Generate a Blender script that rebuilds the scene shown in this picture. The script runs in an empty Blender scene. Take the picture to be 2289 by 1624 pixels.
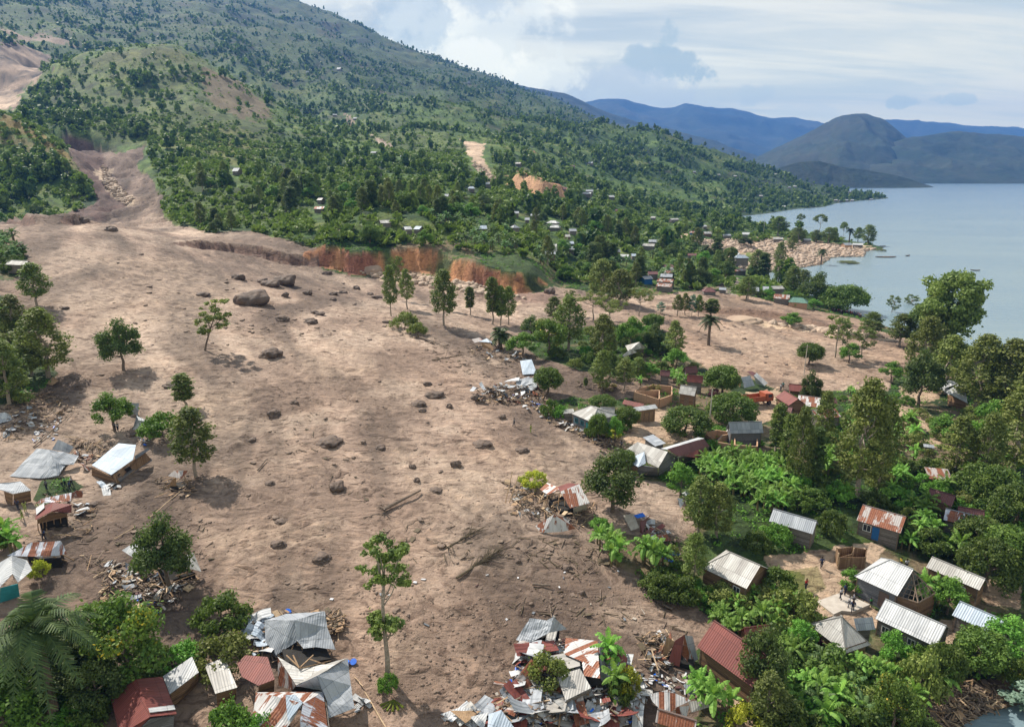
import bpy, bmesh, math, random
import numpy as np
from mathutils import Vector, Matrix, Euler, noise as mn
R = math.radians
random.seed(7); rs = np.random.RandomState(11)
sc = bpy.context.scene
col = sc.collection
# ---------------------------------------------------------------- camera, sky, sun, exposure
CAMZ = 55.0; PITCH = R(15.8); FPX = 683.0
cam = bpy.data.objects.new('camera', bpy.data.cameras.new('camera'))
col.objects.link(cam); sc.camera = cam
cam.location = (0, 0, CAMZ); cam.rotation_euler = (R(90) - PITCH, 0, 0)
cam.data.sensor_width = 36; cam.data.lens = FPX / 1024 * 36
cam.data.clip_start = 0.5; cam.data.clip_end = 60000
sc.view_settings.view_transform = 'Standard'; sc.view_settings.look = 'None'
sc.view_settings.gamma = 1; sc.view_settings.use_curve_mapping = False
sc.view_settings.exposure = 0.70
SUN_EL, SUN_AZ = R(47), R(-46)          # azimuth from +Y towards +X
sun = bpy.data.objects.new('sun', bpy.data.lights.new('sun', 'SUN')); col.objects.link(sun)
sun.data.energy = 5.0; sun.data.angle = R(0.9); sun.data.color = (1, .91, .79)
sdir = Vector((math.sin(SUN_AZ) * math.cos(SUN_EL), math.cos(SUN_AZ) * math.cos(SUN_EL), math.sin(SUN_EL)))
sun.rotation_euler = sdir.to_track_quat('Z', 'Y').to_euler(); sun.location = (0, 0, 3000)

class NT:
    """small helper round a node tree"""
    def __init__(s, t): s.t = t; t.nodes.clear()
    def n(s, typ, **k):
        d = s.t.nodes.new(typ)
        for a, b in k.items(): setattr(d, a, b)
        return d
    def set(s, inp, v):
        if isinstance(v, bpy.types.NodeSocket): s.t.links.new(v, inp)
        elif v is not None:
            if inp.type == 'RGBA' and len(v) == 3: v = (*v, 1)
            inp.default_value = v
    def m(s, op, a, b=0., c=None, clamp=False):
        d = s.n('ShaderNodeMath', operation=op, use_clamp=clamp)
        s.set(d.inputs[0], a); s.set(d.inputs[1], b)
        if c is not None: s.set(d.inputs[2], c)
        return d.outputs[0]
    def mix(s, f, a, b, bt='MIX'):
        d = s.n('ShaderNodeMix', data_type='RGBA', blend_type=bt)
        s.set(d.inputs[0], f); s.set(d.inputs[6], a); s.set(d.inputs[7], b)
        return d.outputs[2]
    def noise(s, vec, scale, detail=4, rough=.55, dist=0.):
        d = s.n('ShaderNodeTexNoise'); s.set(d.inputs['Vector'], vec)
        d.inputs['Scale'].default_value = scale; d.inputs['Detail'].default_value = detail
        d.inputs['Roughness'].default_value = rough; d.inputs['Distortion'].default_value = dist
        return d.outputs[0]
    def map(s, v, a, b, c=0., d=1., smooth=True):
        q = s.n('ShaderNodeMapRange', interpolation_type='SMOOTHSTEP' if smooth else 'LINEAR')
        for i, x in enumerate((v, a, b, c, d)): s.set(q.inputs[i], x)
        return q.outputs[0]
    def mapping(s, vec, loc=(0, 0, 0), rot=(0, 0, 0), sc_=(1, 1, 1)):
        d = s.n('ShaderNodeMapping'); s.set(d.inputs[0], vec)
        d.inputs[1].default_value = loc; d.inputs[2].default_value = rot; d.inputs[3].default_value = sc_
        return d.outputs[0]

wd = bpy.data.worlds.new('World'); sc.world = wd; wd.use_nodes = True
def build_world():
    t = NT(wd.node_tree)
    out = t.n('ShaderNodeOutputWorld'); bg = t.n('ShaderNodeBackground')
    t.t.links.new(bg.outputs[0], out.inputs[0])
    sky = t.n('ShaderNodeTexSky', sky_type='NISHITA'); sky.sun_disc = False
    sky.sun_elevation = SUN_EL; sky.sun_rotation = SUN_AZ; sky.air_density = 1.2; sky.dust_density = .8
    tc = t.n('ShaderNodeTexCoord').outputs['Generated']
    sp = t.n('ShaderNodeSeparateXYZ'); t.set(sp.inputs[0], tc); x, y, z = sp.outputs
    K = 10.0                                                         # the strength below is 0.1
    c = lambda r, g, b: (r * K * 1.13, g * K * 1.06, b * K * .86)
    # high veil: streaks on a far layer
    zz = t.m('ADD', t.m('MAXIMUM', z, 0), .13)
    cb = t.n('ShaderNodeCombineXYZ'); t.set(cb.inputs[0], t.m('DIVIDE', x, zz)); t.set(cb.inputs[1], t.m('DIVIDE', y, zz))
    st = t.mapping(cb.outputs[0], rot=(0, 0, R(-28)), sc_=(.35, 1.5, 1))
    v1 = t.noise(st, 1.3, 7, .6, .6)
    v2 = t.noise(t.mapping(cb.outputs[0], loc=(3, 1, 0), rot=(0, 0, R(-15)), sc_=(.3, .6, 1)), 1.0, 5, .55, .4)
    veil = t.map(t.m('ADD', t.m('MULTIPLY', v1, .6), t.m('MULTIPLY', v2, .6)), .48, .66)
    elev = t.map(z, 0.0, .5)
    low = t.mix(t.map(x, -.1, .6), c(.45, .51, .60), c(.50, .55, .59))
    blue = t.mix(elev, low, c(.26, .36, .48))
    white = t.mix(t.map(x, 0, .6), c(.63, .665, .70), c(.66, .665, .65))
    sk = t.mix(t.m('MULTIPLY', veil, t.map(z, 0, .06, .75, 1.)), blue, white)
    # heaped clouds on the left half
    cu_v = t.mapping(tc, sc_=(1, 1, 1.7))
    n1 = t.noise(cu_v, 5.5, 9, .55, .15)
    n2 = t.noise(t.mapping(tc, loc=(.012, 0, -.03), sc_=(1, 1, 1.7)), 5.5, 9, .55, .15)   # the same heaps a little higher: lit top
    win = t.m('MULTIPLY', t.map(x, .40, .0), t.map(z, .34, .12))
    th = t.m('SUBTRACT', .63, t.m('MULTIPLY', win, .24))
    cm = t.map(t.m('SUBTRACT', n1, th), 0, .09)
    lit = t.map(t.m('SUBTRACT', n1, n2), -.04, .07)
    cc = t.mix(lit, c(.38, .45, .55), c(.84, .86, .86))
    sk = t.mix(t.m('MULTIPLY', cm, t.m('MULTIPLY', win, .95)), sk, cc)
    # single small grey clouds, each a ragged disc at its own bearing
    def blob(dx, dz, rx, rz, colr, amt, ns=18, soft=.8):
        q = t.noise(tc, ns, 8, .66)
        az = t.m('DIVIDE', x, y)
        el = t.m('DIVIDE', z, y)
        a = t.m('DIVIDE', t.m('SUBTRACT', az, dx), rx); b = t.m('DIVIDE', t.m('SUBTRACT', el, dz), rz)
        r2 = t.m('ADD', t.m('MULTIPLY', a, a), t.m('MULTIPLY', b, b))
        f = t.m('SUBTRACT', 1., t.m('ADD', r2, t.m('MULTIPLY', t.m('SUBTRACT', q, .52), 6.5)))
        f = t.m('MULTIPLY', t.map(f, 0, soft, 0, amt), t.m('GREATER_THAN', y, 0))
        return f, colr
    for (dx, dz, rx, rz, colr, amt) in (
            (.215, .135, .062, .024, c(.30, .39, .50), .85), (.212, .166, .020, .028, c(.34, .43, .53), .8), (.18, .142, .03, .02, c(.36, .44, .54), .7),
            (.10, .10, .16, .030, c(.42, .48, .60), .75), (.175, .088, .10, .022, c(.44, .50, .60), .6),
            (.32, .098, .035, .020, c(.42, .49, .58), .7), (.535, .090, .026, .008, c(.40, .48, .56), .8), (.61, .094, .030, .007, c(.42, .50, .58), .7),
            (-.02, .165, .10, .055, c(.66, .71, .76), .7), (.01, .128, .05, .030, c(.80, .82, .85), .85), (-.055, .140, .045, .028, c(.76, .79, .83), .8), (.055, .118, .05, .022, c(.70, .74, .79), .7),
            (-.14, .20, .05, .05, c(.34, .44, .58), .6), (-.03, .225, .06, .03, c(.38, .47, .60), .6), (.03, .095, .10, .014, c(.46, .53, .64), .7), (.40, .075, .05, .012, c(.50, .56, .64), .5)):
        f, q = blob(dx, dz, rx, rz, colr, amt, .55 / (rx + rz) + 9)
        sk = t.mix(f, sk, q)
    # part of the clear Nishita sky shows through overhead
    sk = t.mix(t.map(z, .02, .22, 1., 0.), sk, t.mix(1., sk, (1.52, 1.46, 1.10), 'MULTIPLY'))      # long low path: warmer, brighter
    fin = t.mix(t.map(z, .25, .8, .96, .6), sky.outputs[0], sk)
    t.set(bg.inputs[0], fin); bg.inputs[1].default_value = 0.1
build_world()
sc.cycles.max_bounces = 5; sc.cycles.transparent_max_bounces = 4; sc.cycles.volume_bounces = 0
sc.cycles.diffuse_bounces = 3; sc.cycles.glossy_bounces = 2
sc.cycles.use_denoising = True; sc.cycles.sample_clamp_indirect = 4

# ---------------------------------------------------------------- tags
def tag(o, label=None, cat=None, group=None, kind=None):
    if label: o['label'] = label
    if cat: o['category'] = cat
    if group: o['group'] = group
    if kind: o['kind'] = kind
    return o
def make(name, V, F, mats, parent=None, smooth=False, midx=None, uv=None, shade=None):
    me = bpy.data.meshes.new(name)
    V = np.asarray(V, dtype=np.float32).reshape(-1, 3)
    if isinstance(F, np.ndarray):
        nf, k = F.shape
        me.vertices.add(len(V)); me.vertices.foreach_set('co', V.ravel())
        me.loops.add(nf * k); me.loops.foreach_set('vertex_index', F.astype(np.int32).ravel())
        me.polygons.add(nf); me.polygons.foreach_set('loop_start', np.arange(0, nf * k, k, dtype=np.int32))
        me.polygons.foreach_set('loop_total', np.full(nf, k, dtype=np.int32))
        me.update(calc_edges=True)
    else:
        me.from_pydata(V.tolist(), [], F)
    for m_ in (mats if isinstance(mats, (list, tuple)) else [mats]): me.materials.append(m_)
    if midx is not None: me.polygons.foreach_set('material_index', np.asarray(midx, dtype=np.int32))
    if smooth: me.polygons.foreach_set('use_smooth', np.ones(len(me.polygons), dtype=bool))
    if uv is not None:
        l = me.uv_layers.new(name='UVMap'); l.data.foreach_set('uv', np.asarray(uv, dtype=np.float32).ravel())
    if shade is not None:
        a = me.attributes.new('tone', 'FLOAT', 'FACE'); a.data.foreach_set('value', np.asarray(shade, dtype=np.float32))
    me.validate()
    return me
def obj(name, me, parent=None, loc=None, mat4=None):
    o = bpy.data.objects.new(name, me); col.objects.link(o)
    if parent is not None: o.parent = parent
    if loc is not None: o.location = loc
    return o
def empty(name, loc, rz=0):
    o = bpy.data.objects.new(name, None); col.objects.link(o); o.location = loc; o.rotation_euler = (0, 0, rz)
    o.empty_display_size = .5
    return o

# ---------------------------------------------------------------- the lie of the land
S = 1024 / 2288.0                       # places below were read off a 2288-pixel-wide view
cp, sp_ = math.cos(PITCH), math.sin(PITCH)
def ray(u, v):
    U = (u * S - 512) / FPX; W = (363 - v * S) / FPX
    den = cp + W * sp_
    return U / den, (-sp_ + W * cp) / den           # x per y, z per y
def proj(x, y, z):
    c = y * cp - (z - CAMZ) * sp_; up = y * sp_ + (z - CAMZ) * cp
    c = np.maximum(c, 1)
    return (512 + FPX * x / c) / S, (363 - FPX * up / c) / S
def pz(u, v, z):
    a, e = ray(u, v); Y = (z - CAMZ) / e
    return a * Y, Y
CP = []
def add(kind, *pts):
    for (u, v, q) in pts:
        a, e = ray(u, v)
        Y = (q - CAMZ) / e if kind == 'z' else q
        CP.append((a, math.log(Y), e))
add('z', (860,1600,4),(300,1600,5),(0,1624,5.5),(1200,1600,3.2),(1700,1600,2),(2288,1624,.3),(2000,1500,2),(2288,1450,2.2),(2288,1300,3),
    (1900,1300,4),(1600,1300,4.5),(1200,1300,6),(860,1200,7.5),(400,1300,7),(0,1300,8),(0,1100,10),(400,1050,9),(860,1000,9),(1300,1050,7),
    (1700,1050,5),(2288,1050,3),(2288,900,3),(2000,900,3.5),(1600,900,6),(1200,900,8.5),(800,850,12),(400,850,14),(0,850,15),(0,700,22),
    (300,700,20),(600,700,17),(900,700,13),(1200,750,10),(1500,750,7),(1800,750,4),(2000,750,3),(2150,790,1.5),(1900,710,2.5),(1750,690,4),
    (1500,660,7),(1300,645,9),(1180,650,10),(1000,640,12),(850,610,14.5),(700,590,18),(550,560,23),(400,530,28),(250,500,34),(100,500,34),(0,500,34),
    (-350,1600,5),(-350,1200,10),(-350,850,18),(-350,600,32),(2700,1600,-1),(2700,1200,0),(1000,2400,3),(0,2400,5),(2288,2400,0))
add('Y', (390,488,385),(500,500,350),(600,510,335),(700,520,312),(830,520,312),(950,530,312),(1100,560,310),(1220,600,310),(1350,600,320),(1450,600,340),
    (420,400,450),(600,450,395),(560,380,580),(700,400,500),(800,450,415),(800,350,680),(900,400,540),(1000,450,440),(1000,350,720),(1150,450,480),
    (1200,520,390),(1200,400,650),(1300,480,500),(1300,350,950),(1400,550,390),(1400,450,720),(1430,390,950))
add('z', (1600,560,6),(1680,520,5),(1600,480,9),(1700,490,5),(1500,520,9),(1620,430,16),(1780,450,6),(1850,445,5),(1950,436,4),(1700,620,4),(1550,610,6))
add('Y', (1500,395,1000),(1700,410,1120),(1800,405,1300),(1900,425,1500),(1430,360,1150),(1530,337,1350),(1640,352,1450),(1720,368,1550),(1820,395,1700),
    (450,300,740),(520,300,760),(600,330,720),(380,340,620),(330,380,540),(330,300,720),(330,220,880),(450,230,860),(200,240,860),(150,280,800),(240,320,700),
    (60,200,1050),(120,150,1050),(180,125,1060),(260,110,1060),(340,105,1060),(400,115,1060),(450,140,1050),(520,190,1000),(580,235,950),(630,285,880),
    (200,350,640),(240,400,550),(280,450,460),(150,330,690),
    (0,258,560),(60,287,555),(110,312,545),(150,350,530),(180,395,505),(205,440,470),(0,350,525),(80,380,500),(0,450,460),(100,460,450),(-350,200,560),(-350,400,480),
    (0,110,1300),(30,150,1200),(20,220,1000),(0,80,1500),(100,110,1500),(0,0,2200),(100,50,1800),(200,60,2000),(400,50,2300),(280,20,2500),
    (500,140,1700),(600,220,1500),(700,280,1100),(700,180,1800),(700,100,2500),(850,230,1500),(850,150,2300),(850,300,1000),
    (1000,242,1350),(1100,262,1350),(1180,300,1250),(1000,300,1000),(1000,200,2100),(1100,225,2200),(1200,270,1900),(1250,330,1150),(1300,310,1700),(1380,325,1900),
    (1490,345,2100),(1440,325,2300),(1360,298,2700),(1310,272,3000),(1260,250,3100),(1200,222,3300),(1150,208,3400),(1100,190,3400),(1040,170,3400),(1000,153,3400),(950,138,3400),
    (900,110,3400),(850,90,3400),(790,68,3400),(740,43,3400),(680,18,3400),(620,-2,3400),(500,-30,3400),(350,-40,3400),(150,-50,3400),(0,-55,3400),(-350,-60,3400),(-350,50,1500))
def addh(*pts):                          # hidden ground: (u, v-bearing, distance, slope angle tangent)
    for (u, v, Y, e) in pts:
        CP.append((ray(u, v)[0], math.log(Y), e))
def er(u, v, d): return ray(u, v)[1] - d
for (u, v) in ((120,150),(180,125),(260,110),(340,105),(400,115),(450,140),(520,190)):
    addh((u, v, 1260, er(u, v, .035)))
for (u, v) in ((0,258),(60,287),(110,312),(150,350)):
    addh((u, v, 680, er(u, v, .045)))
for (u, v) in ((1000,242),(1100,262)): addh((u, v, 1600, er(u, v, .012)))
for (u, v) in ((1530,337),(1640,352),(1720,368),(1820,395)): addh((u, v, 2000, er(u, v, .03)), (u, v, 3500, -.03))
for (u, v) in ((1440,325),(1360,298),(1310,272),(1200,222),(1100,190),(1000,153),(900,110),(790,68),(680,18),(500,-30),(150,-50),(-350,-60)):
    addh((u, v, 5200, er(u, v, .05)))
addh((2300,400,3000,-.03),(2300,400,1000,-.06),(2300,500,500,-.11),(2700,500,300,-.19),(2700,900,150,-.38),(1400,300,6000,-.01),(2300,300,6000,-.02))
CP = np.array(CP)
def tps(r2): return .5 * r2 * np.log(r2 + 1e-9)
def solve():
    P = CP[:, :2]; n = len(P)
    d = ((P[:, None] - P[None]) ** 2).sum(-1)
    A = np.zeros((n + 3, n + 3)); A[:n, :n] = tps(d) + np.eye(n) * 2e-4
    A[:n, n] = 1; A[:n, n + 1:] = P; A[n, :n] = 1; A[n + 1:, :n] = P.T
    return np.linalg.solve(A, np.concatenate([CP[:, 2], [0, 0, 0]]))
WT = solve()
def base_z(x, y):
    x = np.atleast_1d(np.asarray(x, float)); y = np.maximum(np.atleast_1d(np.asarray(y, float)), 22.)
    a = np.clip(x / y, -1.5, 1.5); L = np.log(y); out = np.empty(len(x)); n = len(CP)
    for i in range(0, len(x), 20000):
        s = slice(i, i + 20000)
        d = (a[s, None] - CP[None, :, 0]) ** 2 + (L[s, None] - CP[None, :, 1]) ** 2
        out[s] = tps(d) @ WT[:n] + WT[n] + WT[n + 1] * a[s] + WT[n + 2] * L[s]
    return CAMZ + y * out
def _h(ix, iy, seed):
    n = (ix * 374761393 + iy * 668265263 + seed * 974711) & 0xffffffff
    n = ((n ^ (n >> 13)) * 1274126177) & 0xffffffff
    return ((n ^ (n >> 16)) & 0xffff) / 65535.0
def vn(x, y, seed=0):
    ix = np.floor(x).astype(np.int64); iy = np.floor(y).astype(np.int64); fx = x - ix; fy = y - iy
    fx = fx * fx * fx * (fx * (fx * 6 - 15) + 10); fy = fy * fy * fy * (fy * (fy * 6 - 15) + 10)
    a = _h(ix, iy, seed); b = _h(ix + 1, iy, seed); c = _h(ix, iy + 1, seed); d = _h(ix + 1, iy + 1, seed)
    return (a + (b - a) * fx) * (1 - fy) + (c + (d - c) * fx) * fy - .5
def fbm(x, y, f, o=4, seed=0, gain=.5):
    s = 0; a = 1; ca, sa = math.cos(.6), math.sin(.6)
    for i in range(o):
        s = s + a * vn(x * f, y * f, seed + i); a *= gain; f *= 2.03; x, y = ca * x - sa * y, sa * x + ca * y
    return s
def inpoly(px, py, poly):
    poly = np.asarray(poly, float); c = np.zeros(px.shape, bool)
    m = (px >= poly[:, 0].min()) & (px <= poly[:, 0].max()) & (py >= poly[:, 1].min()) & (py <= poly[:, 1].max())
    qx, qy = px[m], py[m]; r = np.zeros(qx.shape, bool)
    for i in range(len(poly)):
        x1, y1 = poly[i - 1]; x2, y2 = poly[i]
        if y1 == y2: continue
        k = ((y1 > qy) != (y2 > qy)) & (qx < (x2 - x1) * (qy - y1) / (y2 - y1) + x1); r ^= k
    c[m] = r; return c
def pdist(px, py, line, closed=False):
    """distance to a polyline and side (positive on its left)"""
    line = np.asarray(line, float); best = np.full(px.shape, 1e9); side = np.zeros(px.shape)
    for i in range(0 if closed else 1, len(line)):
        ax, ay = line[i - 1]; bx, by = line[i]; dx, dy = bx - ax, by - ay; L2 = dx * dx + dy * dy + 1e-9
        t = np.clip(((px - ax) * dx + (py - ay) * dy) / L2, 0, 1)
        qx = px - ax - t * dx; qy = py - ay - t * dy; d = np.hypot(qx, qy); k = d < best
        best[k] = d[k]; side[k] = np.sign(dx * qy - dy * qx)[k]
    return best, side
def smooth(t, a, b):
    t = np.clip((t - a) / (b - a), 0, 1); return t * t * (3 - 2 * t)
MUD = [(-500,500),(0,497),(70,486),(150,498),(190,470),(225,455),(205,420),(170,380),(140,320),(150,300),(215,325),(260,345),(330,325),(318,350),(305,375),(345,405),(362,440),
       (366,488),(400,505),(470,520),(560,518),(640,540),(700,560),(720,602),(745,608),(800,620),(860,620),(925,612),(975,620),(1020,640),(1080,653),(1150,660),(1212,657),(1240,640),(1330,655),(1440,657),
       (1580,650),(1700,668),(1800,688),(1910,704),(1990,738),(2060,760),(2130,752),(2140,790),(2040,800),(2010,830),(1985,870),(1850,872),(1740,872),(1690,850),(1600,835),(1545,800),(1480,735),
       (1400,725),(1290,735),(1210,755),(1170,770),(1210,800),(1300,830),(1420,840),(1500,835),(1510,870),(1390,890),(1330,895),(1280,885),(1230,900),(1250,930),(1300,965),
       (1375,1000),(1405,1065),(1500,1075),(1530,1110),(1560,1180),(1520,1200),(1440,1190),(1340,1180),(1370,1250),(1440,1280),(1450,1325),(1540,1332),(1600,1370),
       (1590,1400),(1545,1450),(1560,1530),(1560,1600),(1480,1650),(1450,1800),(-800,1800),(-500,1500)]
ISLANDS = [[(-500,520),(20,520),(60,575),(60,610),(30,625),(-500,640)], [(-500,640),(30,660),(60,760),(130,830),(100,860),(60,900),(-500,930)],
           [(90,1070),(150,1060),(185,1085),(110,1140),(70,1115)]]
LAKE_D = [(1640,484),(1716,476),(1780,466),(1840,462),(1870,453),(1930,447),(1981,443),(1986,440)]
def zpts(l, z=0): return [pz(u, v, z) for (u, v) in l]
LAKE = zpts([(1716,608),(1753,601),(1798,596),(1838,590),(1858,574),(1928,573),(1935,560),(1976,554),(1953,546),(1890,536),(1800,522),(1720,505),(1650,496)]) + zpts(LAKE_D) + \
       [(620, 1800), (900, 2600), (600, 3600), (500, 9000), (0, 14000), (14000, 14000), (9000, 0), (2000, -300), (60, -300), (30, 20)] + zpts([(2060,1720),(2120,1634),(2200,1592),(2300,1566)]) + \
       [(62, 66), (82, 75), (112, 100), (150, 138), (162, 190)] + zpts([(2132,768),(2060,752),(1992,735),(1930,708),(1880,690),(1800,655),(1750,638),(1722,628)])
BANKS = []                               # (foot line in world, height, face width, decay beyond)
def bank(line, h, w, dec, face):
    pts = []
    for (u, v) in line:
        a, e = ray(u, v); Ys = np.exp(np.linspace(math.log(60), math.log(3000), 500))
        zz = base_z(a * Ys, Ys); k = np.argmax(zz > CAMZ + e * Ys)
        pts.append((a * Ys[k], Ys[k]))
    BANKS.append((np.array(pts), h, w, dec, face))
bank([(690,588),(745,600),(800,612),(860,612),(925,604),(975,612),(1020,632),(1080,645),(1150,652),(1215,650)], 8.5, 3.6, 160, 'orange')
bank([(400,548),(450,556),(520,562),(580,575),(640,588),(705,592)], 3.6, 2.5, 16, 'dark')
bank([(20,494),(60,506),(120,508),(160,500)], 5, 3, 20, 'dark')
bank([(1135,412),(1165,425),(1200,440),(1235,448),(1268,450)], 13, 9, 60, 'tan')
bank([(1480,690),(1560,697),(1640,700),(1720,706),(1800,718),(1870,735),(1960,745)], 1.6, 2.2, 14, 'brown')
def is_mud(D_u, D_v, Y):
    m = inpoly(D_u, D_v, MUD) & (Y < 760)
    for q in ISLANDS: m &= ~inpoly(D_u, D_v, q)
    return m
def land(x, y, full=False):
    x = np.atleast_1d(np.asarray(x, float)); y = np.atleast_1d(np.asarray(y, float))
    z0 = base_z(x, y); Y = np.maximum(y, 22.); a = x / Y; L = np.log(Y)
    u, v = proj(x, y, z0)
    mud = is_mud(u + 9 * fbm(x, y, .06, 2, 5), v + 6 * fbm(x, y, .07, 2, 9), y)
    mm = mud.astype(float)
    hill = smooth(Y, 290, 420) * (1 - .85 * mm)
    w1 = vn(a * 9, L * 9, 40) * .35
    det = .017 * (.40 - np.abs(fbm(a + .02 * vn(a * 14, L * 14, 31), L * .55 + a * .8, 6.5, 3, 33))) * smooth(Y, 700, 1500) + .012 * fbm(a + w1 * .1, L, 7, 2, 3) + .012 * (.42 - np.abs(fbm(a + w1 * .06, L, 17, 3, 8))) * smooth(Y, 500, 1200) + .0035 * fbm(a, L, 40, 4, 21)
    z = z0 + Y * det * hill
    near = 1 - smooth(Y, 330, 600)
    z += near * (.34 * fbm(x, y, .09, 3, 61) + .24 * (fbm(x * .8 + y * .35, y, .33, 3, 66)) * mm + .8 * fbm(x, y, .022, 2, 71) * mm)
    rg = .5 - np.abs(fbm(x + 5 * vn(x * .08, y * .08, 7), y * .8, .13, 4, 95))
    z += mm * near * (.75 * (rg - .35) + .30 * np.maximum(fbm(x, y, .45, 3, 98) - .12, 0) * 2)
    z += mm * smooth(Y, 300, 450) * (3.2 * fbm(x, y, .035, 3, 90) + 10 * (.5 - np.abs(fbm(x, y, .045, 4, 93)) - .38))
    face = np.zeros(x.shape); fk = np.zeros(x.shape, int)
    for k, (ln, h, w, dec, f) in enumerate(BANKS):
        r = min(3 * dec, 200) + w
        m = (x > ln[:, 0].min() - r) & (x < ln[:, 0].max() + r) & (y > ln[:, 1].min() - r) & (y < ln[:, 1].max() + r)
        if not m.any(): continue
        d, s = pdist(x[m], y[m], ln); wob = (2.2 if h > 6 else 1.4) * fbm(x[m], y[m], .1, 3, 200 + k) + .8 * fbm(x[m], y[m], .5, 3, 220 + k)
        sd = d * s + wob                               # positive beyond (lines run left to right)
        L0 = np.hypot(*(ln[1] - ln[0])) + 1e-6
        tx = ln[-1] - ln[0]; tl = np.hypot(*tx); tt = ((x[m] - ln[0, 0]) * tx[0] + (y[m] - ln[0, 1]) * tx[1]) / tl
        endf = smooth(tt, -6, 8) * smooth(tt, tl + 6, tl - 8)
        up = (np.clip(sd / w, 0, 1) ** .8) * np.exp(-np.maximum(sd - w, 0) / dec) * smooth(sd, 195, 120)
        up = up + .10 * np.sin(up * 3.14) * fbm(x[m], y[m], .9, 2, 260); hn = h * (.88 + .4 * fbm(x[m], y[m], .05, 2, 240 + k)); zz = z[m] + hn * up * endf; z[m] = zz
        fm = (sd > -.5 * w) & (sd < w * .92) & (endf > .2)
        ff = face[m]; ff[fm] = 1; face[m] = ff; kk = fk[m]; kk[fm] = k + 1; fk[m] = kk
    inl = inpoly(x, y, LAKE); dd = np.full(x.shape, 1e9)
    nearl = (x > -50) & (Y < 2600) | inl
    d_, s_ = pdist(x[nearl], y[nearl], LAKE, True); dd[nearl] = d_
    cap = .25 + dd * .10 + (dd * .01) ** 2 * 8
    z = np.where(inl, -np.minimum(.12 * dd, 6) - .05, np.clip(z, .12 + np.minimum(dd * .03, .6), np.maximum(cap, .4)))
    if full: return z, mud, face, fk, inl, dd, u, v
    return z
def tz(x, y): return float(land([x], [y])[0])
_Ys = np.exp(np.linspace(math.log(40), math.log(4800), 420))
def at(u, v):
    """point of the ground seen at (u, v)"""
    a, e = ray(u, v); zz = land(a * _Ys, _Ys); g = zz - (CAMZ + e * _Ys)
    k = int(np.argmax(g > 0))
    if k == 0: k = 1
    Y0, Y1 = _Ys[k - 1], _Ys[k]; yy = np.linspace(Y0, Y1, 24); zz = land(a * yy, yy); g = zz - (CAMZ + e * yy)
    j = int(np.argmax(g > 0)); Y = yy[j]
    return Vector((a * Y, Y, float(zz[j])))
def atz(u, v, z):
    x, y = pz(u, v, z); return Vector((x, y, z))
# ---------------------------------------------------------------- materials
def mat(name, rough=.8):
    m = bpy.data.materials.new(name); m.use_nodes = True; t = NT(m.node_tree)
    o = t.n('ShaderNodeOutputMaterial'); b = t.n('ShaderNodeBsdfPrincipled'); t.t.links.new(b.outputs[0], o.inputs[0])
    b.inputs['Roughness'].default_value = rough; b.inputs['Specular IOR Level'].default_value = .3
    return m, t, b
def bumpn(t, b, h, strength=.5, dist=.1):
    d = t.n('ShaderNodeBump'); d.inputs['Strength'].default_value = strength; d.inputs['Distance'].default_value = dist
    t.set(d.inputs['Height'], h); t.t.links.new(d.outputs[0], b.inputs['Normal'])
def plain(name, c1, c2=None, scale=3., rough=.8, metal=0., bump=.3, streak=(1, 1, 1)):
    m, t, b = mat(name, rough); tc = t.n('ShaderNodeTexCoord').outputs['Object']
    v = t.mapping(tc, sc_=streak); n = t.noise(v, scale, 5, .6)
    c2 = c2 or tuple(x * .6 for x in c1)
    t.set(b.inputs['Base Color'], t.mix(t.map(n, .3, .7), c1, c2)); b.inputs['Metallic'].default_value = metal
    bumpn(t, b, n, bump, .05); return m
def leafmat(name, c1, c2, tip=None, trans=.34, var=.3):
    m, t, b = mat(name, .62)
    at_ = t.n('ShaderNodeAttribute', attribute_name='tone').outputs['Fac']
    oi = t.n('ShaderNodeObjectInfo')
    c = t.mix(at_, tuple(min(1, q * k) for q, k in zip(c1, (1.65, 1.8, 1.5))), tuple(min(1, q * k) for q, k in zip(c2, (1.75, 1.75, 1.5))))
    if tip: c = t.mix(t.map(at_, .8, 1.), c, tip)
    h = t.n('ShaderNodeHueSaturation'); h.inputs['Hue'].default_value = .5
    t.set(h.inputs['Hue'], t.map(oi.outputs['Random'], 0, 1, .487, .513, False))
    t.set(h.inputs['Value'], t.map(oi.outputs['Random'], 0, 1, 1 - var, 1 + var, False)); t.set(h.inputs['Color'], c)
    b.inputs['Specular IOR Level'].default_value = .35
    t.set(b.inputs['Base Color'], h.outputs[0])
    tr = t.n('ShaderNodeBsdfTranslucent'); t.set(tr.inputs[0], t.mix(.5, h.outputs[0], (.12, .2, .02)))
    mx = t.n('ShaderNodeMixShader'); mx.inputs[0].default_value = trans
    t.t.links.new(b.outputs[0], mx.inputs[1]); t.t.links.new(tr.outputs[0], mx.inputs[2])
    o = [q for q in t.t.nodes if q.type == 'OUTPUT_MATERIAL'][0]; t.t.links.new(mx.outputs[0], o.inputs[0])
    return m
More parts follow.
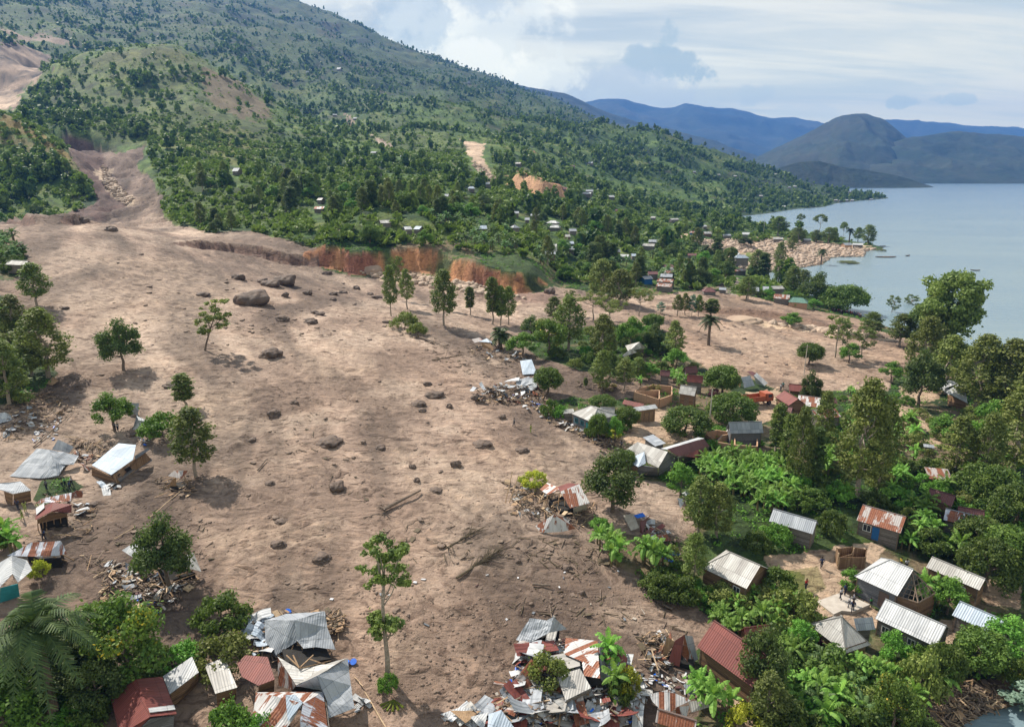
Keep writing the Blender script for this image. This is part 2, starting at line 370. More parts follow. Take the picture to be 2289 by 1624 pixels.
def roofmat(name, c1, c2, rust=0., stripe=0., rustc=(.16, .055, .03), rust2=(.25, .10, .055), metal=.12, rough=.62, sheet=.82, dirt=.35):
    """corrugated sheets laid side by side: u runs across the sheets, v up the slope, both in metres"""
    m, t, b = mat(name, rough)
    uv = t.n('ShaderNodeUVMap', uv_map='UVMap').outputs[0]
    s = t.n('ShaderNodeSeparateXYZ'); t.set(s.inputs[0], uv); u, v = s.outputs[0], s.outputs[1]
    oi = t.n('ShaderNodeObjectInfo').outputs['Random']
    iu = t.m('FLOOR', t.m('DIVIDE', u, sheet)); iv = t.m('FLOOR', t.m('DIVIDE', v, 2.35))
    wn = t.n('ShaderNodeTexWhiteNoise', noise_dimensions='3D'); cb = t.n('ShaderNodeCombineXYZ')
    t.set(cb.inputs[0], iu); t.set(cb.inputs[1], iv); t.set(cb.inputs[2], t.m('MULTIPLY', oi, 37.)); t.set(wn.inputs[0], cb.outputs[0])
    r = wn.outputs['Value']; c3 = t.n('ShaderNodeCombineXYZ'); t.set(c3.inputs[0], u); t.set(c3.inputs[1], v); t.set(c3.inputs[2], t.m('MULTIPLY', oi, 20.))
    nz = t.noise(t.mapping(c3.outputs[0], sc_=(1.2, .35, 1)), 1.3, 6, .65); fine = t.noise(c3.outputs[0], 5., 4, .6)
    c = t.mix(t.map(r, .15, .95, 0, 1, False), c1, c2)
    c = t.mix(t.m('MULTIPLY', t.map(nz, .35, .75), dirt), c, tuple(x * .5 for x in c1))
    if rust or stripe:
        f = t.map(t.m('ADD', nz, t.m('MULTIPLY', t.m('SUBTRACT', r, .5), stripe)), .58 - rust * .3, .66 - rust * .3)
        c = t.mix(f, c, t.mix(t.map(fine, .3, .7), rustc, rust2))
    seam = t.m('LESS_THAN', t.m('ABSOLUTE', t.m('SUBTRACT', t.m('FRACT', t.m('DIVIDE', v, 2.35)), .5)), .487)
    c = t.mix(t.m('MULTIPLY', t.m('SUBTRACT', 1., seam), .55), c, tuple(x * .35 for x in c1))
    su = t.m('GREATER_THAN', t.m('ABSOLUTE', t.m('SUBTRACT', t.m('FRACT', t.m('DIVIDE', u, sheet)), .5)), .46)
    c = t.mix(t.m('MULTIPLY', su, .35), c, tuple(x * .4 for x in c1))
    t.set(b.inputs['Base Color'], c); b.inputs['Metallic'].default_value = metal
    w = t.m('SINE', t.m('MULTIPLY', u, 2 * math.pi / .26))
    bumpn(t, b, t.m('ADD', w, t.m('MULTIPLY', fine, 1.5)), .5, .025)
    return m
def plankmat(name, c1, c2, ph=.22, vertical=False):
    m, t, b = mat(name, .9); tc = t.n('ShaderNodeTexCoord').outputs['Object']
    s = t.n('ShaderNodeSeparateXYZ'); t.set(s.inputs[0], tc)
    q = t.m('ADD', s.outputs[0], s.outputs[1]) if vertical else s.outputs[2]
    i = t.m('FLOOR', t.m('DIVIDE', q, ph)); wn = t.n('ShaderNodeTexWhiteNoise', noise_dimensions='1D'); t.set(wn.inputs['W'], i)
    n = t.noise(t.mapping(tc, sc_=(1, 1, 5)), 2.5, 5, .65)
    c = t.mix(wn.outputs['Value'], c1, c2); c = t.mix(t.map(n, .45, .8), c, tuple(x * .45 for x in c1))
    gap = t.m('GREATER_THAN', t.m('ABSOLUTE', t.m('SUBTRACT', t.m('FRACT', t.m('DIVIDE', q, ph)), .5)), .44)
    c = t.mix(t.m('MULTIPLY', gap, .75), c, (.012, .01, .008))
    t.set(b.inputs['Base Color'], c); bumpn(t, b, t.m('SUBTRACT', n, gap), .5, .04); return m
def brickmat(name, c1, c2, c3=(.2, .17, .14)):
    m, t, b = mat(name, .9); tc = t.n('ShaderNodeTexCoord').outputs['Object']
    s = t.n('ShaderNodeSeparateXYZ'); t.set(s.inputs[0], tc)
    cb = t.n('ShaderNodeCombineXYZ'); t.set(cb.inputs[0], t.m('ADD', s.outputs[0], s.outputs[1])); t.set(cb.inputs[1], s.outputs[2])
    br = t.n('ShaderNodeTexBrick'); t.set(br.inputs[0], cb.outputs[0])
    for i, cc in ((1, c1), (2, c2), (3, c3)): t.set(br.inputs[i], cc)
    br.inputs['Scale'].default_value = 1.6; br.inputs['Mortar Size'].default_value = .02
    n = t.noise(tc, 2., 4)
    t.set(b.inputs['Base Color'], t.mix(t.m('MULTIPLY', n, .5), br.outputs[0], tuple(x * .6 for x in c1))); bumpn(t, b, n, .4, .05); return m
M = {}
M['grey'] = roofmat('weathered_zinc', (.26, .285, .32), (.36, .385, .42), dirt=.4)
M['blue'] = roofmat('new_zinc', (.32, .385, .46), (.40, .46, .54), 0, metal=.2, dirt=.3)
M['white'] = roofmat('bright_zinc', (.40, .415, .435), (.54, .55, .56), dirt=.5)
M['beige'] = roofmat('dull_zinc', (.31, .30, .285), (.48, .475, .46), dirt=.5)
M['red'] = roofmat('red_painted_sheet', (.145, .042, .036), (.19, .056, .046), 0, metal=.05, rough=.6, dirt=.25)
M['maroon'] = roofmat('maroon_sheet', (.12, .05, .05), (.15, .062, .06), 0, metal=.05, rough=.55, dirt=.2)
M['rust'] = roofmat('rusty_sheet', (.36, .33, .32), (.44, .41, .4), .55, .35, metal=.1, rough=.7)
M['stripe'] = roofmat('rust_striped_sheet', (.48, .47, .47), (.56, .56, .57), .32, .55, metal=.2, rough=.6, sheet=.55)
M['patch'] = roofmat('patchy_rusted_sheet', (.42, .44, .50), (.5, .52, .58), .42, .25, metal=.2, rough=.6, sheet=.9)
M['green'] = roofmat('green_painted_sheet', (.10, .20, .16), (.13, .25, .20), 0, metal=.1, rough=.5, dirt=.2)
M['plank'] = plankmat('weathered_plank', (.13, .115, .10), (.22, .20, .18))
M['brownplank'] = plankmat('brown_plank', (.13, .08, .05), (.26, .16, .09))
M['greyplank'] = plankmat('blue_grey_plank', (.12, .125, .14), (.21, .215, .23))
M['vplank'] = plankmat('upright_plank', (.17, .10, .06), (.30, .20, .12), .2, True)
M['brick'] = brickmat('mud_brick', (.44, .26, .16), (.52, .33, .21))
M['plaster'] = plain('faded_plaster', (.42, .38, .33), (.3, .26, .22), 1.5)
M['concrete'] = plain('cast_slab', (.46, .42, .37), (.36, .32, .28), 1.2, bump=.2)
M['wood'] = plain('raw_timber', (.36, .24, .14), (.22, .14, .085), 6, streak=(1, 1, .3))
M['timber'] = plain('old_timber', (.20, .15, .11), (.11, .08, .06), 4)
M['pale_wood'] = plain('pale_timber', (.5, .37, .24), (.38, .27, .17), 4)
M['dark'] = plain('painted_inside_shade', (.02, .018, .016), (.012, .011, .01))  # near-black colour that stands in for shade inside wrecks and openings
M['teal'] = plain('turquoise_paint', (.03, .24, .27), (.025, .19, .22)); M['bluep'] = plain('blue_paint', (.02, .12, .32), (.02, .10, .26))
M['whitep'] = plain('white_paint', (.7, .7, .68), (.55, .54, .5)); M['cloth'] = plain('litter_cloth', (.62, .62, .64), (.4, .4, .42))
M['tarp'] = plain('blue_tarpaulin', (.01, .13, .62), (.01, .09, .45), rough=.4)
M['orange'] = plain('orange_truck_paint', (.40, .12, .06), (.32, .09, .05), rough=.45, bump=.05)
M['tyre'] = plain('tyre_rubber', (.02, .02, .02)); M['steel'] = plain('steel', (.3, .3, .32), rough=.4, metal=.6)
M['glass'] = plain('window_glass', (.05, .06, .07), (.03, .035, .04), rough=.15)
M['rock'] = plain('muddy_boulder', (.15, .108, .085), (.06, .045, .037), 1.8, bump=.9)
M['tanrock'] = plain('pale_boulder', (.40, .30, .22), (.27, .19, .14), .35, bump=.8)
M['palerock'] = plain('pale_rubble', (.46, .36, .28), (.27, .2, .15), .7, bump=.6)
M['bark'] = plain('bark', (.17, .13, .10), (.09, .07, .055), 5); M['palebark'] = plain('pale_bark', (.33, .28, .23), (.2, .165, .135), 4)
M['bananastem'] = plain('banana_stem', (.13, .13, .06), (.16, .10, .05), 3)
M['clod'] = plain('mud_clod', (.20, .145, .11), (.12, .088, .07), 1.2, bump=.8)
M['dry'] = plain('dry_brush', (.11, .085, .05), (.07, .055, .035), 3)
M['skin'] = plain('skin', (.06, .032, .02), (.05, .028, .018)); M['hair'] = plain('hair', (.008, .007, .006))
for k, c in dict(sh_white=(.6, .6, .62), sh_blue=(.03, .06, .16), sh_red=(.45, .03, .03), sh_green=(.04, .3, .08), sh_lime=(.35, .42, .12), sh_grey=(.2, .21, .24), sh_yellow=(.55, .4, .04), trousers=(.025, .03, .05), skirt=(.12, .05, .06)).items():
    M[k] = plain(k, c)
L_ = {}
L_['mango'] = leafmat('mango_leaves', (.020, .042, .008), (.082, .118, .022))
L_['euc'] = leafmat('eucalyptus_leaves', (.034, .054, .016), (.120, .148, .038))
L_['grev'] = leafmat('olive_leaves', (.045, .060, .018), (.150, .170, .045))
L_['dark'] = leafmat('dark_leaves', (.018, .034, .011), (.066, .088, .026))
L_['bright'] = leafmat('bright_leaves', (.035, .085, .012), (.10, .20, .03))
L_['yellow'] = leafmat('yellow_green_leaves', (.10, .12, .012), (.30, .29, .03))
L_['flower'] = leafmat('flowering_leaves', (.03, .06, .012), (.09, .12, .02), (.5, .33, .02))
L_['bluegum'] = leafmat('blue_green_leaves', (.06, .10, .085), (.16, .22, .20))
L_['purple'] = leafmat('purple_leaves', (.06, .012, .035), (.16, .03, .08))
L_['palm'] = leafmat('palm_leaflets', (.014, .026, .008), (.050, .068, .020), trans=.12)
L_['banana'] = leafmat('banana_leaves', (.05, .115, .018), (.15, .26, .05), trans=.35)
L_['bananad'] = leafmat('dull_banana_leaves', (.035, .075, .025), (.11, .17, .07), trans=.3)
L_['dry'] = leafmat('dry_leaves', (.10, .075, .04), (.22, .17, .09))
L_['far'] = leafmat('hillside_leaves', (.022, .046, .012), (.115, .150, .032), var=0.)

# ---------------------------------------------------------------- terrain sheet
def terrain():
    Y = [30.]
    while Y[-1] < 6500:
        y = Y[-1]; Y.append(y + 1 / (22000 / y ** 2 + 85 / y + 1e-4))
    Y = np.array(Y); A = np.linspace(-1.12, 1.12, 1060)
    yy, aa = np.meshgrid(Y, A, indexing='ij'); xx = aa * yy; x = xx.ravel(); y = yy.ravel()
    z, mud, face, fk, inl, dd, u, v = land(x, y, True)
    nr, nc = len(Y), len(A); a = x / y; L = np.log(y)
    # ground colour by what covers it
    def cc(*c): return np.array(c)
    C = np.zeros((len(x), 3))
    n1 = fbm(a, L, 14, 4, 301); n2 = fbm(a, L, 38, 4, 333); n3 = fbm(a, L, 90, 3, 377); nb = fbm(a, L, 5, 3, 391)
    cell = _h(np.floor((a + .02 * n2) * 46).astype(np.int64), np.floor((L + .03 * n1) * 34).astype(np.int64), 55)   # small fields
    g = cc(.070, .115, .028) + 0 * C
    w = smooth(n1 + .5 * n3, -.25, .35)[:, None]; g = g * (1 - w) + cc(.13, .17, .042) * w
    w = (smooth(n2 + .4 * nb, .12, .42) * .8)[:, None]; g = g * (1 - w) + cc(.21, .20, .07) * w
    w = smooth(-n2 - .3 * n1, .05, .4)[:, None]; g = g * (1 - w) + cc(.034, .066, .02) * w
    fld = ((cell > .80) & (y > 380))[:, None]; g = np.where(fld, g * .45 + cc(.14, .19, .06) * .55, g)
    fld = ((cell < .06) & (y > 380))[:, None]; g = np.where(fld, g * .5 + cc(.15, .10, .075) * .5, g)
    C[:] = g * cc(.88, 1.10, .80)
    nw = fbm(x, y, .05, 4, 410); nf = fbm(x, y, .6, 3, 415)
    nearg = (y < 300)
    gl = cc(.055, .095, .025) * (1 + .5 * nf[:, None]); dirt = cc(.24, .165, .115)
    wn_ = smooth(nw + .4 * nf, .02, .35)[:, None] * .75
    C = np.where(nearg[:, None], gl * (1 - wn_) + dirt * wn_, C)
    # the mud sheet: pale dried crust, darker wet ground towards the near end
    m1 = fbm(x + 14 * vn(x * .03, y * .03, 2), y, .045, 5, 501, .6); m2 = fbm(x * .6 + y * .3, y, .5, 4, 520)
    mc = cc(.282, .208, .163) + 0 * C
    w = smooth(m1 + .5 * m2, -.05, .35)[:, None] * .85; mc = mc * (1 - w) + cc(.375, .290, .230) * w
    w = smooth(-m1 + .5 * m2, .05, .4)[:, None] * .6; mc = mc * (1 - w) + cc(.150, .106, .083) * w
    w = smooth(y, 105, 60)[:, None] * .3; mc = mc * (1 - w) + cc(.19, .130, .094) * (1 + .6 * m2[:, None]) * w
    w = smooth(u, 1280, 1700)[:, None] * smooth(v, 900, 800)[:, None]; mc = mc * (1 - w * .6) + cc(.36, .25, .18) * w * .6
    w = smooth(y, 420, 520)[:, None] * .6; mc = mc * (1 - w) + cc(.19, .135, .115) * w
    fl = fbm(x * .9 + y * .4 + 22 * vn(x * .018, y * .018, 12), (y * .9 - x * .4) * .16, .11, 5, 540, .6)       # long lobes down the line of flow
    mc = mc * (1 + .75 * fl)[:, None]; w = smooth(fl, -.12, -.3)[:, None] * .3; mc = mc * (1 - w) + cc(.15, .112, .09) * w
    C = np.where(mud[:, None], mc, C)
    w = (mud & (y > 400))[:, None] * smooth(n3 + .5 * n2, -.1, .35)[:, None] * .6; C = C * (1 - w) + cc(.14, .10, .085) * w
    nu = u + 10 * n3 + 14 * n2; nv = v + 7 * n3 + 8 * n2
    def paint(poly, colr, y0=0, y1=9e9, var=.25, seed=1, amt=1.):
        k = inpoly(nu, nv, poly) & (y > y0) & (y < y1)
        C[k] = C[k] * (1 - amt) + amt * np.array(colr) * (1 + var * 2 * fbm(x[k] * 1., y[k] * 1., 40. / max(y0, 80), 4, seed))[:, None]
    paint([(0,72),(80,75),(150,92),(165,105),(120,100),(0,92)], (.30,.225,.165), 1100, 2600)
    paint([(-300,108),(60,108),(110,128),(115,150),(80,190),(48,205),(40,250),(-300,250)], (.25,.185,.14), 700, 2600, .9)
    paint([(-300,190),(30,200),(45,225),(20,250),(-300,255)], (.42,.32,.24), 700, 2600, .6)
    paint([(225,360),(250,368),(243,392),(262,410),(298,445),(285,460),(255,440),(232,420),(205,375)], (.56,.44,.33), 380, 760, .55)   # pale stream bed
    paint([(150,310),(215,325),(235,360),(205,370),(235,420),(280,452),(265,470),(180,492),(140,490),(215,440),(190,400)], (.155,.10,.085), 380, 760, .4)
    paint([(1640,395),(1720,372),(1850,395),(1990,425),(1990,452),(1700,480),(1620,470)], (.045,.085,.03), 700, 1900, .5)
    paint([(0,300),(40,315),(100,330),(150,345),(185,400),(150,385),(100,350),(0,330)], (.16,.15,.06), 380, 620)
    paint([(0,255),(60,285),(130,325),(170,370),(120,345),(60,310),(0,290)], (.23,.175,.06), 380, 640)
    paint([(60,200),(180,125),(340,105),(450,140),(615,265),(620,330),(420,400),(330,330),(240,330)], (.125,.155,.045), 680, 1250, .5, amt=.65)
    paint([(460,165),(540,190),(615,260),(600,280),(540,275),(480,240),(450,210)], (.15,.12,.065), 700, 1250)
    paint([(180,130),(300,112),(400,120),(430,150),(330,135),(200,155)], (.14,.15,.055), 700, 1250, amt=.7)
    paint([(420,285),(480,290),(560,300),(600,340),(540,380),(420,350),(340,335)], (.19,.20,.05), 500, 900, amt=.8)
    paint([(380,350),(470,330),(520,420),(640,420),(700,470),(600,500),(420,500),(370,490),(375,420)], (.10,.14,.035), 300, 700, amt=.6)
    paint([(780,280),(900,280),(1010,310),(1040,350),(900,340),(800,320)], (.13,.17,.045), 700, 1600, amt=.7)
    paint([(1035,318),(1055,322),(1088,325),(1078,345),(1085,370),(1115,395),(1112,408),(1085,405),(1060,370),(1045,345)], (.48,.36,.26), 600, 1500, .4)
    paint([(830,312),(870,318),(905,335),(925,345),(905,352),(870,335)], (.42,.33,.27), 600, 1500, .4)
    paint([(770,265),(785,270),(795,290),(780,292)], (.3,.22,.18), 600, 1600, .4)
    paint([(1130,388),(1160,384),(1200,396),(1240,420),(1272,448),(1240,452),(1200,430),(1160,412),(1135,405)], (.50,.29,.17), 500, 1500, .35)
    paint([(1180,330),(1196,332),(1196,350),(1182,348)], (.40,.18,.12), 600, 1600)
    paint([(700,530),(860,535),(1000,545),(1100,570),(1230,608),(1240,625),(1100,590),(960,560),(760,545)], (.13,.18,.035), 280, 360, amt=.85)
    paint([(800,605),(860,608),(1000,618),(1085,640),(1180,668),(1150,680),(1040,655),(960,640),(850,622)], (.50,.38,.28), 230, 330, .5)          # pale river boulders
    paint([(1000,640),(1100,655),(1210,650),(1300,690),(1170,672),(1080,668)], (.22,.15,.12), 230, 330, .4)
    paint([(1470,508),(1530,510),(1560,530),(1700,530),(1760,535),(1860,545),(1960,553),(1930,575),(1860,580),(1800,600),(1716,612),(1650,600),(1690,565),(1620,570),(1560,545),(1480,520)], (.50,.37,.27), 400, 800, .6)
    paint([(1590,600),(1640,600),(1660,640),(1640,660),(1610,650)], (.27,.22,.2), 200, 700)
    paint([(1480,672),(1640,690),(1800,700),(1900,715),(2000,745),(2000,765),(1860,745),(1700,712),(1560,700)], (.23,.155,.115), 180, 330, .5, amt=.8)
    paint([(1700,716),(1760,722),(1860,732),(1990,752),(2020,765),(1900,750),(1800,740),(1700,726)], (.52,.40,.29), 180, 330, .5)
    def soft(q, colr, amt):
        q = np.array(q, float); b0, b1 = q.min(0) - 60, q.max(0) + 60
        k = np.where((u > b0[0]) & (u < b1[0]) & (v > b0[1]) & (v < b1[1]) & mud & (y < 330))[0]
        if not len(k): return
        d, _ = pdist(u[k], v[k], q, True); ins = inpoly(u[k], v[k], q); sd = np.where(ins, d, -d) + 70 * nw[k] + 26 * nf[k]
        w = (amt * smooth(sd, -22, 26) * (1 + 1.2 * nf[k]).clip(0, 1.3)).clip(0, 1)[:, None]; C[k] = C[k] * (1 - w) + np.array(colr) * (1 + .4 * nf[k])[:, None] * w
    dk, lt = (.125, .088, .070), (.42, .32, .245)
    for q in ([(455,1085),(560,1080),(610,1130),(570,1175),(480,1160)], [(560,840),(600,830),(640,960),(700,1050),(860,1120),(820,1135),(660,1060),(590,960)], [(925,1330),(950,1340),(955,1440),(940,1500),(880,1510),(930,1470)], [(870,1470),(930,1490),(915,1505),(865,1490)],
              [(1160,1140),(1330,1180),(1400,1290),(1260,1300),(1180,1240)], [(150,840),(290,830),(250,880),(160,890)], [(180,1240),(470,1270),(430,1400),(240,1420)], [(1110,1440),(1460,1420),(1500,1624),(1050,1624)], [(540,1370),(800,1360),(820,1600),(560,1600)],
              [(560,690),(640,700),(640,730),(570,730)], [(180,750),(330,740),(420,760),(300,780)], [(960,780),(1180,790),(1170,860),(1000,840)], [(1200,870),(1400,960),(1380,1010),(1180,920)], [(20,860),(160,860),(170,980),(0,1000)], [(700,1230),(880,1220),(900,1300),(720,1300)], [(900,1440),(1100,1420),(1060,1580),(860,1560)]):
        soft(q, dk, .2)
    for q in ([(200,590),(400,600),(560,700),(400,740),(230,700)], [(880,1010),(1280,1020),(1260,1090),(1000,1150),(880,1100)], [(800,1380),(940,1390),(940,1470),(880,1500),(820,1480)], [(420,850),(560,860),(560,1000),(430,1000)], [(460,1190),(760,1160),(700,1220),(520,1250)], [(640,740),(860,760),(840,830),(680,820)],
              [(1560,720),(1900,770),(1960,820),(1800,850),(1600,810)], [(1360,1360),(1560,1370),(1540,1420),(1400,1410)]):
        soft(q, lt, .4)
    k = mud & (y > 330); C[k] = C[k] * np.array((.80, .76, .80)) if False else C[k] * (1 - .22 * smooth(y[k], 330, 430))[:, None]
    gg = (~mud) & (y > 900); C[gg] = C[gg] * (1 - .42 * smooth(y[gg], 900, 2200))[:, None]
    # yards, lanes and slab surroundings in the village
    for pl in ([(1375,1000),(1420,945),(1470,915),(1545,905),(1580,950),(1560,990),(1480,985),(1400,1010)], [(1650,880),(1740,870),(1740,930),(1700,940),(1640,905)],
               [(1700,1232),(1860,1205),(1950,1190),(1985,1205),(1965,1235),(1990,1290),(1900,1290),(1830,1262),(1720,1250)],
               [(1790,1250),(1860,1248),(1950,1330),(2000,1370),(1900,1390),(1800,1330)], [(2030,1370),(2160,1350),(2220,1420),(2120,1460),(2080,1455)],
               [(1640,1500),(1700,1420),(1790,1420),(1780,1520),(1730,1600),(1650,1640)], [(1990,900),(2060,900),(2120,960),(2100,1010),(2020,960)],
               [(2150,1260),(2288,1280),(2288,1330),(2220,1320)], [(2000,860),(2100,860),(2100,890),(2020,900)]):
        k = inpoly(u + 16 * nw, v + 12 * nf, pl) & (y < 300); C[k] = np.array((.46, .34, .245)) * (1 + .3 * nf[k])[:, None]
    k = inpoly(u, v, [(1990,1530),(2060,1505),(2300,1490),(2300,1700),(1990,1700)]) & (y < 120); C[k] = np.array((.15, .095, .06)) * (1 + .6 * nf[k])[:, None]
    k = inpoly(u, v, [(1740,1260),(1830,1245),(1850,1290),(1790,1320),(1730,1290)]) & (y < 300); C[k] = C[k] * .4 + .6 * np.array((.16, .16, .05))
    # bank faces
    FC = {'orange': (.47, .235, .115), 'dark': (.16, .10, .078), 'tan': (.50, .30, .18), 'brown': (.20, .13, .095)}
    st = .7 * fbm(a * 300, L * 300, .5, 4, 700, .65) + .5 * fbm(a * 200, L * 10, 1., 3, 702); st2 = fbm(x, y, .08, 3, 720)
    for k, (ln, h, w_, dec, f) in enumerate(BANKS):
        m = fk == k + 1; q = (1 + .5 * st[m])[:, None]; c0 = np.array(FC[f]) * q
        if f == 'orange':
            c0 = c0 * .9
            w = smooth(st2[m], -.1, .35)[:, None]; c0 = c0 * (1 - w) + np.array((.28, .12, .08)) * q * w
            w = smooth(-st2[m], .15, .4)[:, None]; c0 = c0 * (1 - w) + np.array((.10, .12, .04)) * w
        C[m] = c0
    # wet rim of the lake
    w = smooth(dd, 2.5, 0)[:, None] * (~inl)[:, None]; C = C * (1 - .45 * w)
    C[inl] = (.10, .09, .06)
    C = np.clip(C, .008, .8)
    i = np.arange(nr * nc).reshape(nr, nc)
    F = np.stack([i[:-1, :-1], i[:-1, 1:], i[1:, 1:], i[1:, :-1]], -1).reshape(-1, 4)
    m, t, b = mat('ground_cover', .92)
    tc = t.n('ShaderNodeTexCoord').outputs['Object']; ca = t.n('ShaderNodeAttribute', attribute_name='cover').outputs['Color']
    f1 = t.noise(t.mapping(tc, sc_=(1, 1, .4)), .55, 8, .68, .8); f2 = t.noise(tc, 3.2, 6, .7, .3); f3 = t.noise(tc, .045, 6, .7)
    sw = t.noise(t.mapping(tc, rot=(0, 0, R(38)), sc_=(.45, .95, 1)), .34, 8, .66, 3.6)      # flow streaks and swirls
    c = t.mix(t.map(f1, .3, .75, 0, .55), ca, t.mix(1., ca, (.52, .5, .48), 'MULTIPLY'))
    c = t.mix(t.map(sw, .50, .60, 0, .72), c, t.mix(1., c, (.50, .46, .44), 'MULTIPLY')); c = t.mix(t.map(sw, .45, .36, 0, .6), c, t.mix(1., c, (1.35, 1.28, 1.2), 'MULTIPLY'))
    c = t.mix(t.map(f2, .5, .75, 0, .55), c, t.mix(1., c, (.55, .53, .5), 'MULTIPLY'))
    c = t.mix(t.map(f3, .42, .7, 0, .4), c, t.mix(1., c, (1.28, 1.22, 1.15), 'MULTIPLY'))
    t.set(b.inputs['Base Color'], c)
    sg = t.n('ShaderNodeSeparateColor'); t.set(sg.inputs[0], ca); gr = t.map(t.m('SUBTRACT', sg.outputs[1], sg.outputs[0]), .004, .02)   # where plants cover the ground
    f4 = t.noise(tc, .11, 9, .74); f5 = t.noise(tc, .02, 9, .74, .5)
    c = t.mix(t.m('MULTIPLY', gr, t.map(f4, .46, .56, 0, .75)), c, t.mix(1., c, (.38, .46, .42), 'MULTIPLY'))
    c = t.mix(t.m('MULTIPLY', gr, t.map(f5, .48, .58, 0, .7)), c, t.mix(1., c, (.42, .52, .48), 'MULTIPLY'))
    c = t.mix(t.m('MULTIPLY', gr, t.map(f5, .44, .36, 0, .5)), c, t.mix(1., c, (1.5, 1.35, .9), 'MULTIPLY'))
    ng = t.m('SUBTRACT', 1., gr); pit = t.noise(t.mapping(tc, sc_=(.7, 1.2, 1)), .38, 3, .5, .4); pit2 = t.noise(tc, 1.25, 3, .5, .3)      # dark clots in the mud
    c = t.mix(t.m('MULTIPLY', ng, t.map(pit, .635, .675, 0, .62)), c, t.mix(1., c, (.40, .36, .34), 'MULTIPLY')); c = t.mix(t.m('MULTIPLY', ng, t.map(pit2, .64, .69, 0, .6)), c, t.mix(1., c, (.42, .38, .36), 'MULTIPLY'))
    t.set(b.inputs['Base Color'], c)
    bh = t.m('ADD', t.m('MULTIPLY', f1, 1.), t.m('ADD', t.m('MULTIPLY', f2, .35), t.m('ADD', t.m('MULTIPLY', sw, .5), t.m('MULTIPLY', t.map(pit, .6, .7), .5))))
    bumpn(t, b, bh, .8, .75)
    me = make('ground', np.stack([x, y, z], -1), F, m, smooth=True)
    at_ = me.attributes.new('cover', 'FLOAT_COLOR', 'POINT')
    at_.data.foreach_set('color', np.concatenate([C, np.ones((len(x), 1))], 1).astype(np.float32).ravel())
    tag(obj('ground', me), kind='structure')
    return dict(x=x, y=y, z=z, mud=mud, inl=inl, u=u, v=v, dd=dd, face=face, n1=n1, n2=n2, nr=nr, nc=nc)
G = terrain()
GA = G['x'][:G['nc']] / G['y'][:G['nc']]; GY = G['y'].reshape(G['nr'], G['nc'])[:, 0]; GZ = G['z'].reshape(G['nr'], G['nc'])
def _col(a):
    i = min(max((a - GA[0]) / (GA[1] - GA[0]), 0), len(GA) - 1.001); k = int(i); f = i - k
    return GZ[:, k] * (1 - f) + GZ[:, k + 1] * f
def tz(x, y): return float(np.interp(y, GY, _col(x / max(y, 1))))
def at(u, v):
    """point of the ground seen at (u, v), read from the finished ground sheet"""
    a, e = ray(u, v); c = _col(a); g = c - (CAMZ + e * GY)
    k = max(int(np.argmax(g > 0)), 1); t = g[k - 1] / (g[k - 1] - g[k] + 1e-9); t = min(max(t, 0), 1)
    if not (g > 0).any(): return at(u, v + 3)          # the line of sight passes over the crest: take the crest
    Y = GY[k - 1] + t * (GY[k] - GY[k - 1]); return Vector((a * Y, Y, float(c[k - 1] + t * (c[k] - c[k - 1]))))

# ---------------------------------------------------------------- lake
def lake():
    m, t, b = mat('lake_water', .16); tc = t.n('ShaderNodeTexCoord').outputs['Object']
    b.inputs['Specular IOR Level'].default_value = .6; b.inputs['IOR'].default_value = 1.33
    n = t.noise(t.mapping(tc, rot=(0, 0, R(20)), sc_=(.5, 1.6, 1)), .35, 6, .65, .3); n2 = t.noise(t.mapping(tc, sc_=(.25, 1, 1)), .012, 5, .6, .6)
    sx = t.n('ShaderNodeSeparateXYZ'); t.set(sx.inputs[0], tc)
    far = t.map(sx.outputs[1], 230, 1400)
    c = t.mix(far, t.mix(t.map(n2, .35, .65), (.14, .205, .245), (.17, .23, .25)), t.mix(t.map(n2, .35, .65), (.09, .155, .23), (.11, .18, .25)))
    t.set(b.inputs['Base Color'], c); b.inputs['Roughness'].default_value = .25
    bumpn(t, b, n, .35, .6)
    V = [(-300, -300, 0), (16000, -300, 0), (16000, 16000, 0), (-300, 16000, 0)]
    tag(obj('water', make('water', V, [(0, 1, 2, 3)], m)), kind='structure')
lake()

